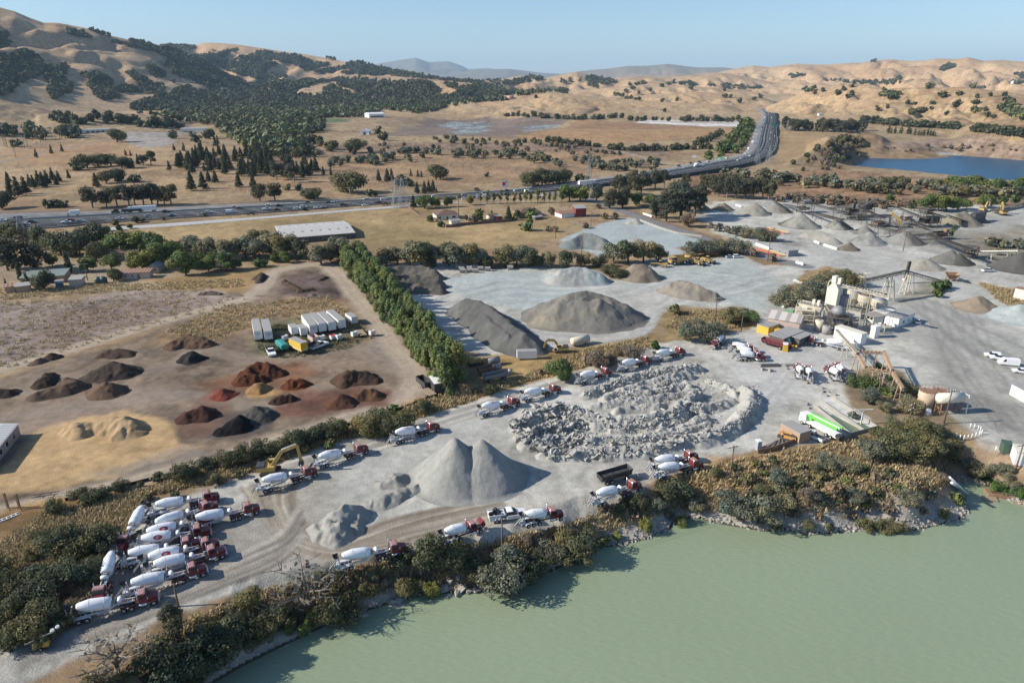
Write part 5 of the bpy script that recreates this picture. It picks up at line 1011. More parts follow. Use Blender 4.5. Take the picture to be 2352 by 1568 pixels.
for x,y,_ in E_:
 if rng.random()<(.3 if x<20 else .8):
  a=rng.normal(size=2)*1.4;X,Y=x+a[0],y+abs(a[1])*.9;Z=gz(X,Y)
  if Z>LAKE_Z-.35:it.append(((X,Y,Z),.18+.42*rng.random()**2))
bulk('shore_rocks',it,rocks,RMAT,'pale broken stones lining the lake shore','stones')
NF=260
Ltop=resample(world_line(FW_TOP),NF);Lmed=resample(world_line(FW_MED),NF);Lbot=resample(world_line(FW_BOT),NF)
def strip(name,A,B,m,dz=0.0,kind='structure',skirt=None):
 n=len(A);V=np.concatenate([A+(0,0,dz),B+(0,0,dz)]);i=np.arange(n-1)
 F=np.stack([i,i+n,i+n+1,i+1],1)
 if skirt is not None:
  k=len(V);V=np.concatenate([V,np.c_[B[:,:2],np.full(n,-1.0)],np.c_[A[:,:2],np.full(n,-1.0)]])
  F=np.concatenate([F,np.stack([i+n,i+k,i+k+1,i+n+1],1),np.stack([i,i+1,i+k+n+1,i+k+n],1)])
 return tag(obj(name,np_mesh(name,V,F,[m])),kind=kind)
def mixl(A,B,t):return A*(1-t)+B*t
ASPH_F=mat('worn_asphalt',tuple(C(128,128,128)),.9,var=.14,scale=.12,dirt=.3,dirtcol=tuple(C(100,100,102)));ASPH_N=mat('dark_asphalt',tuple(C(60,62,66)),.9,var=.14,scale=.12,dirt=.3,dirtcol=tuple(C(78,78,82)))
strip('freeway',Ltop,Lmed,ASPH_F,.25,skirt=True);strip('freeway',Lmed,Lbot,ASPH_N,.25,skirt=True)
PAINT=mat('road_paint',(.72,.72,.68),.8,var=.08)
def dashes(ts,A,B,dash,wd,name):
 mb=MB()
 for t in ts:
  P=mixl(A,B,t);seg=np.linalg.norm(np.diff(P[:,:2],axis=0),axis=1);acc=0
  S=np.r_[0,np.cumsum(seg)];pos=0
  while pos<S[-1]-dash:
   a=[np.interp(pos,S,P[:,k])for k in range(3)];b=[np.interp(pos+dash,S,P[:,k])for k in range(3)]
   d=np.array(b)-np.array(a);r=np.array((-d[1],d[0],0));r/=np.linalg.norm(r)+1e-9;z=np.array((0,0,.012))
   a=np.array(a)+(0,0,.25)+z;b=np.array(b)+(0,0,.25)+z
   if hypot(a[0],a[1])<1500:mb.quad(tuple(a-r*wd),tuple(b-r*wd),tuple(b+r*wd),tuple(a+r*wd))
   pos+=dash*2.6 if dash<20 else dash
 return tag(mb.build(name,PAINT),kind='structure')
dashes([.22,.4,.58,.76],Ltop,Lmed,5,.14,'lane_marking');dashes([.22,.4,.58,.76],Lmed,Lbot,5,.14,'lane_marking')
dashes([.1,.93],Ltop,Lmed,30,.12,'edge_line');dashes([.06,.9],Lmed,Lbot,30,.12,'edge_line')
CONC=mat('concrete',tuple(C(176,172,164)),.9,var=.14,scale=.4,dirt=.35,dirtcol=(.2,.19,.17))
CONCD=mat('grey_concrete_wall',tuple(C(120,118,114)),.9,var=.16,scale=.3,dirt=.4,dirtcol=(.12,.11,.1))
def wall(P,w,h,z0=0.2):
 mb=MB();n=len(P);d=np.gradient(P[:,:2],axis=0);d/=np.linalg.norm(d,axis=1)[:,None];r=np.stack([-d[:,1],d[:,0]],1)*w/2
 V=[]
 for i in range(n):
  x,y,z=P[i];V+=[(x-r[i,0],y-r[i,1],z+z0),(x+r[i,0],y+r[i,1],z+z0),(x+r[i,0]*.5,y+r[i,1]*.5,z+z0+h),(x-r[i,0]*.5,y-r[i,1]*.5,z+z0+h)]
 F=[]
 for i in range(n-1):
  a=i*4;b=a+4;F+=[(a,b,b+3,a+3),(a+1,a+2,b+2,b+1),(a+3,b+3,b+2,a+2)]
 return mb.add(V,F)
tag(wall(Lmed,.6,1.1).build('median_barrier',CONC),'long concrete barrier dividing the two freeway carriageways','barrier')
k=[i for i in range(NF)if 700>Lbot[i,0]>150 and Lbot[i,1]<1100]
rail=MB();rail.path([(p[0],p[1],p[2]+.85)for p in Lbot[k]],.12,.35);tag(rail.build('guard_rail',mat('galvanised_steel',(.45,.46,.47),.45,.6)),'low steel guard rail on the near edge of the freeway bend','guard rail')
tag(wall(Lbot[k],.5,1.0).build('bridge_parapet',CONC),'concrete parapet along the raised near side of the freeway bend','parapet')
kt=[i for i in range(NF)if Ltop[i,0]<-20]
rl=MB();Pt=Ltop[kt];
for i in range(0,len(Pt)-1):
 rl.bar((Pt[i][0],Pt[i][1]+1.2,.95),(Pt[i+1][0],Pt[i+1][1]+1.2,.95),.1,.35)
 rl.bar((Pt[i][0],Pt[i][1]+1.2,0),(Pt[i][0],Pt[i][1]+1.2,.9),.15)
tag(rl.build('guard_rail',MATS['galvanised_steel']),'steel guard rail on posts along the far shoulder of the freeway','guard rail')
FR1=[(100,538),(175,532),(260,522),(420,511),(588,499),(763,485),(913,473),(1000,466),(1100,459),(1180,453),(1250,447)];FR2=[(105,541),(185,537),(270,528),(430,517),(588,504),(763,489),(913,477),(1000,470),(1100,463),(1180,457),(1250,451)]
A=resample([g3(*p)for p in FR1],60);B_=resample([g3(*p)for p in FR2],60)
strip('frontage_road',A,B_,mat('pale_road',tuple(C(196,196,194)),.9,var=.12,scale=.1),.06)
fe=MB();P=resample([g3(px,py+1.5)for px,py in FR2],90)
for i in range(len(P)-1):fe.bar((P[i][0],P[i][1],0),(P[i][0],P[i][1],1.3),.08);fe.bar((P[i][0],P[i][1],1.2),(P[i+1][0],P[i+1][1],1.2),.03);fe.bar((P[i][0],P[i][1],.7),(P[i+1][0],P[i+1][1],.7),.03)
tag(fe.build('wire_fence',mat('weathered_wood',(.16,.14,.12),.9)),'thin post and wire fence beside the pale frontage road','fence')
GLASS=mat('dark_glass',(.02,.025,.03),.12,var=.05);TYRE=mat('tyre_rubber',(.022,.022,.022),.85,var=.1);RIM=mat('wheel_rim',(.55,.55,.56),.35,.7)
CHROME=mat('chrome',(.75,.75,.76),.2,.9);LAMP=mat('lamp_glass',(.8,.8,.75),.2);REDLAMP=mat('tail_lamp',(.45,.02,.02),.3);STEELD=mat('dark_steel',(.05,.05,.055),.55,.3,dirt=.5,dirtcol=(.22,.2,.18))
CARCOL={'white':(.80,.80,.79),'silver':(.45,.46,.48),'black':(.012,.012,.014),'dark grey':(.045,.048,.055),'red':(.26,.02,.02),'dark red':(.10,.012,.014),'blue':(.06,.12,.26),'pale blue':(.30,.38,.46),'yellow':(.75,.42,.03),'green':(.05,.3,.06),'teal':(.02,.26,.24)}
def paint(c):return mat(c.replace(' ','_')+'_paint',CARCOL[c],.28,var=.04,scale=.6)
def car_shapes(t):
 """outline pieces of a vehicle, x forward, centred"""
 b,gl,w=MB(),MB(),[]
 if t=='sedan':
  b.prism([(-2.3,.35),(2.3,.35),(2.35,.65),(1.3,.92),(-1.5,.98),(-2.35,.9)],-.9,.9)
  gl.add(*cabin(-1.75,.95,-1.05,.35,.93,1.42,.84,.66));b.add(*cabin(-1.08,.38,-1.0,.28,1.42,1.47,.66,.62));w=[(-1.4,.33),(1.45,.33)]
 elif t=='suv':
  b.prism([(-2.3,.4),(2.35,.4),(2.4,.85),(1.35,1.08),(-2.25,1.1),(-2.35,.9)],-.95,.95);gl.add(*cabin(-2.2,1.1,-1.9,.45,1.08,1.68,.9,.74));b.add(*cabin(-1.95,.5,-1.85,.35,1.68,1.76,.76,.7));w=[(-1.4,.38),(1.5,.38)]
 elif t=='pickup':
  b.prism([(-2.8,.45),(2.75,.45),(2.8,.95),(1.6,1.15),(-.2,1.15),(-2.8,1.1)],-.97,.97);gl.add(*cabin(-.35,1.45,-.1,.75,1.14,1.75,.9,.74));b.add(*cabin(-.15,.8,-.08,.65,1.75,1.82,.75,.7));w=[(-1.75,.4),(1.8,.4)]
 elif t=='van':
  b.prism([(-2.7,.4),(2.7,.4),(2.75,1.0),(2.0,1.3),(1.5,2.2),(-2.7,2.25)],-.98,.98);gl.prism([(1.98,1.32),(1.55,2.1),(1.0,2.1),(1.0,1.35)],-.985,.985);w=[(-1.6,.36),(1.8,.36)]
 elif t=='box':
  b.box(-4.0,1.6,-1.2,1.2,1.0,3.6);b.prism([(1.75,.5),(3.5,.5),(3.55,1.3),(3.1,1.5),(2.8,2.4),(1.75,2.45)],-1.05,1.05);gl.prism([(3.12,1.52),(2.84,2.3),(2.1,2.3),(2.1,1.55)],-1.06,1.06);w=[(-2.4,.48),(2.7,.48)]
 elif t=='semi':
  b.box(-10.5,4.2,-1.3,1.3,1.15,4.0);b.prism([(4.9,.6),(9.3,.6),(9.4,1.6),(7.9,2.0),(7.5,2.9),(6.6,3.8),(4.9,3.9)],-1.15,1.15);gl.prism([(7.93,2.05),(7.55,2.85),(6.9,2.85),(6.9,2.1)],-1.16,1.16);w=[(-9.4,.52),(-8.1,.52),(4.9,.52),(6.1,.52),(8.5,.52)]
 elif t=='flatbed':
  b.box(-10,3.6,-1.25,1.25,1.0,1.3);b.box(-9.0,3.0,-1.2,1.2,1.32,2.5);b.prism([(4.4,.6),(9.0,.6),(9.1,1.6),(7.6,2.0),(7.2,3.0),(5.2,3.1)],-1.15,1.15);gl.prism([(7.63,2.05),(7.25,2.85),(6.4,2.85),(6.4,2.1)],-1.16,1.16);w=[(-8.8,.52),(-7.5,.52),(4.6,.52),(5.8,.52),(8.2,.52)]
 return b,gl,w
def cabin(x0,x1,x2,x3,z0,z1,w0,w1):
 v=[(x0,-w0,z0),(x1,-w0,z0),(x1,w0,z0),(x0,w0,z0),(x2,-w1,z1),(x3,-w1,z1),(x3,w1,z1),(x2,w1,z1)]
 return v,[(0,3,2,1),(4,5,6,7),(0,1,5,4),(1,2,6,5),(2,3,7,6),(3,0,4,7)]
def wheel_mb(x,y,r,wdt=.25):
 mb=MB();mb.rev((x,y-wdt/2,r),(x,y+wdt/2,r),[(0,r*.86),(.12,r),(.88,r),(1,r*.86)],14);return mb
def rim_mb(x,y,r,s,wdt=.25):
 mb=MB();yy=y+s*(wdt/2+.004);mb.rev((x,yy-s*.03,r),(x,yy+s*.012,r),[(0,r*.55),(.8,r*.55),(1,r*.3)],12);return mb
_car={}
def far_car(t,c):
 if(t,c)in _car:return _car[(t,c)]
 b,gl,w=car_shapes(t);wm=MB();hw=.85 if t in('sedan','suv','pickup','van')else 1.1
 for x,r in w:
  for s in(-1,1):wm.add(*[(q:=wheel_mb(x,s*hw,r)).v,q.f])
 me=bpy.data.meshes.new(t);n1=len(b.v);n2=n1+len(gl.v)
 me.from_pydata(b.v+gl.v+wm.v,[],b.f+[tuple(i+n1 for i in f)for f in gl.f]+[tuple(i+n2 for i in f)for f in wm.f])
 for m in(paint(c),GLASS,TYRE):me.materials.append(m)
 me.polygons.foreach_set('material_index',[0]*len(b.f)+[1]*len(gl.f)+[2]*len(wm.f));me.update();_car[(t,c)]=me;return me
def near_car(name,t,c,label,cat,loc,rz,group=None,bed=None):
 o=thing(name,label,cat,loc,rz,group);b,gl,w=car_shapes(t);b.build('body',paint(c),o);gl.build('windows',GLASS,o);hw=.85 if t in('sedan','suv','pickup','van')else 1.1
 for x,r in w:
  for s in(-1,1):
   q=wheel_mb(x,s*hw,r).build('wheel',TYRE,o);rim_mb(x,s*hw,r,s).build('rim',RIM,q)
 x1=max(v[0]for v in b.v);x0=min(v[0]for v in b.v)
 for s in(-1,1):
  MB().cbox(x1-.02,s*hw*.8,.78,.12,.3,.16).build('headlight',LAMP,o);MB().cbox(x0+.02,s*hw*.85,.85,.12,.18,.2).build('tail_light',REDLAMP,o)
 if t=='pickup':
  MB().box(-2.7,-.45,-.8,.8,1.09,1.18).build('bed_floor',STEELD,o)
 return o
def fw_dir(px,py):
 """travel direction of the freeway near a grid point, and its road height"""
 x,y=g(px,py,fw_z(px)+.3);i=int(np.argmin((Lmed[:,0]-x)**2+(Lmed[:,1]-y)**2));i=min(max(i,2),NF-3);d=Lmed[i+2]-Lmed[i-2]
 return x,y,Lmed[i,2]+.25,atan2(d[1],d[0]),i
CARS="""0 4 506 p white|41 502 v0 dark|60 514 s white|75 510 u dark|168.7 493.5 b white|152 510 p white|164 505 s red|185 507 s pblue|275 502 s white|342 495 s silver|382 486 u dgrey|397 494.7 s blue|464 493 s silver|479 487 u white|529 487 v white|576 491 p black|537 476 s red|551 477.5 s dgrey
612 479.6 p white|615 471.6 s white|640.5 471.6 s dgrey|637 481.5 s dred|705 466 u black|683 478.5 s white|697 475 u white|755 465 s black|766 463 s white|730 477 p silver|743 475 s silver|789 471 u black|841 457.7 u white|839 470.7 s white|881 457 s white|869 464.7 p dred|884 467.7 p dred|998 451 u white|1067 446 s silver|1113 442 s pblue|1067 456 s white|1114 450.7 v white|1142 447.7 p dred|1164 446 u dgrey|1043 456.7 u black|1094 453 u dgrey|1163 437 s black
1186 436.7 s white|1198.5 442.7 s white|1212 439.7 v white|1242 438.4 s silver|1226 431 s dgrey|1352 422 t white|1368 414.7 s white|1417 413.4 s black|1489 394 s white|1531 393 p white
1558.5 380.7 u black|1571 386 s white|1586 374.4 s black|1598.5 381.4 b white|1606 372 p dgrey|1626 369.7 s white|1615 380 u white|1633.7 375.2 s white|1668.7 361.4 u white|1695 366.4 s white|1702 363.2 s white|1712.5 350.7 s white|1721 357.7 u white|1716 344 s white|1718.5 340 v white|1728.7 327.7 b white|1746 344 s white|1738.7 307.7 u white|1746 306.4 s white|1748.7 295 s white|1751 291.4 s black|1753.7 280 u white|1756 270 b white
1768 317.7 s white|1771 304 u white|1768 325.2 s red|1775.4 284 s white|1771.7 270 v white|1777 335 s silver|1762 340 u dgrey|1774 295 u black|1779 312 s white|1762 262 s white|1745 256.5 u white|1722 249 v white|1700 246.5 s white"""
SH={'s':'sedan','u':'suv','p':'pickup','v':'van','b':'box','t':'semi'};CC={'dgrey':'dark grey','dred':'dark red','pblue':'pale blue','dark':'dark grey'}
NM={'sedan':'car','suv':'suv','pickup':'pickup_truck','van':'van','box':'box_truck','semi':'semi_truck'}
for ln in CARS.split('\n'):
 for e in ln.split('|'):
  q=e.split()
  if len(q)==5:q=q[1:]
  px,py,t,c=float(q[0]),float(q[1]),SH[q[2][0]],CC.get(q[3],q[3])
  x,y,z,a,i=fw_dir(px,py+2)
  n=np.array((-sin(a),cos(a)));side=(np.array((x,y))-Lmed[i,:2])@n
  o=obj(NM[t],far_car(t,c),None,(x,y,z+.02),a+(pi if side>0 else 0));part='left of the lattice towers' if px<930 else('passing the ranch houses' if px<1300 else('on the raised bend' if py>345 else 'on the stretch toward the hills'))
  register(o,f"{c} {'saloon car' if t == 'sedan' else NM[t].replace('_', ' ')} on the {'far' if side > 0 else 'near'} carriageway {part}",NM[t].replace('_',' '),'vehicles driving on the freeway',px)
for px,py,t,c,lab in[(321,487,'semi','white','long white semi truck pulled up on the far freeway shoulder'),(292,489,'flatbed','dark grey','dark flatbed truck passing in front of the white semi')]:
 x,y,z,a,i=fw_dir(px,py);o=obj('semi_truck' if t=='semi' else 'flatbed_truck',far_car(t,c),None,(x,y,z+.02),a+pi);tag(o,lab,'truck')
STEELG=mat('grey_steel',(.33,.34,.35),.5,.4);WOODP=mat('pole_wood',(.14,.095,.065),.9,var=.25,scale=2)
def board(name,label,cat,px,py_base,py_top,wpx,hpx,faces,rz=0.0,two=False):
 x,y,z=gt(px,py_base);s=ppm(x,y);Ht=(py_base-py_top)/s;w,h=wpx/s,hpx/s
 o=thing(name,label,cat,(x,y,z),rz);mb=MB()
 for sx in((-w*.3,w*.3)if two else(0,)):mb.cyl((sx,.3,-.3),(sx,.3,Ht-h*.1),.22,.18,8)
 mb.build('post',STEELG,o)
 for nm,x0,x1,z0,z1,m in faces:MB().box(-w/2+w*x0,-w/2+w*x1,-.12-.02*(nm!='panel'),.1,Ht-h+h*z0,Ht-h+h*z1).build(nm,m,o)
 return o
WH=mat('white_sheet',(.82,.82,.8),.5,var=.05);SIGNRED=mat('sign_red',(.75,.06,.02),.5);SIGNGRN=mat('sign_green',(.01,.30,.16),.5)
bb=board('billboard','white billboard with red block beside the freeway','billboard',1160,441,417,14,13,[('panel',0,1,0,1,WH),('red_block',.02,.58,.3,.86,SIGNRED),('green_strip',.55,.98,.9,1.0,SIGNGRN)],.15)
board('billboard','small white billboard at the near edge of the freeway','billboard',1096,458,446,6,8,[('panel',0,1,0,1,WH)],.2)
board('road_sign','wide green gantry sign over the freeway bend','road sign',1651,380,361,12,7,[('panel',0,1,0,1,SIGNGRN),('white_border',.03,.97,.04,.1,WH),('legend',.12,.85,.5,.62,WH),('legend',.12,.6,.25,.37,WH)],-.3)
board('road_sign','pale sign board on a post left of the green sign','road sign',1593,374,357,10,6,[('panel',0,1,0,1,mat('pale_grey_sheet',(.5,.52,.56),.5))],-.2)
board('road_sign','green sign spanning the freeway far up the valley','road sign',1780,292,285,18,3,[('panel',0,1,0,1,SIGNGRN)],0,True)
def lamp(px,py,hp,label):
 x,y,z=gt(px,py);s=ppm(x,y);H=hp/s;o=thing('street_lamp',label,'street lamp',(x,y,z));mb=MB();mb.cyl((0,0,-.3),(0,0,H),.14,.08,7);mb.build('post',STEELG,o)
 for sg in(-1,1):MB().tube([(0,0,H-.3),(sg*1.2,0,H+.2),(sg*2.2,0,H+.3)],.06,5).build('arm',STEELG,o);MB().cbox(sg*2.4,0,H+.27,.8,.3,.14).build('lamp_head',WH,o)
for px,py,hp,wh in[(1285,424,25,'by the dark trees at the freeway bend'),(1210,446,22,'between the ranch houses and the freeway'),(805-0,463,30,'on the freeway shoulder left of the lattice towers'),(902,440,36,'just left of the lattice towers'),(1164,437,20,'next to the red and white billboard'),(985,476,20,'by the ranch house trees'),(1700,356,16,'at the freeway bend beside the green sign'),(1640,352,14,'left of the green gantry sign'),(573,470,36,'beside the freeway near the white van')]:lamp(px,py,hp,f'grey double-arm street lamp {wh}')
def pole(px,py,hp,label,arms=1,lean=0.0,hm=None):
 x,y=g(px,py);z=gz(x,y);s=ppm(x,y,z);H=hm or hp/s/cos(atan2(HC-z,hypot(x,y)));o=thing('utility_pole',label,'utility pole',(x,y,z),lean)
 MB().cyl((0,0,-.3),(0,0,H),.19,.12,8).build('post',WOODP,o)
 for k in range(arms):
  zz=H-.5-k*1.3;MB().bar((-1.3,.14,zz),(1.3,.14,zz),.13,.16).build('crossarm',WOODP,o)
  for sx in(-1.15,-.45,.45,1.15):MB().rev((sx,.14,zz+.08),(sx,.14,zz+.34),[(0,.05),(.5,.09),(1,.05)],8).build('insulator',WH,o)
 return(x,y,z+H-.4)
pp={}
for k,a in{'a':(410,1392,52,'utility pole with white insulators above the lower left bank trees',1,.5),'b':(1153,1245,78,'dark utility pole standing by the truck with junk on its bed',1,.2),'c':(1676,1100,76,'brown utility pole with white crossarm right of the parked trucks',1,.4),'d':(2013,922,66,'utility pole with transformer inside the rusty conveyor frame',2,.3),'e':(2085,980,54,'utility pole with double crossarm beside the pond',2,.6),'f':(2168,972,78,'tall leaning utility pole beside the white fuel tank',1,.2),'g':(2336,1068,70,'utility pole at the right edge above the inlet',1,.2),'h':(1642,738,54,'utility pole with crossarms on the weedy mound',2,.3),'i':(1702,762,48,'slim pole behind the grey bushes of the mound',1,.4),'j':(1416,626,46,'slim utility pole in front of the big willow',1,.3),'k':(1336,585,44,'slim utility pole by the blue-grey gravel pile',1,.2),'l':(1276,548,38,'utility pole in the dry field below the red barn',1,.2),'m':(1357,527,38,'utility pole right of the red barn',1,.2),'n':(1763,600,70,'tall utility pole beside the grey weigh office',1,.2),'o':(2074,576,46,'lone utility pole in the gravel in front of the crushing plant',2,.2),'p':(202,645,40,'utility pole behind the farm water tanks',1,.2),'q':(1700,1010,20,'x',1,0)}.items():
 if a[3]=='x':continue
 pp[k]=pole(*a)
def wire(a,b,sag,label):
 P=[tuple(np.array(a)*(1-t)+np.array(b)*t-np.array((0,0,sag*4*t*(1-t))))for t in np.linspace(0,1,13)]
 mb=MB();
 for d in(-.9,.9):mb.tube([(p[0]+d,p[1],p[2])for p in P],.025,3)
 tag(mb.build('power_line',mat('cable',(.05,.05,.05),.6)),label,'cable')
for a,b,l in[('e','d','sagging power line between the two poles by the pond'),('d','i','power line from the conveyor frame to the weedy mound'),('h','j','power line across the big gravel pile to the willow'),('e','f','power line between the pond pole and the fuel tank pole'),('b','c','power line along the lake bank'),('j','k','power line from the willow to the gravel pile pole'),('f','g','power line along the right-hand track')]:wire(pp[a],pp[b],2.2,l)
def pylon(px,py,hp,wb,label):
 x,y,z=gt(px,py);s=ppm(x,y);H=hp/s;o=thing('lattice_tower',label,'pylon',(x,y,z),.4);w0=wb;mb=MB();n=9
 L=lambda t:w0*(1-t)*.5+.45
 for sx in(-1,1):
  for sy in(-1,1):mb.bar((sx*L(0),sy*L(0),-.3),(sx*L(1),sy*L(1),H),.17)
 for k in range(n):
  t0,t1=k/n,(k+1)/n
  for ax in(0,1):
   for sg in(-1,1):
    P=lambda t,q:(q*L(t),sg*L(t),H*t)if ax==0 else(sg*L(t),q*L(t),H*t)
    mb.bar(P(t0,-1),P(t1,1),.08);mb.bar(P(t0,1),P(t1,-1),.08);mb.bar(P(t1,-1),P(t1,1),.08)
 mb.build('mast',STEELG,o)
 for t in(.72,.84,.95):
  q=MB();zz=H*t
  for sg in(-1,1):q.bar((0,0,zz+.8),(sg*4.5,0,zz),.16);q.bar((0,0,zz),(sg*4.5,0,zz),.16)
  q.build('crossarm',STEELG,o)
pylon(912,476,62,6,'left lattice pylon of the pair beside the frontage road');pylon(926,474,64,6,'right lattice pylon of the pair beside the frontage road');pylon(1350,446,78,6,'lattice pylon standing in front of the dark trees at the bend');pylon(1738,378,36,5,'left pale pylon in front of the freeway bend');pylon(1766,374,38,5,'right pale pylon in front of the freeway bend');pylon(57,562,66,5,'slim lattice pylon behind the farm trees');pylon(1808,302,24,5,'small pylon in front of the dark grove');pylon(1926,300,24,5,'small pylon at the right end of the dark grove')
DRUMW=mat('drum_white',(.80,.81,.82),.35,var=.05,scale=.8,dirt=.28,dirtcol=(.5,.47,.42));TRW=mat('trailer_white',(.60,.61,.62),.5,var=.1,dirt=.7,dirtcol=(.22,.21,.2))
RED=mat('truck_red',(.16,.018,.023),.34,var=.14,scale=.7,dirt=.35,dirtcol=(.26,.16,.15));DRED=mat('fender_red',(.10,.018,.022),.5,var=.1,dirt=.4,dirtcol=(.2,.14,.13));LETR=mat('lettering_red',(.34,.018,.03),.5);LETB=mat('lettering_black',(.03,.035,.08),.5)
FRAME=mat('chassis',(.035,.03,.032),.7,.1,dirt=.5,dirtcol=(.2,.18,.16));GREYM=mat('machinery_grey',(.22,.22,.23),.6,.2,dirt=.5,dirtcol=(.34,.32,.3));AMBER=mat('amber_lamp',(.6,.25,.03),.3)
def text_mesh(txt,size,m,shear=.0,ext=.0):
 cu=bpy.data.curves.new('text','FONT');cu.body=txt;cu.size=size;cu.align_x='LEFT';cu.shear=shear;cu.extrude=ext;cu.resolution_u=2
 o=bpy.data.objects.new('text',cu);COL.objects.link(o);dg=bpy.context.evaluated_depsgraph_get();me=bpy.data.meshes.new_from_object(o.evaluated_get(dg));bpy.data.objects.remove(o);me.materials.clear()
 import bmesh
 bm=bmesh.new();bm.from_mesh(me);bmesh.ops.triangulate(bm,faces=bm.faces)
 for _ in range(3):bmesh.ops.subdivide_edges(bm,edges=[e for e in bm.edges if e.calc_length()>size*.16],cuts=1);bmesh.ops.triangulate(bm,faces=bm.faces)
 bm.to_mesh(me);bm.free()
 if m:me.materials.append(m)
 return me
def on_drum(parts,ang0,prof,a,b,flip=False):
 """wrap flat lettering (x along the axis, y round it) on a drum"""
 a=np.array(a,float);b=np.array(b,float);d=(b-a);L=np.linalg.norm(d);d/=L;u=np.array((0,0,1.));r=np.cross(d,u);r/=np.linalg.norm(r);u=np.cross(r,d)
 mb=MB();ts=[p[0]*L for p in prof];rs=[p[1]for p in prof]
 for me,x0,y0 in parts:
  V=np.array([tuple(v.co)for v in me.vertices]);x=V[:,0]+x0;y=V[:,1]+y0
  if flip:x=2*x0+.0-x+2.2;y=-y
  rad=np.interp(x,ts,rs)+.03;an=ang0+y/1.2
  P=a+d*x[:,None]+(r*np.cos(an)[:,None]+u*np.sin(an)[:,None])*rad[:,None]
  mb.add([tuple(p)for p in P],[tuple(q.vertices)for q in me.polygons])
 return mb
C_=text_mesh('C',1.15,None,.2);ENT=text_mesh('ENTRAL',.62,None,.2);SF=text_mesh('SF',.7,None)
def oval(w,h,n=20):
 me=bpy.data.meshes.new('o');me.from_pydata([(w*cos(t*2*pi/n),h*sin(t*2*pi/n),0)for t in range(n)],[],[tuple(range(n))]);
 import bmesh
 bm=bmesh.new();bm.from_mesh(me);bmesh.ops.triangulate(bm,faces=bm.faces);bmesh.ops.subdivide_edges(bm,edges=bm.edges,cuts=2,use_grid_fill=True);bm.to_mesh(me);bm.free();return me
OV=oval(.85,.52)
def drum(o,a,b,R,mark):
 prof=[(0,.46),(.05,.64),(.36,R),(.8,R),(.95,R*.93),(1,R*.74)]
 D=MB().rev(a,b,prof,20).build('drum',DRUMW,o)
 aa,bb=np.array(a),np.array(b)
 for t,rr in((.065,.66),(.36,R+.012),(.8,R+.012)):MB().rev(aa+(bb-aa)*(t-.008),aa+(bb-aa)*(t+.008),[(0,rr),(1,rr)],20).build('drum_ring',GREYM if t<.1 else TRW,D)
 x0=1.55
 if mark=='side':
  on_drum([(C_,x0,-.55),(ENT,x0+.72,-.42)],-.12,prof,a,b).build('lettering',LETR,D)
 elif mark=='low':on_drum([(C_,x0,-.55),(ENT,x0+.72,-.42)],-.55,prof,a,b).build('lettering',LETR,D)
 elif mark=='top':on_drum([(C_,x0,-.4),(ENT,x0+.72,-.27)],1.15,prof,a,b,True).build('lettering',LETR,D)
 elif mark=='logo':
  q=on_drum([(OV,3.1,0)],.42,prof,a,b).build('logo',LETR,D);on_drum([(SF,2.66,-.22)],.42,[(p,r_+.02)for p,r_ in prof],a,b).build('logo_letters',DRUMW,D)
 return D
def wheels(o,xs,r,hw,dual=True):
 for x in xs:
  for s in(-1,1):
   q=wheel_mb(x,s*hw,r,.5 if dual else .32).build('wheel',TYRE,o);rim_mb(x,s*hw,r,s,.5 if dual else .32).build('rim',RIM,q)
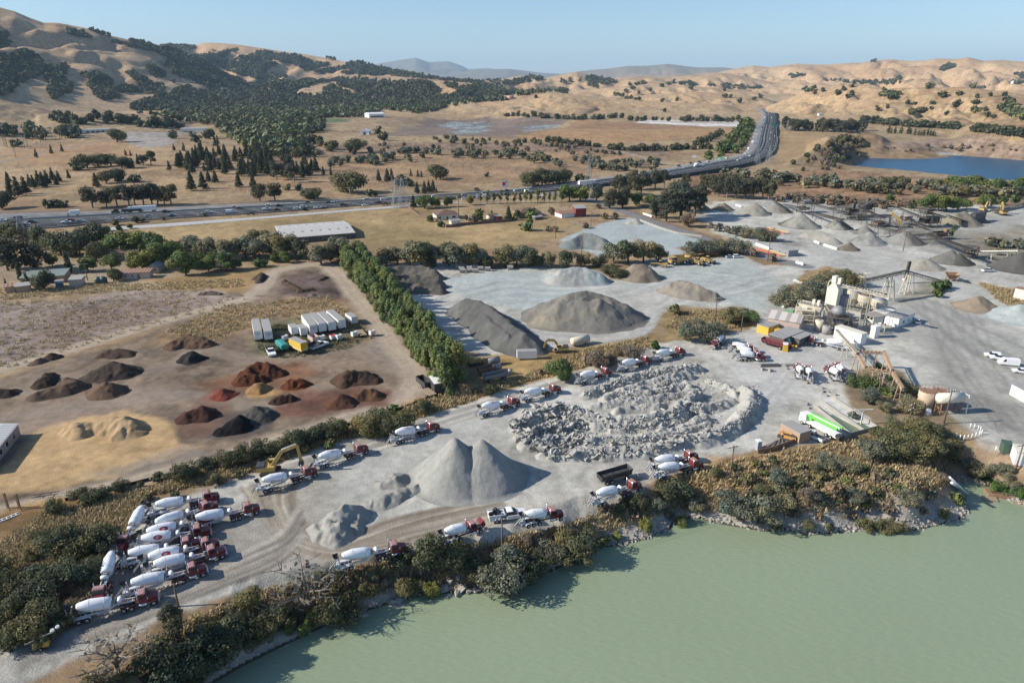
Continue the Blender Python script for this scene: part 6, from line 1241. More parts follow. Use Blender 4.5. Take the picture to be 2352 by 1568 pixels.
def tractor(o,x0,hood_open=False):
 """conventional red cab, x0 = back of the cab"""
 c=MB();c.prism([(x0,1.05),(x0+1.55,1.05),(x0+1.6,2.05),(x0+1.3,2.95),(x0+.1,3.05),(x0,2.9)],-1.05,1.05);cab=c.build('cab',RED,o)
 roof=MB();roof.box(x0+.02,x0+1.3,-1.0,1.0,2.98,3.12,.1,.12);roof.build('cab_roof',mat('dusty_red_roof',(.34,.20,.20),.6,var=.15,dirt=.4,dirtcol=(.2,.05,.06)),cab)
 MB().add(*[[(x0+1.605,-.95,2.1),(x0+1.605,.95,2.1),(x0+1.335,.9,2.86),(x0+1.335,-.9,2.86)],[(0,1,2,3)]]).build('windscreen',GLASS,cab)
 for s in(-1,1):
  y=s*1.056;MB().add([(x0+.35,y,2.0),(x0+1.45,y,2.0),(x0+1.2,y,2.75),(x0+.35,y,2.8)],[(0,1,2,3)]).build('side_window',GLASS,cab)
  MB().cyl((x0-.16,s*.98,1.1),(x0-.16,s*.98,3.55),.085,.085,8).build('exhaust_stack',CHROME,o)
  MB().bar((x0+1.5,s*1.08,2.2),(x0+1.6,s*1.42,2.25),.05).cbox(x0+1.58,s*1.42,2.3,.08,.2,.5).build('mirror',CHROME,cab)
  ft=MB();ft.cyl((x0-.1,s*.98,.78),(x0+1.2,s*.98,.78),.33,.33,12);ft.build('fuel_tank',CHROME,o)
  MB().cbox(x0+3.18,s*.72,1.15,.12,.3,.26).build('headlight',LAMP,o)
 for k in range(5):MB().cbox(x0+1.05,-.7+.35*k,3.16,.16,.12,.09).build('roof_lamp',AMBER,cab)
 h=MB();h.add([(x0+1.6,-.95,1.0),(x0+1.6,.95,1.0),(x0+1.6,.9,2.08),(x0+1.6,-.9,2.08),(x0+3.2,-.72,1.0),(x0+3.2,.72,1.0),(x0+3.14,.66,1.85),(x0+3.14,-.66,1.85)],[(0,1,2,3),(7,6,5,4),(0,4,5,1),(1,5,6,2),(2,6,7,3),(3,7,4,0)])
 hd=h.build('hood',RED,o)
 if hood_open:hd.location=(x0+3.2,0,.95);hd.rotation_euler=(0,radians(58),0);hd.data.transform(mathutils.Matrix.Translation((-(x0+3.2),0,-.95)));MB().box(x0+1.7,x0+2.9,-.4,.4,.9,1.6,.1,.1).build('engine',GREYM,o)
 else:
  f=MB()
  for s in(-1,1):f.prism([(x0+1.75,1.0),(x0+1.95,1.35),(x0+2.4,1.5),(x0+2.9,1.3),(x0+3.1,.95)],s*1.12-.2*(s>0)-.0,s*1.12+.2*(s<0))
  f.build('front_fender',RED,o)
 MB().cbox(x0+3.22,0,1.42,.05,1.1,.75).build('grille',CHROME,o);MB().cbox(x0+3.3,0,.68,.18,2.2,.32).build('bumper',CHROME,o)
 st=MB()
 for s in(-1,1):st.cbox(x0+1.4,s*1.0,.6,.5,.4,.08).cbox(x0+1.4,s*1.0,.95,.4,.3,.06)
 st.build('step',CHROME,o);wheels(o,[x0+2.35],.52,1.0,False)
def rear_gear(o,x,z):
 """hopper, chute and pedestal at the back of the drum"""
 hp=MB();hp.add([(x-.75,-.6,z+1.1),(x+.35,-.6,z+1.15),(x+.35,.6,z+1.15),(x-.75,.6,z+1.1),(x-.4,-.25,z+.3),(x+.1,-.25,z+.3),(x+.1,.25,z+.3),(x-.4,.25,z+.3)],[(0,4,5,1),(1,5,6,2),(2,6,7,3),(3,7,4,0),(4,7,6,5)]);hp.build('hopper',STEELD,o)
 pd=MB()
 for s in(-1,1):pd.bar((x+.5,s*.8,1.1),(x+.3,s*.6,z+.5),.14).bar((x-.3,s*.75,1.1),(x+.2,s*.6,z+.3),.1).bar((x-.3,s*.75,1.1),(x-.5,s*.5,z+.9),.08)
 pd.bar((x+.3,-.6,z+.4),(x+.3,.6,z+.4),.16).cbox(x-.1,0,1.25,1.0,1.7,.3);pd.build('pedestal',TRW,o)
 ch=MB();A=np.array((x-.3,-.1,z-.2));B_=np.array((x-1.9,-.5,.95))
 for s in(-1,1):ch.bar(A+(0,s*.28,.1),B_+(0,s*.28,.1),.05,.3)
 ch.bar(A,B_,.55,.05);ch.build('chute',GREYM,o)
 MB().cbox(x-.45,0,1.05,.2,2.2,.3).build('rear_bumper',TRW,o)
 for s in(-1,1):MB().cbox(x-.57,s*.85,1.1,.05,.25,.15).build('tail_light',REDLAMP,o)
def fenders(o,x,z,m,L=1.35):
 for s in(-1,1):
  y0,y1=(s*1.28,s*.72);P=[(x-L,z-.45),(x-L*.8,z),(x+L*.8,z),(x+L,z-.45),(x+L-.06,z-.47),(x+L*.8-.03,z-.07),(x-L*.8+.03,z-.07),(x-L+.06,z-.47)]
  MB().prism(P,min(y0,y1),max(y0,y1)).build('fender',m,o)
def long_mixer(mark):
 o=empty('mixer_truck');a,b=(2.15,0,3.2),(7.6,0,2.3)
 fr=MB()
 for s in(-1,1):
  fr.bar((1.2,s*.55,1.12),(6.9,s*.55,1.25),.16,.34);fr.bar((6.9,s*.55,1.25),(8.3,s*.5,1.95),.16,.3);fr.bar((8.3,s*.5,1.95),(11.3,s*.4,1.7),.16,.26)
  for k in range(6):fr.bar((2.2+k*.8,s*.55,1.2),(2.2+k*.8,s*1.05,1.2),.08)
 for k in range(7):fr.bar((1.6+k*.85,-.55,1.15),(1.6+k*.85,.55,1.15),.1)
 for k in range(4):fr.bar((8.4+k*.85,-.45,1.9-k*.07),(8.4+k*.85,.45,1.9-k*.07),.1)
 fr.build('trailer_frame',TRW,o)
 ld=MB();
 for q in(1.0,1.2):ld.bar((5.2,-1.12,q+.1),(7.2,-1.12,q+.25),.05)
 for k in range(8):ld.bar((5.3+k*.25,-1.12,1.05),(5.3+k*.25,-1.12,1.45),.04)
 ld.build('side_ladder',TRW,o)
 drum(o,a,b,1.12,mark);rear_gear(o,1.1,2.6)
 MB().cbox(7.95,0,2.25,.55,.8,.8).build('drum_drive',GREYM,o);pd=MB()
 for s in(-1,1):pd.bar((7.9,s*.55,1.6),(7.85,s*.4,2.3),.16)
 pd.build('front_pedestal',TRW,o)
 t=MB();t.rev((8.95,-.62,2.45),(8.95,.62,2.45),[(0,.2),(.1,.42),(.9,.42),(1,.2)],14);t.build('water_tank',DRUMW,o)
 fenders(o,2.85,1.28,TRW);wheels(o,[2.2,3.5],.52,1.0)
 ch=MB()
 for s in(-1,1):ch.bar((8.7,s*.42,.85),(15.0,s*.42,.85),.12,.28)
 for k in range(5):ch.bar((9+k*.8,-.42,.85),(9+k*.8,.42,.85),.1)
 ch.cbox(10.2,0,1.12,1.2,1.0,.14).build('chassis',FRAME,o)
 fenders(o,10.0,1.22,DRED);wheels(o,[9.35,10.65],.52,1.0)
 ho=MB();
 for k in range(3):ho.tube([(11.75,-.3+k*.3,1.9),(11.3,-.3+k*.3,1.45+.1*k),(10.8,-.2+k*.2,1.75)],.03,5)
 ho.build('air_hoses',FRAME,o);tractor(o,11.95);return o
def short_mixer(mark,hood_open=False):
 o=empty('mixer_truck');drum(o,(1.6,0,3.1),(6.3,0,2.2),1.08,mark);rear_gear(o,.8,2.45)
 ch=MB()
 for s in(-1,1):ch.bar((.4,s*.45,.95),(10.4,s*.45,.95),.14,.3)
 for k in range(8):ch.bar((.8+k,-.45,.95),(.8+k,.45,.95),.1)
 ch.build('chassis',FRAME,o);pd=MB()
 for s in(-1,1):pd.bar((6.3,s*.5,1.1),(6.4,s*.35,2.2),.16)
 pd.cbox(6.65,0,2.0,.5,.7,.7).build('front_pedestal',GREYM,o)
 t=MB();t.rev((6.85,-.7,1.5),(6.85,.7,1.5),[(0,.2),(.1,.36),(.9,.36),(1,.2)],14);t.build('water_tank',TRW,o)
 fenders(o,2.6,1.24,TRW);wheels(o,[1.95,3.25,4.6],.52,1.0);tractor(o,7.25,hood_open);return o
PR={}
def get_truck(kind,mark):
 k=(kind,mark);o=PR.get(k)
 if o is None:o=PR[k]=(long_mixer(mark)if kind=='long' else short_mixer(mark,kind=='open'));o['_used']=0;return o
 return copy_tree(o)
TR=[('long','none',(207,1386),(329,1353),'plain white drum mixer truck nearest the camera at the lower left'),('long','none',(332,1328),(441,1292),'plain mixer truck in the packed group, second nearest the lake'),('long','none',(385,1285),(484,1252),'plain mixer truck directly in front of one with a red oval logo'),('long','logo',(372,1268),(470,1235),'mixer truck with bright red oval logo, right of the lettered one'),('long','low',(325,1262),(427,1233),'mixer truck with red lettering low on the drum in the packed group'),('long','logo',(352,1230),(454,1204),'mixer truck with red oval logo, nearer of the two side by side'),('long','logo',(357,1214),(468,1177),'mixer truck with faded oval logo, further of the two side by side'),('long','side',(380,1189),(474,1148),'mixer truck with CENTRAL lettering in the back of the packed group'),('long','none',(385,1151),(474,1126),'plain mixer truck furthest back in the packed group by the grass'),('long','none',(478,1180),(566,1153),'plain mixer truck sticking out to the right of the packed group'),('long','none',(317,1178),(280,1230),'mixer truck pointing to the camera behind the left file of the group'),('long','none',(251,1284),(224,1349),'mixer truck pointing to the camera beside the dark thicket'),('long','side',(624,1096),(705,1069),'mixer truck with CENTRAL lettering in front of the yellow excavator'),('long','top',(755,1041),(822,1018),'mixer truck with lettering upside down, next ahead of the excavator'),('long','top',(929,987),(988,968),'mixer truck in front of the large olive bush of the strip'),('long','top',(1127,927),(1174,911),'mixer truck beside the golden grass below the poplar row end'),('long','none',(1222,896),(1271,881),'plain mixer truck between the poplar end and the green bush'),('long','side',(1348,857),(1390,843),'lettered mixer truck just right of the round green bush'),('long','none',(1443,829),(1482,816),'mixer truck second from the far end of the roadside line'),('long','none',(1522,807),(1560,796),'mixer truck at the far end of the roadside line'),('long','low',(814,1269),(904,1242),'mixer truck on the lake side near the bare brown tree'),('open','none',(1043,1212),(1083,1195),'short mixer truck with its red hood tipped open'),('short','low',(1230,1175),(1267,1165),'short mixer truck in front of the white junk-laden truck'),('long','side',(1391,1126),(1453,1101),'mixer truck with CENTRAL lettering beside the black dump truck'),('long','side',(1526,1051),(1583,1034),'further of two lettered mixer trucks side by side below the rubble'),('long','side',(1536,1068),(1592,1052),'nearer of two lettered mixer trucks side by side below the rubble'),('short','none',(1700,790),(1722,790),'furthest of three short mixer trucks parked side by side'),('short','none',(1710,799),(1736,800),'middle one of three short mixer trucks parked side by side'),('short','none',(1715,809),(1743,808),'nearest of three short mixer trucks parked side by side'),('short','none',(1662,768),(1637,784),'short mixer truck facing left beside the weedy mound bushes'),('long','side',(1918,782),(1869,772),'long mixer truck facing left under the batch plant'),('short','none',(1838,844),(1835,834),'left mixer truck of the left pair facing away on the pale yard'),('short','none',(1860,852),(1855,836),'right mixer truck of the left pair facing away on the pale yard'),('short','none',(1920,851),(1906,835),'left mixer truck of the right pair facing away on the pale yard'),('short','none',(1933,845),(1923,828),'right mixer truck of the right pair facing away on the pale yard')]
for kind,mark,dp,cp,lab in TR:
 o=get_truck(kind,mark);xl,xc=(4.7,12.6)if kind=='long' else(3.9,7.9)
 A=np.array(g(dp[0],dp[1],2.8));B_=np.array(g(cp[0],cp[1],3.0));d=B_-A;a=atan2(d[1],d[0]);u=np.array((cos(a),sin(a)))
 mid=(A+B_)/2;sc_=.90;org=mid-u*(xl+xc)/2*sc_;o.scale=(sc_,)*3
 o.location=(org[0],org[1],0.02);o.rotation_euler=(0,0,a);tag(o,lab,'mixer truck','concrete mixer trucks parked in the yard')
CREAM=mat('cream_sheet',tuple(C(244,238,220)),.6,var=.08,dirt=.2,dirtcol=(.42,.36,.28));WHT=mat('white_paint_sheet',(.76,.76,.74),.5,var=.06,dirt=.25,dirtcol=(.5,.46,.4));GRYR=mat('grey_roof',tuple(C(172,170,166)),.8,var=.1,scale=.5,dirt=.3)
BROWNR=mat('brown_shingle',tuple(C(120,96,84)),.9,var=.15);PINK=mat('pinkish_sheet',tuple(C(214,190,178)),.6,var=.06,dirt=.2);TAN=mat('tan_sheet',tuple(C(190,160,134)),.7,var=.08);DOOR=mat('dark_door',(.07,.08,.09),.6);BARNW=mat('barn_wall',(.11,.10,.095),.9,var=.2);YEL=mat('machine_yellow',(.44,.29,.08),.5,var=.1,dirt=.45,dirtcol=(.3,.24,.15));RUST=mat('rusty_steel',(.24,.13,.075),.85,var=.3,scale=1.5,dirt=.5,dirtcol=(.4,.3,.22));BEIGE=mat('beige_steel',tuple(C(228,218,194)),.6,var=.1,scale=1,dirt=.3,dirtcol=(.32,.24,.16));BELT=mat('conveyor_belt',(.035,.035,.036),.8,dirt=.3,dirtcol=(.16,.15,.14));TRUSS=mat('truss_steel',(.10,.09,.08),.7,.2,dirt=.5,dirtcol=(.25,.2,.16));YELB=mat('container_yellow',(.62,.40,.05),.5,dirt=.2);TEAL=mat('teal_tarp',(.03,.24,.22),.7,var=.2);GREEN=mat('lime_green',(.14,.62,.06),.4);REDB=mat('barn_red',(.20,.03,.03),.8,var=.12)
RIBW=stripes_mat('ribbed_white',tuple(C(232,230,224)),tuple(C(196,194,190)),1.1,'X');RIBG=stripes_mat('ribbed_green',tuple(C(150,160,152)),tuple(C(128,140,134)),1.0,'X');PKR=stripes_mat('pale_roof_panels',tuple(C(214,204,194)),tuple(C(172,166,160)),.28,'X',.6,.6);RUSTR=stripes_mat('rusty_roof',tuple(C(186,150,126)),tuple(C(150,110,90)),.7,'X')
def frame2(A,B,z=0):
 a,b=np.array(g(*A,z)),np.array(g(*B,z));d=b-a;return a,atan2(d[1],d[0]),float(np.linalg.norm(d))
def bld(name,label,cat,A,B,d,h,roof,rise,wm,rm,wins=(),doors=(),eave=.35,z=None,group=None,w=None,sky=()):
 """walls from grid corner A to B (near side), d metres deep; roof: gable / hip / flat / shed"""
 if z is None:z=gt(*A)[2]if A[1]<420 else 0
 a,rz,L=frame2(A,B,z);L=w or L;o=thing(name,label,cat,(a[0],a[1],z),rz,group)
 MB().box(0,L,0,d,-.3,h).build('wall',wm,o);e=eave;r=MB()
 if roof=='gable':
  r.add([(-e,-e,h-.05),(L+e,-e,h-.05),(L+e,d/2,h+rise),(-e,d/2,h+rise),(-e,d+e,h-.05),(L+e,d+e,h-.05),(-e,-e,h-.2),(L+e,-e,h-.2),(L+e,d+e,h-.2),(-e,d+e,h-.2)],[(0,1,2,3),(3,2,5,4),(0,6,7,1),(1,7,8,5,2),(5,8,9,4),(4,9,6,0,3),(9,8,7,6)])
 elif roof=='gabley':
  r.add([(-e,-e,h-.05),(-e,d+e,h-.05),(L/2,d+e,h+rise),(L/2,-e,h+rise),(L+e,d+e,h-.05),(L+e,-e,h-.05)],[(0,3,2,1),(3,5,4,2),(0,5,3),(1,2,4),(0,1,4,5)])
 elif roof=='hip':
  r.add([(-e,-e,h-.05),(L+e,-e,h-.05),(L+e,d+e,h-.05),(-e,d+e,h-.05),(d/2,d/2,h+rise),(L-d/2,d/2,h+rise)],[(0,1,5,4),(1,2,5),(2,3,4,5),(3,0,4),(3,2,1,0)])
 elif roof=='shed':
  r.add([(-e,-e,h),(L+e,-e,h),(L+e,d+e,h+rise),(-e,d+e,h+rise),(-e,-e,h+.15),(L+e,-e,h+.15),(L+e,d+e,h+rise+.15),(-e,d+e,h+rise+.15)],[(0,3,2,1),(4,5,6,7),(0,1,5,4),(1,2,6,5),(2,3,7,6),(3,0,4,7)])
 else:r.box(-e,L+e,-e,d+e,h-.02,h+.18)
 ro=r.build('roof',rm,o)
 for x0,x1,z0,z1 in wins:
  f=MB().box(L*x0-.08,L*x1+.08,-.07,.05,z0-.08,z1+.08).build('window',WHT,o);MB().box(L*x0,L*x1,-.1,-.02,z0,z1).build('pane',GLASS,f)
 for x0,x1,z1 in doors:MB().box(L*x0,L*x1,-.09,.05,0,z1).build('door',DOOR,o)
 for x,y in sky:
  zz=h+rise*(1-abs(2*y-1));MB().box(L*x-.5,L*x+.5,d*y-1.3,d*y+1.3,zz-.25,zz+.1).build('skylight',mat('skylight',tuple(C(150,150,150)),.3),ro)
 return o,L
bld('barn','large barn with pale low roof and skylights in the dry field','barn',(648,561),(816,547),37,3.2,'gable',1.6,BARNW,mat('pale_barn_roof',tuple(C(205,202,196)),.75,var=.08,scale=.3,dirt=.25),sky=[(.06+.125*i,q)for i in range(8)for q in(.28,.78)],wins=[(.1,.14,1,2.4),(.3,.34,1,2.4),(.5,.54,1,2.4),(.7,.74,1,2.4),(.88,.92,1,2.4)])
bld('ranch_house','cream ranch house with brown hipped roof behind a fence','house',(1003,506),(1054,503),12,3,'hip',2.4,CREAM,BROWNR,[(.1,.2,1,2.1),(.7,.85,1,2.1)],[(.45,.52,2.1)])
bld('ranch_house','brown house half hidden by garden trees beside the red barn','house',(1194,500),(1243,496),11,3,'hip',2.2,TAN,BROWNR,[(.6,.7,1,2.1)])
bld('shed','small pale shed in front of the ranch house','shed',(1037,516),(1058,514),4,2.2,'gable',.8,CREAM,GRYR);bld('shed','white shed with rusty roof beside the red barn','shed',(1290,501),(1322,498),9,2.6,'gable',1.2,WHT,RUSTR);bld('red_barn','tall dark red barn at the edge of the dry field','barn',(1322,499),(1346,498),7,5.5,'shed',1.2,REDB,GRYR,doors=[(.4,.6,2.4)])
bld('shed','little cream shed at the end of the garden fence','shed',(1125,504),(1145,502),5,2.4,'gable',.8,CREAM,BROWNR);bld('shed','little red shed at the end of the garden fence','shed',(1141,507),(1153,506),4,2.6,'flat',0,REDB,GRYR);bld('shed','tiny shed with pale roof in the field below the ranch','shed',(1229,506),(1246,504),4,2,'gable',.7,BARNW,GRYR)
def fence(label,pts,h,m,step=None,name='fence',cat='fence'):
 P=resample([g3(*p)for p in pts],max(8,len(pts)*10));mb=MB()
 for a,b in zip(P[:-1],P[1:]):mb.bar((a[0],a[1],h/2),(b[0],b[1],h/2),.12,h)
 return tag(mb.build(name,m),label,cat)
fence('long brown board fence round the ranch gardens',[(937,478),(962,498),(1003,507),(1024,523),(1042,522),(1062,518),(1120,513),(1173,509),(1182,500)],1.8,mat('fence_board',tuple(C(128,104,92)),.9,var=.15))
fence('low concrete wall along the haul road',[(1470,507),(1520,527),(1555,537),(1612,545)],1.1,CONC,name='low_wall',cat='wall');fence('black silt fence along the edge of the soil yard',[(150,1150),(240,1130),(330,1106),(440,1080),(560,1046),(700,1006),(820,970),(900,948),(960,924),(1010,905)],.7,mat('silt_cloth',(.03,.028,.026),.9))
fence('rusty pipe rail fence beside the orange machine',[(1740,1042),(1772,1036),(1800,1026),(1832,1014)],1.2,RUST)
bld('stable','long low shed with grey-green ribbed roof at the farm','shed',(49,655),(150,648),9,3,'shed',.9,TAN,RIBG,[(.3,.34,.8,2)],[(.05,.12,2.3),(.55,.62,2.3),(.68,.75,2.3)]);bld('farm_house','farm house with brown roof behind yellow-green tree','house',(263,596),(320,592),10,3,'gable',2,TAN,BROWNR,[(.2,.3,1,2)])
bld('mobile_home','pinkish mobile home at the edge of the mauve field','mobile home',(264,643),(345,639),5,2.8,'shed',.5,PINK,RUSTR,[(.3,.34,1,2),(.5,.54,1,2)],[(.66,.71,2.1)]);bld('garage','small cream garage with gable at the farm','garage',(341,628),(366,627),9,2.8,'gabley',1.6,PINK,GRYR,[(.6,.75,1,2)],[(.2,.45,2.1)])
bld('shed','shed with reddish roof at the left farm edge','shed',(14,674),(38,671),5,2.6,'shed',.3,TAN,RUSTR);bld('shed','pale flat shed right of the reddish one','shed',(39,673),(71,669),5,2.6,'shed',.3,TAN,GRYR);bld('shed','cream shed beside the blue shed at the farm','shed',(160,658),(189,656),5,2.8,'shed',.4,PINK,GRYR);bld('shed','small blue shed at the farm','shed',(129,662),(146,660),4,2.2,'shed',.3,mat('blue_sheet',(.06,.10,.18),.6),GRYR);bld('shed','grey roofed shed behind the farm garage','shed',(410,588),(445,586),6,3,'gable',1,BARNW,GRYR)
for px,py,l in[(227,651,'left dark green water tank of two at the farm'),(239,650,'right dark green water tank of two at the farm')]:
 x,y=g(px,py);o=thing('water_tank',l,'water tank',(x,y,0));MB().rev((0,0,0),(0,0,3),[(0,1.5),(.75,1.5),(.92,.9),(1,.2)],16).build('shell',mat('green_plastic',(.05,.085,.075),.5),o);MB().cyl((0,0,2.95),(0,0,3.15),.3,.3,10).build('lid',STEELD,o)
bld('clubhouse','long white clubhouse on the hill beyond the freeway','clubhouse',(190,307),(268,303),26,5,'flat',0,WHT,GRYR,[(.1+.15*i,.2+.15*i,1,3)for i in range(6)],eave=1.5);bld('pavilion','low grey roofed building beside the old car park','pavilion',(415,301),(474,300),14,3.5,'shed',1,WHT,GRYR,eave=1);bld('warehouse','pale blue-white warehouse in the wooded valley','warehouse',(848,271),(884,270),30,9,'gable',3,WHT,WHT,[(.1,.9,1,4)]);bld('warehouse','white gabled shed on the brown plain','shed',(827,310),(848,310),18,6,'gabley',3,WHT,WHT,doors=[(.35,.65,4)])
for i,(px,py)in enumerate([(654,251),(661,243),(709,252),(652,260),(676,263),(640,238),(700,256),(1020,240),(1060,238),(745,264),(765,266),(720,275),(1860,262),(1885,266)]):bld('far_house','tiny white house among the distant valley trees','house',(px-4,py),(px+4,py),10,4,'gable',2,WHT,GRYR,[(.3,.6,1,2.5)],group='houses in the distant valley')
for px,l in((1162,'left pinkish water tank of two on the golden ridge'),(1172,'right pinkish water tank of two on the golden ridge')):
 x,y,z=gt(px,228);o=thing('water_tank',l,'water tank',(x,y,z));MB().rev((0,0,-2),(0,0,11),[(0,11),(.92,11),(1,3)],20).build('shell',mat('pink_tank',tuple(C(206,168,150)),.7),o)
x,y,z=gt(2325,194);o=thing('dome','white radar-like dome on the far right hill','dome',(x,y,z));MB().rev((0,0,-2),(0,0,18),[(0,7),(.4,9),(.7,7.5),(.9,4),(1,.6)],16).build('shell',WHT,o)
def semi_trailer(label,R,F,L,W_,H_,m,roofm=None,text=None,group=None,name='semi_trailer',cat='trailer',z0=1.15,wh=(1.2,2.4),rib=False,dark=False):
 a,b=np.array(g(*R)),np.array(g(*F));d=b-a;rz=atan2(d[1],d[0]);o=thing(name,label,cat,(a[0],a[1],0),rz,group)
 bx=MB().box(0,L,-W_/2,W_/2,z0,H_).build('body',m,o);MB().box(.02,L-.02,-W_/2+.02,W_/2-.02,H_+.001,H_+.06).build('roof',roofm or GRYR,o)
 dr=MB().box(-.04,.0,-W_/2+.08,-.02,z0+.1,H_-.12).box(-.04,.0,.02,W_/2-.08,z0+.1,H_-.12).build('rear_door',DOOR if dark else m,o)
 for x in wh:wheels(o,[x],min(.5,z0*.6),W_/2-.3)
 if z0>1:MB().bar((L-3,-.7,0),(L-3,-.7,z0),.14).bar((L-3,.7,0),(L-3,.7,z0),.14).build('landing_gear',STEELD,o);MB().cbox(-.02,0,.6,.12,W_*.9,.2).build('rear_bumper',STEELD,o)
 else:MB().bar((L,0,.5),(L+1.3,0,.45),.12).build('tow_bar',STEELD,o)
 if text:
  me=text_mesh(text,.62,LETB,.15);V=np.array([tuple(v.co)for v in me.vertices]);w=V[:,0].max();q=obj('lettering',me,dr);me.transform(mathutils.Matrix(((0,0,-1,-.055),(-1,0,0,w/2),(0,1,0,H_-1.05),(0,0,0,1))));MB().box(-.052,-.045,-W_*.28,W_*.28,H_-1.45,H_-1.36).build('text_line',LETB,dr)
 return o
GT='trailers parked in the dirt yard'
for R,F,t,l in[((595.6,786),(590,759),'COBALT','white COBALT semi trailer, left of the separate pair'),((619,786.5),(611.7,757),'COBALT','white COBALT semi trailer, right of the separate pair'),((721.8,772),(702.4,745),'COBALT','lettered semi trailer at the left of the row of four'),((742.7,768),(719,742),None,'plain semi trailer second in the row of four'),((764.8,765),(738.6,739.5),None,'plain semi trailer third in the row of four'),((787.6,760),(761.5,737),None,'semi trailer at the right end of the row of four')]:semi_trailer(l,R,F,13.7,2.6,4.0,WHT,None,t,GT)
for R,F,L,H_,l in[((679,771),(668,757),5,2.9,'short white cargo trailer left of the long row'),((700,773),(686,757),5.2,3,'white camper trailer with roof vent beside the long row'),((816,746),(800,735),6,3,'white enclosed trailer right of the long row')]:semi_trailer(l,R,F,L,2.4,H_,WHT,None,None,GT,'cargo_trailer','trailer',.6,(2.2,3.0))
def gen(px,py,top,l):
 x,y=g(px,py);o=thing('generator',l,'generator',(x,y,0),.9);MB().box(-1,1,-.6,.6,.55,1.9).build('housing',WHT,o);MB().box(-1.02,1.02,-.62,.62,1.9,1.98).build('lid',top,o);MB().cbox(0,.2,2.0,.9,.5,.06).build('vent',STEELD,o);wheels(o,[0],.3,.75,False);MB().bar((1,0,.45),(2.1,0,.42),.1).build('tow_bar',STEELD,o)
for px,py,l,m in[(655,783,'white generator beside the COBALT pair',WHT),(740,783,'white generator behind the white flatbed pickup',WHT),(765,781,'generator with red lid in the trailer yard',SIGNRED),(779,781,'white generator right of the red-lidded one',WHT),(814,774,'white generator left of the wooden flatbed trailer',WHT),(855,771,'lone white generator nearest the track',WHT)]:gen(px,py,m,l)
def flat_trailer(label,R,F,L,dm,cat='trailer',sides=0,sm=None,name='flatbed_trailer'):
 a,b=np.array(g(*R)),np.array(g(*F));d=b-a;o=thing(name,label,cat,(a[0],a[1],0),atan2(d[1],d[0]));MB().box(0,L,-1.15,1.15,.75,.95).build('deck',dm,o);wheels(o,[L*.35,L*.5],.38,.95);MB().bar((L,0,.7),(L+1.5,0,.6),.14).build('tow_bar',STEELD,o)
 if sides:MB().box(0,L,-1.2,-1.1,.95,.95+sides).box(0,L,1.1,1.2,.95,.95+sides).box(0,.1,-1.1,1.1,.95,.95+sides).box(L-.1,L,-1.1,1.1,.95,.95+sides).build('side_board',sm or dm,o)
 return o
WOOD=mat('grey_wood',tuple(C(170,150,124)),.9,var=.2,scale=2)
flat_trailer('empty flatbed trailer with wooden deck in the dirt yard',(836,775),(826,764),6,WOOD);o=flat_trailer('trailer with sides covered by a teal tarpaulin',(656,808),(642,795),6.5,STEELD,sides=1.3,sm=TEAL);MB().box(.1,6.4,-1.1,1.1,2.2,2.5,.3,.4).build('tarpaulin',TEAL,o)
flat_trailer('open pinkish scrap trailer behind the white pickup',(727,789),(716,782),4,WOOD,sides=1.4,sm=PINK);flat_trailer('dark dump trailer beside the end of the poplar row',(985,895),(966,880),6,STEELD,sides=1.4);flat_trailer('low flat trailer at the end of the poplar row',(995,913),(976,899),5,WOOD);semi_trailer('black box trailer with white roof under the last poplar',(1008,906),(992,884),6,2.4,3.4,STEELD,WHT,None,None,'cargo_trailer','trailer',.6,(2.2,3.2))
x,y=g(694,790);o=thing('pallet_stack','stack of tan pallets and timber in the trailer yard','pallets',(x,y,0),.3)
for k in range(4):MB().box(-2+k*.1,2-k*.2,-1.2,1.2-k*.1,k*.28,k*.28+.2).build('pallet',WOOD,o)
def heading(A,B):a,b=np.array(g(*A)),np.array(g(*B));d=b-a;return a,b,atan2(d[1],d[0])
a,b,rz=heading((701,813),(669,798));o=thing('box_truck','bright yellow box truck in the dirt yard','truck',(a[0],a[1],0),rz)
MB().box(0,7.2,-1.25,1.25,1.1,3.9).build('box',YELB,o);MB().box(.02,7.18,-1.23,1.23,3.9,3.97).build('roof',GRYR,o);MB().box(-.02,7.22,-1.27,1.27,1.35,1.45).box(-.02,7.22,-1.27,1.27,1.8,1.86).build('stripe',WHT,o);q=MB().prism([(7.4,.6),(9.4,.6),(9.4,1.4),(8.6,1.6),(8.3,2.6),(7.4,2.6)],-1.05,1.05).build('cab',YELB,o);MB().prism([(8.62,1.62),(8.33,2.5),(7.7,2.5),(7.7,1.65)],-1.06,1.06).build('windows',GLASS,q);wheels(o,[1.8,8.6],.48,1.0)
a,b,rz=heading((619,805),(627,821));o=near_car('dump_truck','pickup','white','small white dump truck with black bed in the dirt yard','truck',((a[0]+b[0])/2,(a[1]+b[1])/2,0),rz);o.scale=(1.2,1.15,1.2);MB().box(-3,-.4,-1.05,1.05,1.2,1.3).box(-3,-.4,-1.05,-.98,1.3,2).box(-3,-.4,.98,1.05,1.3,2).box(-.5,-.4,-1,1,1.3,2.2).build('dump_bed',STEELD,o)
o=near_car('flatbed_pickup','pickup','white','white flatbed pickup with black stake bed in the dirt yard','pickup',g3(733,798),-2.2+3.14);o.scale=(1.2,1.2,1.2);MB().box(-3,-.4,-1.05,1.05,1.2,1.28).box(-.5,-.4,-1,1,1.3,2.1).box(-3,-.4,1,1.05,1.3,1.9).build('stake_bed',STEELD,o)
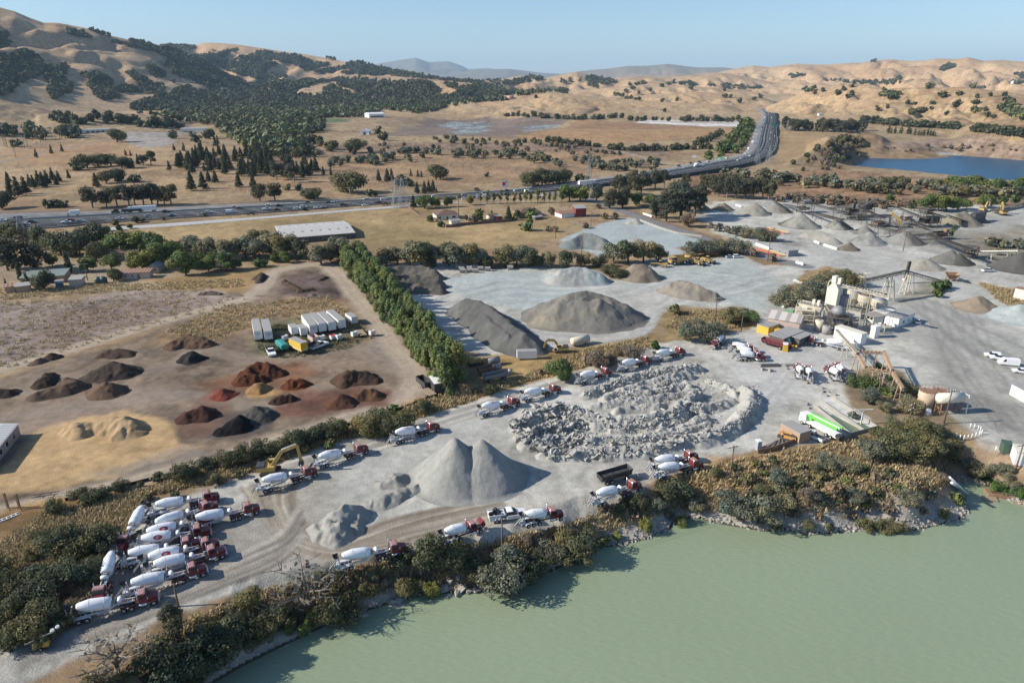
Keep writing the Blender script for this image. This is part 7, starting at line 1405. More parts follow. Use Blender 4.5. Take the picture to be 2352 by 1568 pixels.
for px,py,t,c,rz,l in[(2280,820,'suv','white',2.75,'white off-road car at the back of the right-hand parked row'),(2296,826,'pickup','white',2.75,'white pickup second in the right-hand parked row'),(2315,838,'van','white',2.85,'white service truck in the right-hand parked row'),(2345,856,'sedan','white',2.8,'white car at the right edge in front of the service truck'),(2269,624,'pickup','white',.1,'white pickup driving across the right-hand gravel'),(2106,741,'sedan','white',1.2,'white car beside the site office trailer'),(1677,592,'sedan','pale blue',.2,'pale blue car left of two by the haul road'),(1693,592,'suv','white',.2,'white car right of two by the haul road'),(1868,1006,'pickup','white',2.2,'white pickup beside the green pump truck'),(2023,472,'suv','white',0,'white car behind the crushing plant conveyors')]:near_car('parked_car' if t!='pickup' else 'pickup_truck',t,c,l,'car' if t!='pickup' else 'pickup',g3(px,py),rz)
o=near_car('flatbed_pickup','pickup','white','white flatbed truck loaded with tyres beside the lake bank','pickup',g3(1165,1190),.22);o.scale=(1.35,1.25,1.2);MB().box(-2.9,-.4,-1.05,1.05,1.2,1.3).box(-2.9,-.4,-1.05,-.98,1.3,1.6).box(-2.9,-.4,.98,1.05,1.3,1.6).build('flat_bed',WHT,o)
for k in range(7):q=wheel_mb(0,0,.4,.25).build('tyre',TYRE,o);q.location=(-2.6+k*.33,-.6+.5*(k%3),1.35);q.rotation_euler=(.3*k,.2,k)
def box_dump(label,R,F,L,m,name,axles,cabm=None):
 a,b,rz=heading(R,F);o=thing(name,label,'dump truck',(a[0],a[1],0),rz);mb=MB();mb.add([(0,-1,1.1),(L,-1,1.1),(L,1,1.1),(0,1,1.1),(-.2,-1.25,2.4),(L+.3,-1.25,2.6),(L+.3,1.25,2.6),(-.2,1.25,2.4)],[(0,3,2,1),(0,1,5,4),(1,2,6,5),(2,3,7,6),(3,0,4,7)]);q=mb.build('dump_body',m,o)
 MB().box(.1,L-.1,-1,1,1.15,1.7).build('body_floor',STEELD,q);MB().box(.2,L+.6,-.5,.5,.7,1.0).build('chassis',FRAME,o);wheels(o,axles,.5,1.0)
 for k in range(6):MB().box(.2+k*L/6.2,.32+k*L/6.2,-1.27,-1.2,1.2,2.35).build('rib',m,q)
 return o
box_dump('black open-topped dump trailer beside a lettered mixer',(1377,1112),(1428,1098),7.5,STEELD,'dump_trailer',[1.2,2.5,6.4]);box_dump('dark red open dump trailer at the plant sheds',(1751,790),(1788,800),9,mat('dark_red_body',(.14,.03,.035),.6),'dump_trailer',[6.5,7.8])
box_dump('rusty dumped truck body in the scrap corner',(1112,878),(1162,868),8,mat('scrap_grey',(.3,.29,.28),.8,dirt=.6,dirtcol=(.25,.13,.08)),'scrap_dump_body',[1.5,6]);box_dump('brown rusty dump body behind the grey one in the scrap corner',(1098,862),(1120,858),5,RUST,'scrap_dump_body',[1.5,3.5])
for i,(A,B,r,l)in enumerate([((1120,840),(1147,835),1.1,'dark grey cylindrical tank in the scrap corner'),((1130,853),(1151,849),.9,'pale grey cylindrical tank in front of the dark one'),((1312,796),(1352,787),1.3,'beige tank trailer body beside the excavator')]):
 p,q=g(*A),g(*B);o=thing('storage_tank',l,'tank',(p[0],p[1],0));d=(q[0]-p[0],q[1]-p[1]);MB().rev((0,0,r+.4),(d[0],d[1],r+.4),[(0,r*.5),(.04,r),(.96,r),(1,r*.5)],16).build('shell',[GREYM,GRYR,BEIGE][i],o);MB().cbox(d[0]*.2,d[1]*.2,.4,.3,1.6,.9).cbox(d[0]*.8,d[1]*.8,.4,.3,1.6,.9).build('saddle',STEELD,o)
semi_trailer('white enclosed trailer beside the scrap yard weeds',(1232,823),(1198,824),6.2,2.3,2.9,WHT,None,None,None,'cargo_trailer','trailer',.5,(2.4,3.2))
def excavator(label,px,py,rz,boom,txt=None,bm=YEL,sc=1.0):
 """boom: (foot, knee, tip, bucket) in the machine's own x,z"""
 x,y,z=gt(px,py);o=thing('excavator',label,'excavator',(x,y,z),rz,None,sc)
 for s in(-1,1):MB().prism([(-2.1,.3),(-1.7,0),(1.7,0),(2.1,.3),(2.1,.7),(1.7,.95),(-1.7,.95),(-2.1,.7)],s*1.3-.3,s*1.3+.3).build('track',STEELD,o)
 MB().box(-2.9,1.2,-1.35,1.35,1.1,2.1,.1,.1).build('upper_body',bm,o);MB().box(-2.9,-1.0,-1.25,1.25,2.1,2.5,.1,.1).build('engine_cover',STEELD,o);c=MB().box(-.2,1.4,.35,1.3,2.1,3.1,.1,.05).build('cab',bm,o);MB().box(-.1,1.45,.32,1.33,2.4,2.95).build('cab_windows',GLASS,c)
 P=[(p[0],-.2,p[1])for p in boom];b=MB().bar(P[0],P[1],.5,.8).bar(P[1],P[2],.45,.7).build('boom',bm,o);MB().bar(P[2],P[3],.4,.65).build('stick',bm,o);MB().bar((P[0][0]+.4,.2,P[0][2]-.2),((P[0][0]+P[1][0])/2,.2,(P[0][2]+P[1][2])/2-.3),.16).bar((P[1][0],-.2,P[1][2]+.5),(P[2][0]-.3,-.2,P[2][2]+.5),.16).build('hydraulic_ram',CHROME,o)
 q=P[3];MB().prism([(q[0]-.5,q[2]+.2),(q[0]+.3,q[2]+.3),(q[0]+.5,q[2]-.6),(q[0]-.2,q[2]-1.0),(q[0]-.7,q[2]-.4)],-.8,.4).build('bucket',STEELD,o)
 if txt:
  me=text_mesh(txt,.55,WHT);p0,p1=np.array(P[1]),np.array(P[2]);d=p1-p0;an=atan2(d[2],d[0]);m=p0+d*.3;me.transform(mathutils.Matrix.Translation((m[0],-.46,m[2]-.2))@mathutils.Matrix.Rotation(-an,4,'Y')@mathutils.Matrix.Rotation(pi/2,4,'X'));obj('lettering',me,b)
 return o
excavator('yellow excavator with tall bent arm behind a mixer truck',622,1086,.16,[(.6,2.0),(3.0,5.4),(6.4,6.6),(6.9,2.4)],'CAT');excavator('yellow excavator with rust-red arm beside the weeds',1287,808,3.2,[(.6,2.0),(2.2,4.4),(5.0,4.6),(5.9,1.6)],None,YEL,.9);excavator('orange-yellow excavator on top of the surge pile',2258,486,.6,[(.6,2),(2.6,5),(5.6,6),(6,3)],None,YEL,1.2);excavator('yellow excavator behind the surge pile',2302,494,1.4,[(.6,2),(2,5.4),(3.4,6.6),(4,3)],None,YEL,1.2)
def loader(px,py,rz,l,bucket=True,sc=1.0):
 x,y=g(px,py);o=thing('wheel_loader',l,'loader',(x,y,0),rz,None,sc);MB().box(-3.6,-.6,-1.1,1.1,1.0,2.3,.2,.1).build('engine_body',YEL,o);MB().box(-.4,1.8,-.8,.8,.9,1.6).build('front_frame',YEL,o);c=MB().box(-.9,.6,-.8,.8,2.1,3.5,.1,.08).build('cab',YEL,o);MB().box(-.95,.66,-.82,.82,2.5,3.3,.08,.05).build('cab_windows',GLASS,c);wheels(o,[-2.3,1.3],.85,1.15)
 if bucket:
  for s in(-1,1):MB().bar((.6,s*.6,1.9),(3.2,s*.6,.9),.2,.4).build('lift_arm',YEL,o)
  MB().prism([(3.1,.2),(4.4,.1),(3.4,.5),(3.3,1.4),(4.0,1.7),(3.1,1.6)],-1.6,1.6).build('bucket',STEELD,o)
 return o
loader(1583,603,-.6,'yellow wheel loader left of three beside the haul truck');loader(1602,608,-.75,'yellow wheel loader with dark bucket, middle of three');loader(1625,604,-.75,'yellow wheel loader with shiny bucket, right of three');loader(1829,710,3.0,'tan loader backed up to the batch plant bin',False,.8)
a,rz,L=frame2((1570,611),(1545,604));x,y=g(1558,607);o=thing('haul_truck','big yellow quarry haul truck beside the grey bushes','haul truck',(x,y,0),0.35+pi);mb=MB();mb.add([(-4,-2,2),(2,-2,2.2),(2,2,2.2),(-4,2,2),(-4.8,-2.3,3.8),(2.4,-2.3,4.2),(2.4,2.3,4.2),(-4.8,2.3,3.8)],[(0,3,2,1),(0,1,5,4),(1,2,6,5),(2,3,7,6),(3,0,4,7)]);mb.box(2.4,4.4,-2.3,2.3,4.0,4.25);mb.build('dump_body',YEL,o);MB().box(-3.4,4.4,-1,1,1.1,2).build('chassis',YEL,o);MB().box(3.9,5,-1.6,1.6,1.2,2.6).build('engine_hood',YEL,o);MB().box(2.5,4,.2,1.8,2.6,3.9).build('cab',GLASS,o);wheels(o,[-2.3,3.3],1.15,1.7)
x,y=g(1516,613);o=thing('road_grader','yellow road grader in front of the tan earth pile','grader',(x,y,0),pi-.3);MB().box(-3.4,-.4,-.8,.8,1,2.1,.1,.1).build('engine_body',YEL,o);c=MB().box(-.6,.8,-.8,.8,1.4,3.2,.08,.08).build('cab',YEL,o);MB().box(-.65,.85,-.82,.82,2.1,3.0,.06,.06).build('cab_windows',GLASS,c);MB().bar((.8,0,1.7),(4.6,0,1.5),.35,.4).build('front_frame',YEL,o);wheels(o,[-2.7,-1.2,4.4],.6,.95,False);MB().bar((2,-1.7,.4),(2.8,1.7,.4),.12,.6).build('blade',STEELD,o)
x,y=g(1090,838);o=thing('bulldozer','old yellow bulldozer in the scrap corner','bulldozer',(x,y,0),.4)
for s in(-1,1):MB().box(-2,2,s*1.1-.3,s*1.1+.3,.05,1,.4,0).build('track',STEELD,o)
MB().box(-1,2.2,-.7,.7,1,2.1,.1,.1).build('engine_body',YEL,o);MB().box(-1.8,-.4,-.8,.8,1,3.0,.1,.1).build('cab',YEL,o);MB().box(2.6,2.9,-1.7,1.7,.1,1.4).build('blade',YEL,o)
a,b,rz=heading((1928,1014),(1852,973));o=thing('pump_truck','white concrete pump truck with folded lime green boom','pump truck',(a[0],a[1],0),rz);MB().box(.5,9.6,-.9,.9,.8,1.3).build('chassis',WHT,o);MB().box(.6,8.6,-1.25,1.25,1.3,1.7).build('deck',WHT,o);c=MB().box(9.7,11.8,-1.2,1.2,.7,3.0,.1,.1).build('cab',WHT,o);MB().box(11.1,11.83,-1.1,1.1,1.8,2.7,.1,.05).build('windscreen',GLASS,c)
for k in range(3):MB().bar((.2+.3*k,-.55+.55*k,3.4-.15*k),(9.6,-.55+.55*k,3.1-.1*k),.4,.5).build('boom_section',GREEN if k!=1 else WHT,o)
MB().bar((9,0,1.7),(9,0,3.2),.8).build('turret',GREEN,o);MB().box(-.4,.9,-.8,.8,.7,1.7).build('hopper',STEELD,o);wheels(o,[1.8,3.1,8.2,10.6],.52,1.05)
def K(cx,cy):return(1751.4+cx*.1587,620.2+cy*.1587)
def zt(base,cy):return hgt(*base,620.2+cy*.1587)
def legs(o,pts,z1,w,m,brace=True,z0=0):
 for i,p in enumerate(pts):
  MB().bar((p[0],p[1],z0-.2),(p[0],p[1],z1),w).build('leg',m,o)
 if brace:
  mb=MB()
  for a,b in zip(pts,pts[1:]+pts[:1]):mb.bar((a[0],a[1],z0),(b[0],b[1],z1),w*.5).bar((b[0],b[1],z0),(a[0],a[1],z1),w*.5).bar((a[0],a[1],(z0+z1)/2),(b[0],b[1],(z0+z1)/2),w*.6)
  mb.build('bracing',m,o)
sq=lambda a,b:[(-a,-b),(a,-b),(a,b),(-a,b)]
bp=K(985,690);x,y=g(*bp);z1,z2=zt(bp,485),zt(bp,190);o=thing('cement_silo','tall cream square tower silo of the batch plant','silo',(x,y,0),-.9);w=2.0;MB().box(-w,w,-w,w,z1,z2-1.6).box(-w,w,-w,w,z2-1.6,z2,1.2,0).build('shell',CREAM,o);legs(o,sq(w-.15,w-.15),z1,.3,BEIGE)
MB().box(-1.5,0,-1,1,z2,z2+2.6).box(.6,1.6,-.6,.6,z2,z2+2.2).build('dust_filter',CREAM,o);MB().tube([(-w-.5,-1,2),(-w-.5,-1,z2),(-w+.2,-.6,z2+1),(-1,-.5,z2+1.1)],.16,7).build('fill_pipe',BEIGE,o);MB().box(-w,w,-w,w,z1-.02,z1+.001).add([(-w,-w,z1),(w,-w,z1),(w,w,z1),(-w,w,z1),(-.4,-.4,z1-2.5),(.4,-.4,z1-2.5),(.4,.4,z1-2.5),(-.4,.4,z1-2.5)],[(0,4,5,1),(1,5,6,2),(2,6,7,3),(3,7,4,0),(4,7,6,5)]).build('cone',GREYM,o)
rl=MB()
for p,q in zip(sq(w,w),sq(w,w)[1:]+sq(w,w)[:1]):rl.bar((*p,z2+.9),(*q,z2+.9),.06)
rl.build('handrail',BEIGE,o)
bp=K(1122,690);x,y=g(*bp);z1,z2=zt(bp,560),zt(bp,350);o=thing('cement_silo','grey round silo in the shade of the square tower','silo',(x,y,0));MB().rev((0,0,z1-1.5),(0,0,z2),[(0,.5),(.22,2.2),(.97,2.2),(1,1.4)],20).build('shell',GREYM,o);legs(o,sq(1.5,1.5),z1,.25,TRUSS);MB().box(-.6,.6,-.6,.6,z2,z2+2.4).build('dust_filter',GREYM,o)
bp=K(1145,470);x,y=g(*bp);o=thing('cement_silo','beige round silo behind the row of hopper bins','silo',(x,y,0));MB().rev((0,0,1.5),(0,0,zt(bp,230)),[(0,.6),(.2,2.4),(.95,2.4),(1,1.6)],20).build('shell',BEIGE,o);legs(o,sq(1.7,1.7),2.5,.25,BEIGE)
for i,(cx,top,wst,bas,fill,l)in enumerate([(1282,285,380,520,GRYR,'left round cream hopper bin of three'),(1466,345,440,565,mat('wet_sand',tuple(C(120,104,88)),.95),'middle round cream hopper bin of three'),(1660,405,500,625,GREYM,'right round cream hopper bin of three')]):
 bp=K(cx,bas);x,y=g(*bp);z1,z2=zt(bp,wst),zt(bp,top+10);o=thing('hopper_bin',l,'bin',(x,y,0));r=2.75;S=MB().rev((0,0,z1-2.3),(0,0,z2),[(0,.5),(.42,r),(1,r)],24,False).build('shell',BEIGE,o);MB().rev((0,0,z2-.25),(0,0,z2+1.1),[(0,r-.1),(.5,r*.5),(1,.1)],20).build('load',fill,o);MB().rev((0,0,z2-.12),(0,0,z2+.05),[(0,r+.1),(1,r+.1)],24,False).rev((0,0,z1+.2),(0,0,z1+.35),[(0,r+.08),(1,r+.08)],24,False).build('band',WHT,S);legs(o,[(r*.8*cos(t),r*.8*sin(t))for t in(.8,2.36,3.93,5.5)],z1+.2,.24,BEIGE)
 for k in range(14):t=k*2*pi/14;MB().bar((r*cos(t)*1.01,r*sin(t)*1.01,z1-.3),(r*cos(t)*1.01,r*sin(t)*1.01,z1+.9),.1).build('stiffener',BEIGE,S)
def conv(label,A,za,B,zb,w=1.1,m=None,bm=None,nleg=2,name='conveyor',depth=.9,cover=False):
 a=np.array(g(*A,za)+(za,));b=np.array(g(*B,zb)+(zb,));o=thing(name,label,'conveyor',(a[0],a[1],0));b=b-(a[0],a[1],0);a=np.array((0,0,za));d=b-a;L=np.linalg.norm(d);r=np.array((-d[1],d[0],0));r=r/np.linalg.norm(r)*w/2;n=max(4,int(L/2.2));m=m or TRUSS;dz=np.array((0,0,depth));tb=MB()
 for s in(-1,1):
  tb.bar(a+r*s,b+r*s,.14).bar(a+r*s-dz,b+r*s-dz,.14)
  for k in range(n):p=a+d*k/n;q=a+d*(k+1)/n;tb.bar(p+r*s-dz*(k%2),q+r*s-dz*(1-k%2),.1)
 for k in range(n+1):p=a+d*k/n;tb.bar(p+r-dz,p-r-dz,.09)
 tb.build('truss',m,o);MB().bar(a+(0,0,.12),b+(0,0,.12),w*.8,.1).build('belt',bm or BELT,o);id_=MB()
 for k in range(int(L/1.1)):p=a+d*(k+.5)/int(L/1.1)+(0,0,.28);id_.bar(p-r*1.05,p+r*1.05,.16,.3)
 id_.build('idler',STEELD if m is TRUSS else m,o);
 for e in(a,b):MB().cyl(e-r*.9+(0,0,.1),e+r*.9+(0,0,.1),.32,.32,10).build('pulley',STEELD,o)
 for k in range(nleg):
  t=(k+.7)/(nleg+.4);p=a+d*t;h=p[2]-depth
  if h>1:MB().bar(p+r*1.0-dz,(p[0]+r[0]*2.2,p[1]+r[1]*2.2,-.2),.18).bar(p-r*1.0-dz,(p[0]-r[0]*2.2,p[1]-r[1]*2.2,-.2),.18).bar((p[0]+r[0]*1.6,p[1]+r[1]*1.6,h*.5),(p[0]-r[0]*1.6,p[1]-r[1]*1.6,h*.5),.12).build('leg',m,o)
 return o
conv('cream gallery conveyor running over the three hopper bins',K(1115,195),13.2,K(1780,355),13.0,1.2,BEIGE,BELT,2,'conveyor_gallery');conv('dark belt conveyor under the hopper bins',K(1180,505),3.2,K(1640,600),1.2,1.4,TRUSS,BELT,0)
conv('long black conveyor rising from the batch plant to the peak',K(1500,140),9.5,K(2070,12),10.5,1.3,TRUSS,BELT,0,'overhead_conveyor');conv('long black conveyor falling from the peak to the feed hopper',K(2070,12),10.5,(2176,649),1.0,1.3,TRUSS,BELT,0,'overhead_conveyor')
for cx0,top,bas,l in[(1815,85,430,'pale A-frame trestle under the plant conveyor, nearer the bins'),(2100,30,340,'pale A-frame trestle under the peak of the plant conveyor')]:
 bp=K(cx0-20,bas);x,y=g(*bp);H=zt(bp,top+14);o=thing('trestle',l,'trestle',(x,y,0),.2);mb=MB()
 for s in(-1,1):
  for q in(-1,1):mb.bar((s*2.2,q*1.6,-.2),(s*1.0,q*.6,H),.26)
  for k in range(3):f=lambda t:(s*(2.2-1.2*t),1.6-1.0*t,H*t);t0,t1=k/3,(k+1)/3;p,q2=f(t0),f(t1);mb.bar(p,(q2[0],-q2[1],q2[2]),.12).bar((p[0],-p[1],p[2]),q2,.12)
 mb.build('leg_frame',BEIGE,o)
bp=K(2055,190);x,y=g(*bp);o=thing('drop_chute','dark vertical drop chute hanging at the conveyor peak','chute',(x,y,0));MB().bar((0,0,2),(.6,.4,9.6),1.0).build('tube',BELT,o);MB().box(-.8,.8,-.8,.8,1.2,2).build('mouth',CREAM,o);legs(o,sq(.7,.7),1.3,.15,BEIGE,False)
bp=K(1425,250);x,y=g(*bp);o=thing('transfer_tower','cream round transfer tower where the conveyors meet','tower',(x,y,0));MB().cyl((0,0,5),(0,0,zt(bp,140)),1.3,1.3,14).build('shell',BEIGE,o);MB().box(.8,3.4,-1,1,6,6.2).build('platform',BEIGE,o);legs(o,sq(1.2,1.2),5,.22,BEIGE)
x,y=g(2184,645);o=thing('feed_hopper','rusty feed hopper at the low end of the plant conveyor','hopper',(x,y,0),-.2);MB().add([(-2.6,-1.8,3),(2.6,-1.8,3),(2.6,1.8,3.6),(-2.6,1.8,3.6),(-1,-.8,1),(1,-.8,1),(1,.8,1),(-1,.8,1)],[(0,4,5,1),(1,5,6,2),(2,6,7,3),(3,7,4,0),(4,7,6,5)]).build('hopper_body',RUST,o);legs(o,sq(1.6,1.2),2,.2,RUST,False);MB().bar((2.4,-1,1.6),(7,-2.4,.2),2.2,.15).build('ramp',STEELD,o)
bp=K(690,720);x,y=g(*bp);z1,z2=zt(bp,610),zt(bp,480)
a2,rz,L=frame2(K(505,470),K(855,545),z2);o=thing('aggregate_bin','long cream tapered aggregate bin at the left of the plant','bin',(a2[0],a2[1],0),rz);D=4.5;MB().add([(0,0,z2),(L,0,z2),(L,D,z2),(0,D,z2),(L*.22,D*.35,z1),(L*.86,D*.35,z1),(L*.86,D*.65,z1),(L*.22,D*.65,z1)],[(0,4,5,1),(1,5,6,2),(2,6,7,3),(3,7,4,0),(4,7,6,5)]).build('hopper_body',CREAM,o);MB().box(.2,L-.2,.2,D-.2,z2-.3,z2-.1).build('load',mat('bin_gravel',(.16,.15,.14),.95),o);rl=MB()
for k in range(9):rl.bar((L*k/8,0,z2),(L*k/8,0,z2+1.1),.07)
rl.bar((0,0,z2+1.1),(L,0,z2+1.1),.07).bar((0,0,z2+.6),(L,0,z2+.6),.06).build('handrail',BEIGE,o);MB().box(L*.55,L*.65,1,2.2,z2,z2+2).box(L*.75,L*.85,1,2.2,z2,z2+2).build('dust_box',CREAM,o);legs(o,[(L*.25,.6),(L*.85,.6),(L*.85,D-.6),(L*.25,D-.6)],z1+.5,.26,BEIGE)
def steelwork(label,px,py,w,d,h,lv,m,rz=0.0,name='steel_tower',boxes=(),clad=None):
 x,y,z=gt(px,py);o=thing(name,label,'steelwork',(x,y,z),rz);legs(o,sq(w/2,d/2),h,.22,m);dk=MB()
 for k in range(1,lv+1):zz=h*k/lv;dk.box(-w/2-.2,w/2+.2,-d/2-.2,d/2+.2,zz-.12,zz)
 dk.build('deck',m,o);rl=MB()
 for k in range(1,lv+1):
  zz=h*k/lv+1
  for p,q in zip(sq(w/2,d/2),sq(w/2,d/2)[1:]+sq(w/2,d/2)[:1]):
   rl.bar((*p,zz),(*q,zz),.07)
   for t in(0,.33,.66):u=(p[0]+(q[0]-p[0])*t,p[1]+(q[1]-p[1])*t);rl.bar((*u,zz-1),(*u,zz),.06)
 rl.build('handrail',m,o);sb=MB();n=lv*7
 for k in range(n):sb.cbox(w/2+.8,-d/2+(k%7)*d/7,h*k/n,.7,.28,.05)
 sb.build('stair',m,o)
 for bx,by,bz,sx,sy,sz,bm,nm in boxes:MB().cbox(bx,by,bz,sx,sy,sz).build(nm,bm,o)
 return o
steelwork('cluttered cream steel platform below the aggregate bin',*K(590,750),6,5,5,3,BEIGE,-.3,'batching_platform',[(-1,0,2.6,2,2,1.6,CREAM,'control_box'),(1.5,.5,4.3,1.6,1.6,1.4,BEIGE,'motor_box')]);steelwork('dark steel mixing platform beneath the grey dome',*K(1060,880),6.5,6,5.5,2,TRUSS,-.4,'mixing_platform',[(0,0,3.2,3.5,3.5,2.6,GREYM,'mixer_housing')]);steelwork('steel stair frame between the dome and the control cabin',*K(1230,860),6,5,6,3,BEIGE,-.4,'stair_frame',[(0,0,1.5,2.5,2.5,2.4,TRUSS,'pump_house')])
bp=K(1050,880);x,y=g(*bp);o=thing('mixing_dome','grey domed mixer drum among the plant steelwork','mixer',(x,y,0));MB().rev((0,0,5.7),(0,0,9.4),[(0,1.2),(.3,2.3),(.6,2.2),(.85,1.4),(1,.2)],20).build('shell',GREYM,o);legs(o,sq(1.5,1.5),6.6,.2,TRUSS,False)
for cx,bas,top,r,l in[(808,875,722,1.55,'tall stained beige water tank beside the pink shed'),(918,920,805,1.45,'short grey tank beside the tall stained one')]:
 bp=K(cx,bas);x,y=g(*bp);o=thing('upright_tank',l,'tank',(x,y,0));H=zt(bp,top);MB().rev((0,0,0),(0,0,H),[(0,r),(.96,r),(1,r*.7)],18).build('shell',BEIGE if r>1.5 else GRYR,o);MB().cyl((0,0,H),(0,0,H+.2),.3,.3,8).build('hatch',STEELD,o)
bld('workshop','pinkish workshop shed with pale panelled roof','workshop',K(60,848),K(515,928),8.5,4.2,'gable',1.8,PINK,PKR,wins=[(.1,.16,1.5,2.5)],eave=.3)
x,y=g(*K(690,925));
bld('control_cabin','raised cream control cabin on legs with flat brown roof','cabin',K(1465,865),K(1570,905),4.2,2.2,'flat',0,CREAM,mat('brownish_roof',tuple(C(168,158,148)),.8),[(.1,.45,.9,1.7),(.55,.9,.9,1.7)],eave=1.0)
for o in[q for q in COL.objects if q.name.startswith('control_cabin')]:
 o.location.z=3.6;L=4.6;legs(o,[(.3,.3),(5,.3),(5,3.9),(.3,3.9)],0,.25,BEIGE,True,-3.6)
bld('site_office','white office trailer behind the control cabin','office',K(1715,778),K(1900,700),4.5,3.2,'flat',0,WHT,CREAM,[(.3,.36,1,2),(.7,.76,1,2)],eave=.15);bld('site_office','white office trailer with grey roof nearest the parked car','office',K(1955,832),K(2183,748),5,3.3,'flat',0,WHT,GRYR,[(.28,.36,1,2),(.62,.66,1,2),(.9,.95,1,2)],eave=.15)
bld('long_container','long white container wall in front of the plant','container',K(1025,965),K(1408,1092),3.2,3.8,'flat',0,WHT,CREAM,eave=.05);bld('pump_hut','white box hut below the control cabin','hut',K(1545,965),K(1612,988),2.6,4,'flat',0,WHT,WHT,eave=.1)
bld('grey_container','grey ribbed container shed in front of the pink workshop','container',K(292,1125),K(575,1010),5.5,3.2,'flat',0,BARNW,GRYR,eave=.2);bld('lean_to','open lean-to with grey flat roof beside the container shed','lean-to',K(520,1115),K(680,1045),5,3,'flat',0,BARNW,GRYR,eave=.5,doors=[(.1,.9,2.6)])
bld('yellow_container','ochre yellow container by the pink workshop','container',K(75,945),K(230,890),4.5,2.8,'flat',0,YELB,GRYR,eave=.1);bld('yellow_container','small yellow cabinet in front of the pink workshop','cabinet',K(240,972),K(288,950),2,2.2,'flat',0,YELB,YELB,eave=.05)
bld('dumpster','green dumpster behind the aggregate bin','dumpster',K(240,525),K(292,510),2,1.6,'flat',0,mat('dumpster_green',(.05,.16,.10),.6),STEELD,eave=-.1);bld('dumpster','green cabinet beside the pink workshop','cabinet',K(430,685),K(490,665),3,2.6,'flat',0,mat('cabinet_green',(.10,.24,.14),.6),GRYR,eave=-.1);bld('waste_bin','white bin behind the aggregate bin','bin',K(310,548),K(358,535),2,1.4,'flat',0,WHT,STEELD,eave=-.1)
x,y=g(*K(350,1108));o=thing('plastic_tank','teal plastic tank at the container shed','tank',(x,y,0));MB().rev((0,0,1.2),(0,0,3),[(0,1.1),(.7,1.1),(.9,.7),(1,.3)],16).build('shell',TEAL,o);MB().box(-1,1,-1,1,0,1.2).build('stand',STEELD,o);bld('fuel_box','yellow and white fuel box at the container shed','box',K(292,1180),K(362,1186),2,2.4,'flat',0,YELB,WHT,eave=.02)
x,y=g(*K(425,1130));o=thing('drum_stack','yellow hose reel and drums at the container shed','drums',(x,y,0))
for k in range(5):MB().cyl((k*.7-1.4,(k%2)*.7,0),(k*.7-1.4,(k%2)*.7,1),.33,.33,10).build('drum',YELB,o)
conv('thin truss conveyor from the plant down to the rusty frame',K(1075,870),5,(1970,812),6,.9,BEIGE,BELT,1)
for A,B,l in[((1962,800),(1989,844),'rusty conveyor frame beam at the yard side'),((1989,844),(2051,854),'rusty conveyor frame beam across the bushes'),((2051,854),(2075,893),'rusty conveyor frame beam nearest the lake'),((1976,806),(2031,809),'rusty pipe beam at the back of the frame'),((2031,809),(2050,850),'rusty conveyor frame beam on the right side')]:conv(l,A,5.4,B,5.4,.7,mat('peach_steel',tuple(C(214,186,156)),.7,var=.12,dirt=.5,dirtcol=(.34,.2,.12)),RUST,2,'rusty_conveyor',.55)
for px,py,r,H,l in[(2122,936,2.05,5.0,'rust streaked cream tank beside the pond bushes, left'),(2152,932,1.9,4.6,'rust streaked cream tank beside the pond bushes, right')]:
 x,y=g(px,py);o=thing('rusty_tank',l,'tank',(x,y,0));m=mat('streaked_tank',tuple(C(222,200,176)),.6,var=.1,scale=.8,dirt=.8,dirtcol=(.35,.18,.09));MB().rev((0,0,0),(0,0,H),[(0,r),(1,r)],22).build('shell',m,o);MB().cyl((0,0,H),(0,0,H+.12),r*.96,r*.9,22).build('lid',RUST,o);rl=MB()
 for k in range(14):t=k*pi/7;rl.bar((r*cos(t),r*sin(t),H),(r*cos(t),r*sin(t),H+1),.06).bar((r*cos(t),r*sin(t),H+1),(r*cos(t+pi/7),r*sin(t+pi/7),H+1),.06)
 rl.build('handrail',RUST,o)
p,q=g(2146,948),g(2203,944);o=thing('fuel_tank','white horizontal fuel tank on a rusty stand','tank',(p[0],p[1],0),atan2(q[1]-p[1],q[0]-p[0]));L=hypot(q[0]-p[0],q[1]-p[1]);MB().rev((0,0,4.2),(L,0,4.2),[(0,.5),(.03,1.4),(.97,1.4),(1,.5)],18).build('shell',CREAM,o);legs(o,[(.8,-1),(L-.8,-1),(L-.8,1),(.8,1)],3,.2,RUST);MB().path([(L-.6,.5,5.6),(L+.8,-1.2,5),(L+.6,-1.6,0)],.2).build('pipe_frame',WHT,o);MB().cyl((-2.4,-.6,0),(-2.4,-.6,1.5),.8,.7,12).build('side_tank',WHT,o)
POUR=mat('pond_water',tuple(C(118,134,100)),.15)
for poly,l in[([(1896,955),(1912,952),(1984,991),(1957,999)],'pond_water'),([(1962,972),(1977,970),(2006,986),(1998,990)],'pond_water')]:
 P=[g(*p)for p in poly];me=bpy.data.meshes.new(l);me.from_pydata([(a,b,.06)for a,b in P],[],[(0,1,2,3)]);me.materials.append(POUR);tag(obj(l,me),kind='structure')
for pts,l in[([(1868,934),(1953,1001)],'concrete wall on the near side of the green pond'),([(1884,924),(1984,993)],'concrete wall between the two ponds'),([(1908,914),(2014,985)],'concrete wall on the far side of the ramp pond'),([(1953,1001),(1984,993),(2014,985)],'concrete end wall of the ponds')]:fence(l,pts,1.0,CONC,name='pond_wall',cat='wall')
x,y=g(1977,974);o=thing('pond_gantry','pale post with crossbar standing between the ponds','gantry',(x,y,0));MB().bar((0,0,0),(0,0,4),.3).build('post',CREAM,o);MB().bar((-2.4,0,4),(2.4,0,4.2),.25).build('crossbar',CREAM,o)
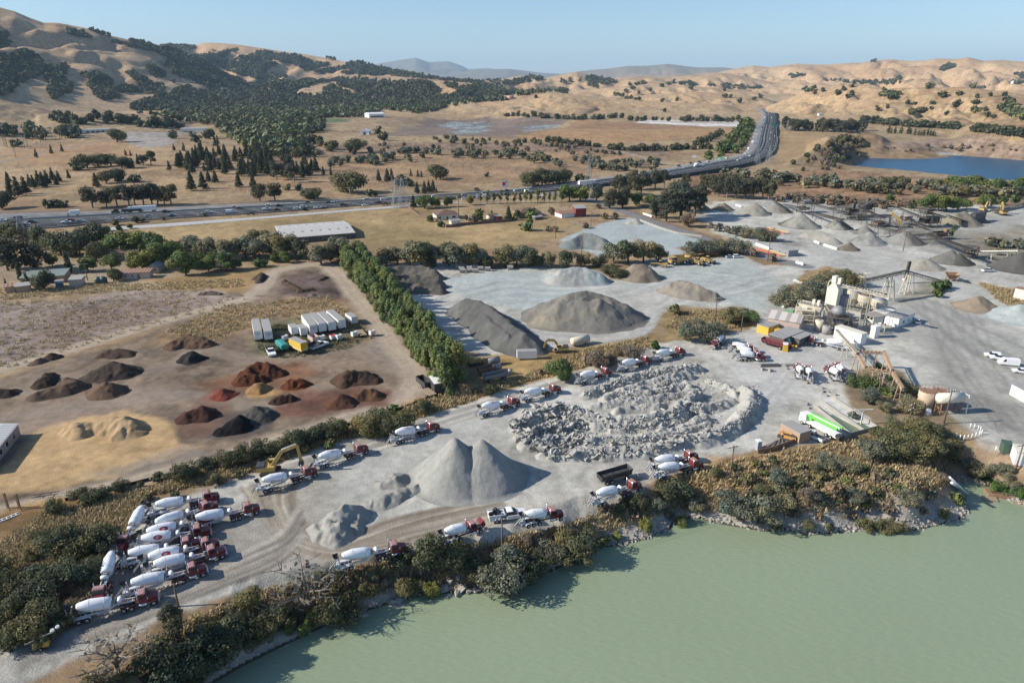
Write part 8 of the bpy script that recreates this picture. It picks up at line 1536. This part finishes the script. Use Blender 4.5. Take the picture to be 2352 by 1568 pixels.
def block(px,py,rz,L,l,grp=None,m=CONC,h=.7,w=.7,name='concrete_block'):
 x,y=g(px,py);o=obj(name,MB().box(-L/2,L/2,-w/2,w/2,-.05,h,.0,w*.12).mesh(name,m),None,(x,y,0),rz);register(o,l,'barrier',grp,px)
for t in[(140,228),(152,247),(210,290),(220,311),(315,346),(335,381),(385,381),(475,426),(480,461),(515,496),(535,461),(597,488),(310,560),(335,575),(350,610)]:block(1764+t[0]/4,784.4+t[1]/4,-.6,1.6,'pale concrete block in the line beside the ponds','concrete blocks beside the ponds')
block(1767,842,0.05,5.5,'long grey concrete block at the back of the pale yard',None,CONCD,1);block(1806,840,.0,5,'second long concrete block at the back of the pale yard',None,CONC,.7)
for px,py in[(1826,646),(1831,649),(1837,652)]:block(px,py,-.4,1.6,'white jersey barrier on the weedy island by the plant','white barriers on the weedy island',WHT,.9)
for a,b,l in[((1870,556),(1882,561),'short white barrier left of the pair in the gravel'),((1892,564),(1922,574),'long white barrier right of the pair in the gravel'),((1690,472),(1703,476),'white barrier in the shade of the big dark trees'),((1736,562),(1768,573),'long white barrier beside the haul road'),((1828,604),(1845,609),'white barrier at the end of the haul road'),((1477,492),(1497,499),'white wall under the big dark trees')]:
 P=[np.array(g(*a)),np.array(g(*b))];d=P[1]-P[0];block((a[0]+b[0])/2,(a[1]+b[1])/2,atan2(d[1],d[0]),float(np.linalg.norm(d)),l,None,WHT,1.1 if py else 1,.6,'barrier')
for px,py in[(1661,801),(1638-0,802),(1682,797),(1752,850),(1770,853)]:block(px,py,.3,1.2,'pale boulder block beside the batch plant entrance','loose blocks by the entrance',CONC,.8,1,'loose_block')
for a,b,l in[((1757,525),(1806,537),'upper truck scale with yellow and red rails'),((1742,572),(1798,589),'lower truck scale with yellow and red rails')]:
 P0,P1=g(*a),g(*b);d=(P1[0]-P0[0],P1[1]-P0[1]);o=thing('truck_scale',l,'weighbridge',(P0[0],P0[1],0),atan2(d[1],d[0]));L=hypot(*d);MB().box(0,L,-1.6,1.6,0,.35).build('deck',CONC,o);MB().box(0,L,1.7,1.9,.3,.7).build('rail',YELB,o);MB().box(0,L,-1.9,-1.7,.3,.7).build('rail',SIGNRED,o)
bld('weigh_office','blue-grey weigh office cabin at the end of the haul road','office',(1785,582),(1810,590),6,3,'flat',0,mat('bluegrey_sheet',tuple(C(150,152,160)),.6),GRYR,[(.2,.3,1.1,2),(.7,.8,1.1,2)],eave=.2);bld('cabin','white-windowed tan prefab cabin with ribbed roof at the left edge','cabin',(-22,1086),(48,998),6.5,3.1,'gable',.5,mat('taupe_sheet',tuple(C(170,152,140)),.7),RIBW,[(.33,.4,1,2.3),(.53,.6,1,2.3),(.76,.83,1,2.3),(.12,.2,1,2.3)],eave=.2)
for o in[q for q in COL.objects if q.name=='cabin']:
 pass
bld('white_container','white container on concrete feet at the right edge','container',(2318,905),(2354,925),5,3,'flat',0,WHT,GRYR,eave=.05);bld('pump_cabinet','green electrical cabinets beside the inlet track','cabinet',(2302,1040),(2324,1043),2.4,2.2,'flat',0,mat('cabinet_dark_green',(.06,.10,.075),.6),mat('cabinet_dark_green',(.06,.10,.075),.6),eave=.1);bld('pump_house','white and tan pump house at the right edge above the inlet','hut',(2328,1064),(2362,1070),4,3,'flat',0,WHT,CREAM,eave=.1)
for k in range(13):
 px,py=[(2195,1005),(2204,1009),(2213,1010),(2222,1009),(2231,1006),(2240,1003),(2249,1000),(2254,997),(2251,990),(2246,987),(2237,984),(2228,982),(2286,1036)][k];x,y=g(px,py);o=obj('bollard',MB().cyl((0,0,-.1),(0,0,1.3),.11,.11,8).mesh('bollard',WHT),None,(x,y,0));register(o,'white bollard post round the fenced patch by the leaning pole','bollard','white bollards by the leaning pole',px)
x,y=g(2322,1140,LAKE_Z);o=thing('pontoon','rusty brown pontoon with pump in the lake inlet','pontoon',(x,y,LAKE_Z),-.3);MB().box(-5,5,-1.6,1.6,-.2,.5).build('float',RUST,o);MB().path([(-5,-1.6,1.5),(5,-1.6,1.5)],.08).path([(-5,1.6,1.5),(5,1.6,1.5)],.08).build('handrail',RUST,o);MB().box(-6.5,-3.5,-3.4,-1.7,-.1,.3).build('ramp',WOOD,o);MB().cyl((0,0,.5),(0,0,2),.5,.5,10).build('pump',GREYM,o)
for i,(a,b)in enumerate([((2181,1096),(2222,1136)),((2186,1108),(2200,1122))]):p,q=g(*a,1),g(*b,LAKE_Z);tag(MB().tube([(p[0],p[1],1),(q[0],q[1],LAKE_Z+.2)],.28,8).build('discharge_pipe',WHT),['longer white pipe running down into the inlet','shorter white pipe beside the longer one'][i],'pipe')
bld('storage_container','tan storage container beside the white pickup and pump truck','container',(1834,1020),(1860,1012),6,2.8,'flat',0,TAN,GRYR,eave=.03);bld('portable_toilet','grey portable toilet at the end of the pipe fence','toilet',(1739,1036),(1748,1035),1.3,2.4,'flat',0,mat('toilet_grey',(.30,.34,.38),.5),WHT,eave=.03)
excavator('small orange machine amid scrap beside the tan container',1808,1010,2.6,[(.6,1.6),(1.6,2.6),(2.6,2.4),(3,1.2)],None,mat('faded_orange',(.5,.27,.08),.7),.7)
for i in range(7):
 x,y=g(1752+i*9,1026-i*2);o=tag(obj('scrap_beam',MB().bar((-2.5,0,.15),(2.5,0,.2+.1*(i%3)),.25).mesh('scrap_beam',RUST if i%2 else GREYM),None,(x,y,0),.3+.2*i),'steel beam lying by the pipe rail fence','beam','scrap beams by the pipe fence')
x,y=g(97,1487);o=thing('light_tower','yellow mobile light tower trailer beside the dirt road','light tower',(x,y,0),.4,None,.85);MB().box(-1.3,1.3,-.6,.6,.5,1.5,.1,.08).build('housing',YELB,o);wheels(o,[0],.34,.8,False);MB().bar((-2.4,0,1.7),(2.6,0,3.0),.16).build('mast',CHROME,o)
for k in range(2):MB().cyl((2.2+k*.9,.1,3.1+k*.5),(2.25+k*.9,.0,3.4+k*.5),.38,.3,12).build('floodlight',WHT,o)
for k,(px,py)in enumerate([(19,1166),(46,1168)]):x,y=g(px,py);o=tag(obj('steel_post',MB().bar((0,0,-.2),(0,0,3.6),.35).bar((0,0,1.6),(.9,-.8,0),.18).mesh('steel_post',RUST),None,(x,y,0)),['left rusty braced post at the edge of the sand yard','right rusty braced post at the edge of the sand yard'][k],'post')
x,y=g(105,1139);o=tag(MB().path([(-2.5,-.5,.3),(2.5,-.5,.5)],.15).path([(-2.5,.5,.3),(2.5,.5,.5)],.15).path([(-1,-.5,.4),(-1,.5,.4)],.12).path([(1,-.5,.4),(1,.5,.4)],.12).build('welded_beams',STEELD,None,(x,y,0),.25),'black welded frame lying by the strip bushes','frame')
x,y=g(16,1190);o=tag(MB().path([(-2.2,-.4,.1),(2.2,-.4,.1)],.14).path([(-2.2,.4,.1),(2.2,.4,.1)],.14).path([(-1.6,-.4,.1),(-1.6,.4,.1)],.12).path([(-.8,-.4,.1),(-.8,.4,.1)],.12).path([(0,-.4,.1),(0,.4,.1)],.12).path([(.8,-.4,.1),(.8,.4,.1)],.12).path([(1.6,-.4,.1),(1.6,.4,.1)],.12).build('steel_ladder',WHT,None,(x,y,0),.9),'pale ladder frame lying at the left edge','ladder')
PM=None
for i,(px,py)in enumerate([(1053,617),(1060,622),(1063,626),(1078,620),(1079,625),(1092,618),(1092,626),(1104,621),(1120,622),(1172,619)]):
 x,y=g(px,py)
 if PM is None:PM=MB().rev((-1.3,0,1),(1.3,0,1),[(0,1),(1,1)],18,False).rev((1.3,0,1),(-1.3,0,1),[(0,.82),(1,.82)],18,False).rev((1.3,0,1),(1.301,0,1),[(0,.82),(1,1)],18,False).rev((-1.301,0,1),(-1.3,0,1),[(0,1),(1,.82)],18,False).mesh('concrete_pipe',CONC)
 register(obj('concrete_pipe',PM,None,(x,y,0),.1),'large concrete pipe section by the dark flat-topped pile','pipe','concrete pipe sections',px)
TAND=mat('dusty_steel',(.085,.075,.065),.8,.1,dirt=.5,dirtcol=(.20,.17,.14))
for a,za,b,zb,w,l,n in[((1772,457),8,(1815,487),.8,1.6,'leaning stacker conveyor at the left end of the crushing plant',1),((1840,461),9,(1948,489),4,1.6,'long conveyor rising left over the striped cone',2),((1862,487),3,(1935,505),6.5,1.4,'conveyor feeding the half dark cone',2),((2001,462),9,(1957,490),2.5,1.5,'steep conveyor in the middle of the crushing plant',2),((1972,476),8,(2032,501),5,1.5,'conveyor running down behind the yellow screen',2),((1974,495),5,(2045,494),6,1.4,'level conveyor left of the yellow screen',2),((1996,516),6,(2058,530),2,1.4,'low conveyor in front of the yellow screen',2),((2061,476),9,(2111,496),6,1.5,'conveyor between the yellow screen and the steel tower',2),((2037,484),7,(2060,477),9,1.4,'short conveyor above the yellow screen',1),((2128,485),9.5,(2169,498),5,1.6,'conveyor falling right from the steel tower',1),((2177,495),6,(2232,512),1,1.5,'conveyor rising from the surge pile',1),((2063,528),2,(2089,518),5,1.3,'short conveyor over the dark cone',1),((2134,539),3,(2234,575),5.5,2.6,'broad double belt running to the trestle at right',2),((1905,478),3,(1960,470),3,1.2,'low conveyor at the back of the crushing plant',1),((1800,470),1,(1856,480),5,1.2,'short conveyor behind the striped cone',1),((2080,500),4,(2125,520),2,1.3,'low conveyor beside the steel tower',1),((2090,540),2,(2140,536),3,1.3,'ground conveyor beside the rust-red machine',1),((2279,484),2,(2370,461),2,2.0,'long ground conveyor leaving at the right edge',3)]:conv(l,a,za*1.2,b,zb*1.2,w*1.5,TAND,BELT,n)
conv('pale open truss conveyor at the right of the crushing plant',(2251,578),4,(2338,577),4.5,1.6,CREAM,CREAM,2)
for px,py,w,d,h,lv,l,bx in[(2119,521,4.5,6,11,4,'tall four-level steel screen tower of the crushing plant',[(0,0,9.5,3.8,5,2.2,TAND,'screen_box'),(0,0,4,3.5,4,2.5,STEELD,'crusher_body')]),(2138,521,7,6,6,2,'dark crusher platform right of the steel tower',[(0,0,4,6,5,3,STEELD,'crusher_body')]),(1846,488,7,6,6,2,'crusher platform with grey screen deck behind the striped cone',[(1,0,7,6,4,2,GREYM,'screen_box'),(-1.5,0,3,3,3,2.5,TAND,'crusher_body')]),(1950,500,8,6,6,3,'left steel platform in the middle of the crushing plant',[(0,0,4.5,5,4,3,TAND,'crusher_body'),(2,0,7.5,2,2,3,TAND,'motor_box')]),(1985,496,8,7,9,3,'right steel platform in the middle of the crushing plant',[(0,0,6,6,5,3,STEELD,'screen_box'),(2,1,10,2,2,2.5,TAND,'motor_box')]),(1970,505,6,5,4,2,'low steel platform in front of the middle platforms',[(0,0,2.5,4,3,2,TAND,'crusher_body')]),(2078,516,8,6,3.5,1,'machine deck with pinkish covers right of the yellow screen',[(-2,0,4.6,1.8,5,1.6,PINK,'cover'),(1,0,4.6,1.8,5,1.6,PINK,'cover')]),(2155,549,10,5,4,2,'rust-red machine at the head of the broad double belt',[(0,0,3,8,3.5,2,RUST,'screen_box'),(3.5,-1,4.8,2,2,1.5,RUST,'motor_box')]),(2225,592,4.5,5,6,3,'steel trestle tower under the end of the broad double belt',[]),(2018,520,7,5,3,1,'plant vehicle deck in front of the yellow screen',[(0,0,2,5,3,1.6,RUST,'motor_box')])]:steelwork(l,px,py,w,d,h,lv,TAND,.3,'crushing_platform',bx)
x,y=g(2052,522);o=thing('vibrating_screen','slanting yellow screen of the crushing plant','screen',(x,y,0),-.2);MB().bar((-3,0,8.5),(3,-1,4.5),2.6,1.4).build('screen_box',YEL,o);MB().bar((2.4,-1,4),(2.4,-1,1.5),1).build('chute',YEL,o);legs(o,sq(2.4,1.4),5.5,.24,TAND)
bld('box_shed','dark plate wall beside the surge pile','retaining wall',(2236,514),(2262,508),3,6,'flat',0,STEELD,STEELD,eave=0);bld('steel_canopy','rusty frame with pale panels at the right edge beside the tan pile','canopy',(2326,686),(2362,694),3,4.5,'flat',0,CREAM,RUST,eave=.2)
def person(px,py,label):
 x,y=g(px,py);o=thing('person',label,'person',(x,y,0),2.4);me=bpy.data.meshes.new('body');J=[(0,0,.95),(0,0,1.2),(0,0,1.42),(0,0,1.52),(0,.02,1.66),(.1,0,.92),(.12,.03,.5),(.12,0,.06),(.13,.14,.04),(-.1,0,.92),(-.13,-.05,.5),(-.14,-.08,.06),(-.15,.06,.04),(.2,0,1.4),(.27,.02,1.12),(.29,.1,.88),(-.2,0,1.4),(-.27,.02,1.12),(-.28,.1,.88)];E=[(0,1),(1,2),(2,3),(3,4),(0,5),(5,6),(6,7),(7,8),(0,9),(9,10),(10,11),(11,12),(2,13),(13,14),(14,15),(2,16),(16,17),(17,18)];me.from_pydata(J,E,[]);b=obj('body',me,o);me.materials.append(mat('dusty_clothes',(.22,.22,.22),.9))
 md=b.modifiers.new('skin','SKIN');R=[.15,.16,.15,.06,.11,.1,.075,.05,.04,.1,.075,.05,.04,.07,.05,.04,.07,.05,.04]
 for v,r in zip(me.skin_vertices[0].data,R):v.radius=(r,r)
 me.skin_vertices[0].data[0].use_root=True;b.modifiers.new('sub','SUBSURF').levels=1;b.modifiers['sub'].render_levels=1;MB().rev((0,.02,1.68),(0,.02,1.86),[(0,.14),(.5,.13),(1,.04)],12).build('hard_hat',WHT,o)
person(1463,1101,'person in dusty grey clothes standing ahead of a lettered mixer truck')
U_='first second third fourth fifth sixth seventh eighth ninth tenth eleventh twelfth thirteenth fourteenth fifteenth sixteenth seventeenth eighteenth nineteenth twentieth'.split()
def ordw(n):return U_[n]if n<20 else('twenty-' if n<30 else 'thirty-')+U_[n%10-0 if n%10!=9 else 9]if n not in(29,)else 'thirtieth'
for(grp,lab),L in LAB.items():
 if 1<len(L)<=36 and len(lab.split())<=12:
  L.sort(key=lambda t:t[0]);row='poplar' in lab
  if row:L.reverse()
  for i,(px,o)in enumerate(L):
   o['label']=f"{lab}, {ordw(i)} from the {'near end' if row else 'left'}" if len(L)>2 else f"{['left','right'][i]} {lab} of a pair"
cam=bpy.data.cameras.new('camera');co=bpy.data.objects.new('camera',cam);COL.objects.link(co)
cam.sensor_width=36;cam.lens=36*FPX/2352;cam.clip_start=1;cam.clip_end=90000
co.location=(0,0,HC);co.rotation_euler=(pi/2-PITCH,0,0)
scene.camera=co
SUN_EL=radians(31);SUN_AZ=radians(-5)
ldir=np.array((cos(SUN_EL)*cos(SUN_AZ),-cos(SUN_EL)*sin(SUN_AZ),-sin(SUN_EL)))
sun=bpy.data.lights.new('sun','SUN');sun.energy=5.0;sun.angle=radians(.53);sun.color=(1.0,.93,.82)
so=bpy.data.objects.new('sun',sun);COL.objects.link(so)
from mathutils import Vector
so.rotation_euler=Vector(tuple(ldir)).to_track_quat('-Z','Y').to_euler()
w=bpy.data.worlds.new('World');scene.world=w;w.use_nodes=True
nt=w.node_tree;bg=nt.nodes['Background']
sky=nt.nodes.new('ShaderNodeTexSky');sky.sky_type='NISHITA';sky.sun_disc=False
sky.sun_elevation=SUN_EL
to_sun=-ldir;sky.sun_rotation=atan2(to_sun[0],to_sun[1])
sky.altitude=100;sky.air_density=1.0;sky.dust_density=0.35;sky.ozone_density=5.0
nt.links.new(sky.outputs[0],bg.inputs['Color']);bg.inputs['Strength'].default_value=0.105
scene.view_settings.view_transform='Standard';scene.view_settings.look='None'
scene.view_settings.exposure=0.53;scene.view_settings.gamma=1;scene.view_settings.use_curve_mapping=False
hz=bpy.data.materials.new('haze_air');hz.use_nodes=True;n=hz.node_tree;n.nodes.remove(n.nodes['Principled BSDF'])
pv=n.nodes.new('ShaderNodeVolumePrincipled');pv.inputs['Color'].default_value=(.55,.78,1.0,1);pv.inputs['Density'].default_value=3.2e-5;pv.inputs['Anisotropy'].default_value=0.0
n.links.new(pv.outputs[0],n.nodes['Material Output'].inputs['Volume'])
mb=MB();mb.box(-46000,46000,-3000,45000,-40,1450);tag(mb.build('haze',hz),'thin blue summer haze over the whole valley','haze',kind='stuff')
scene.cycles.volume_bounces=0
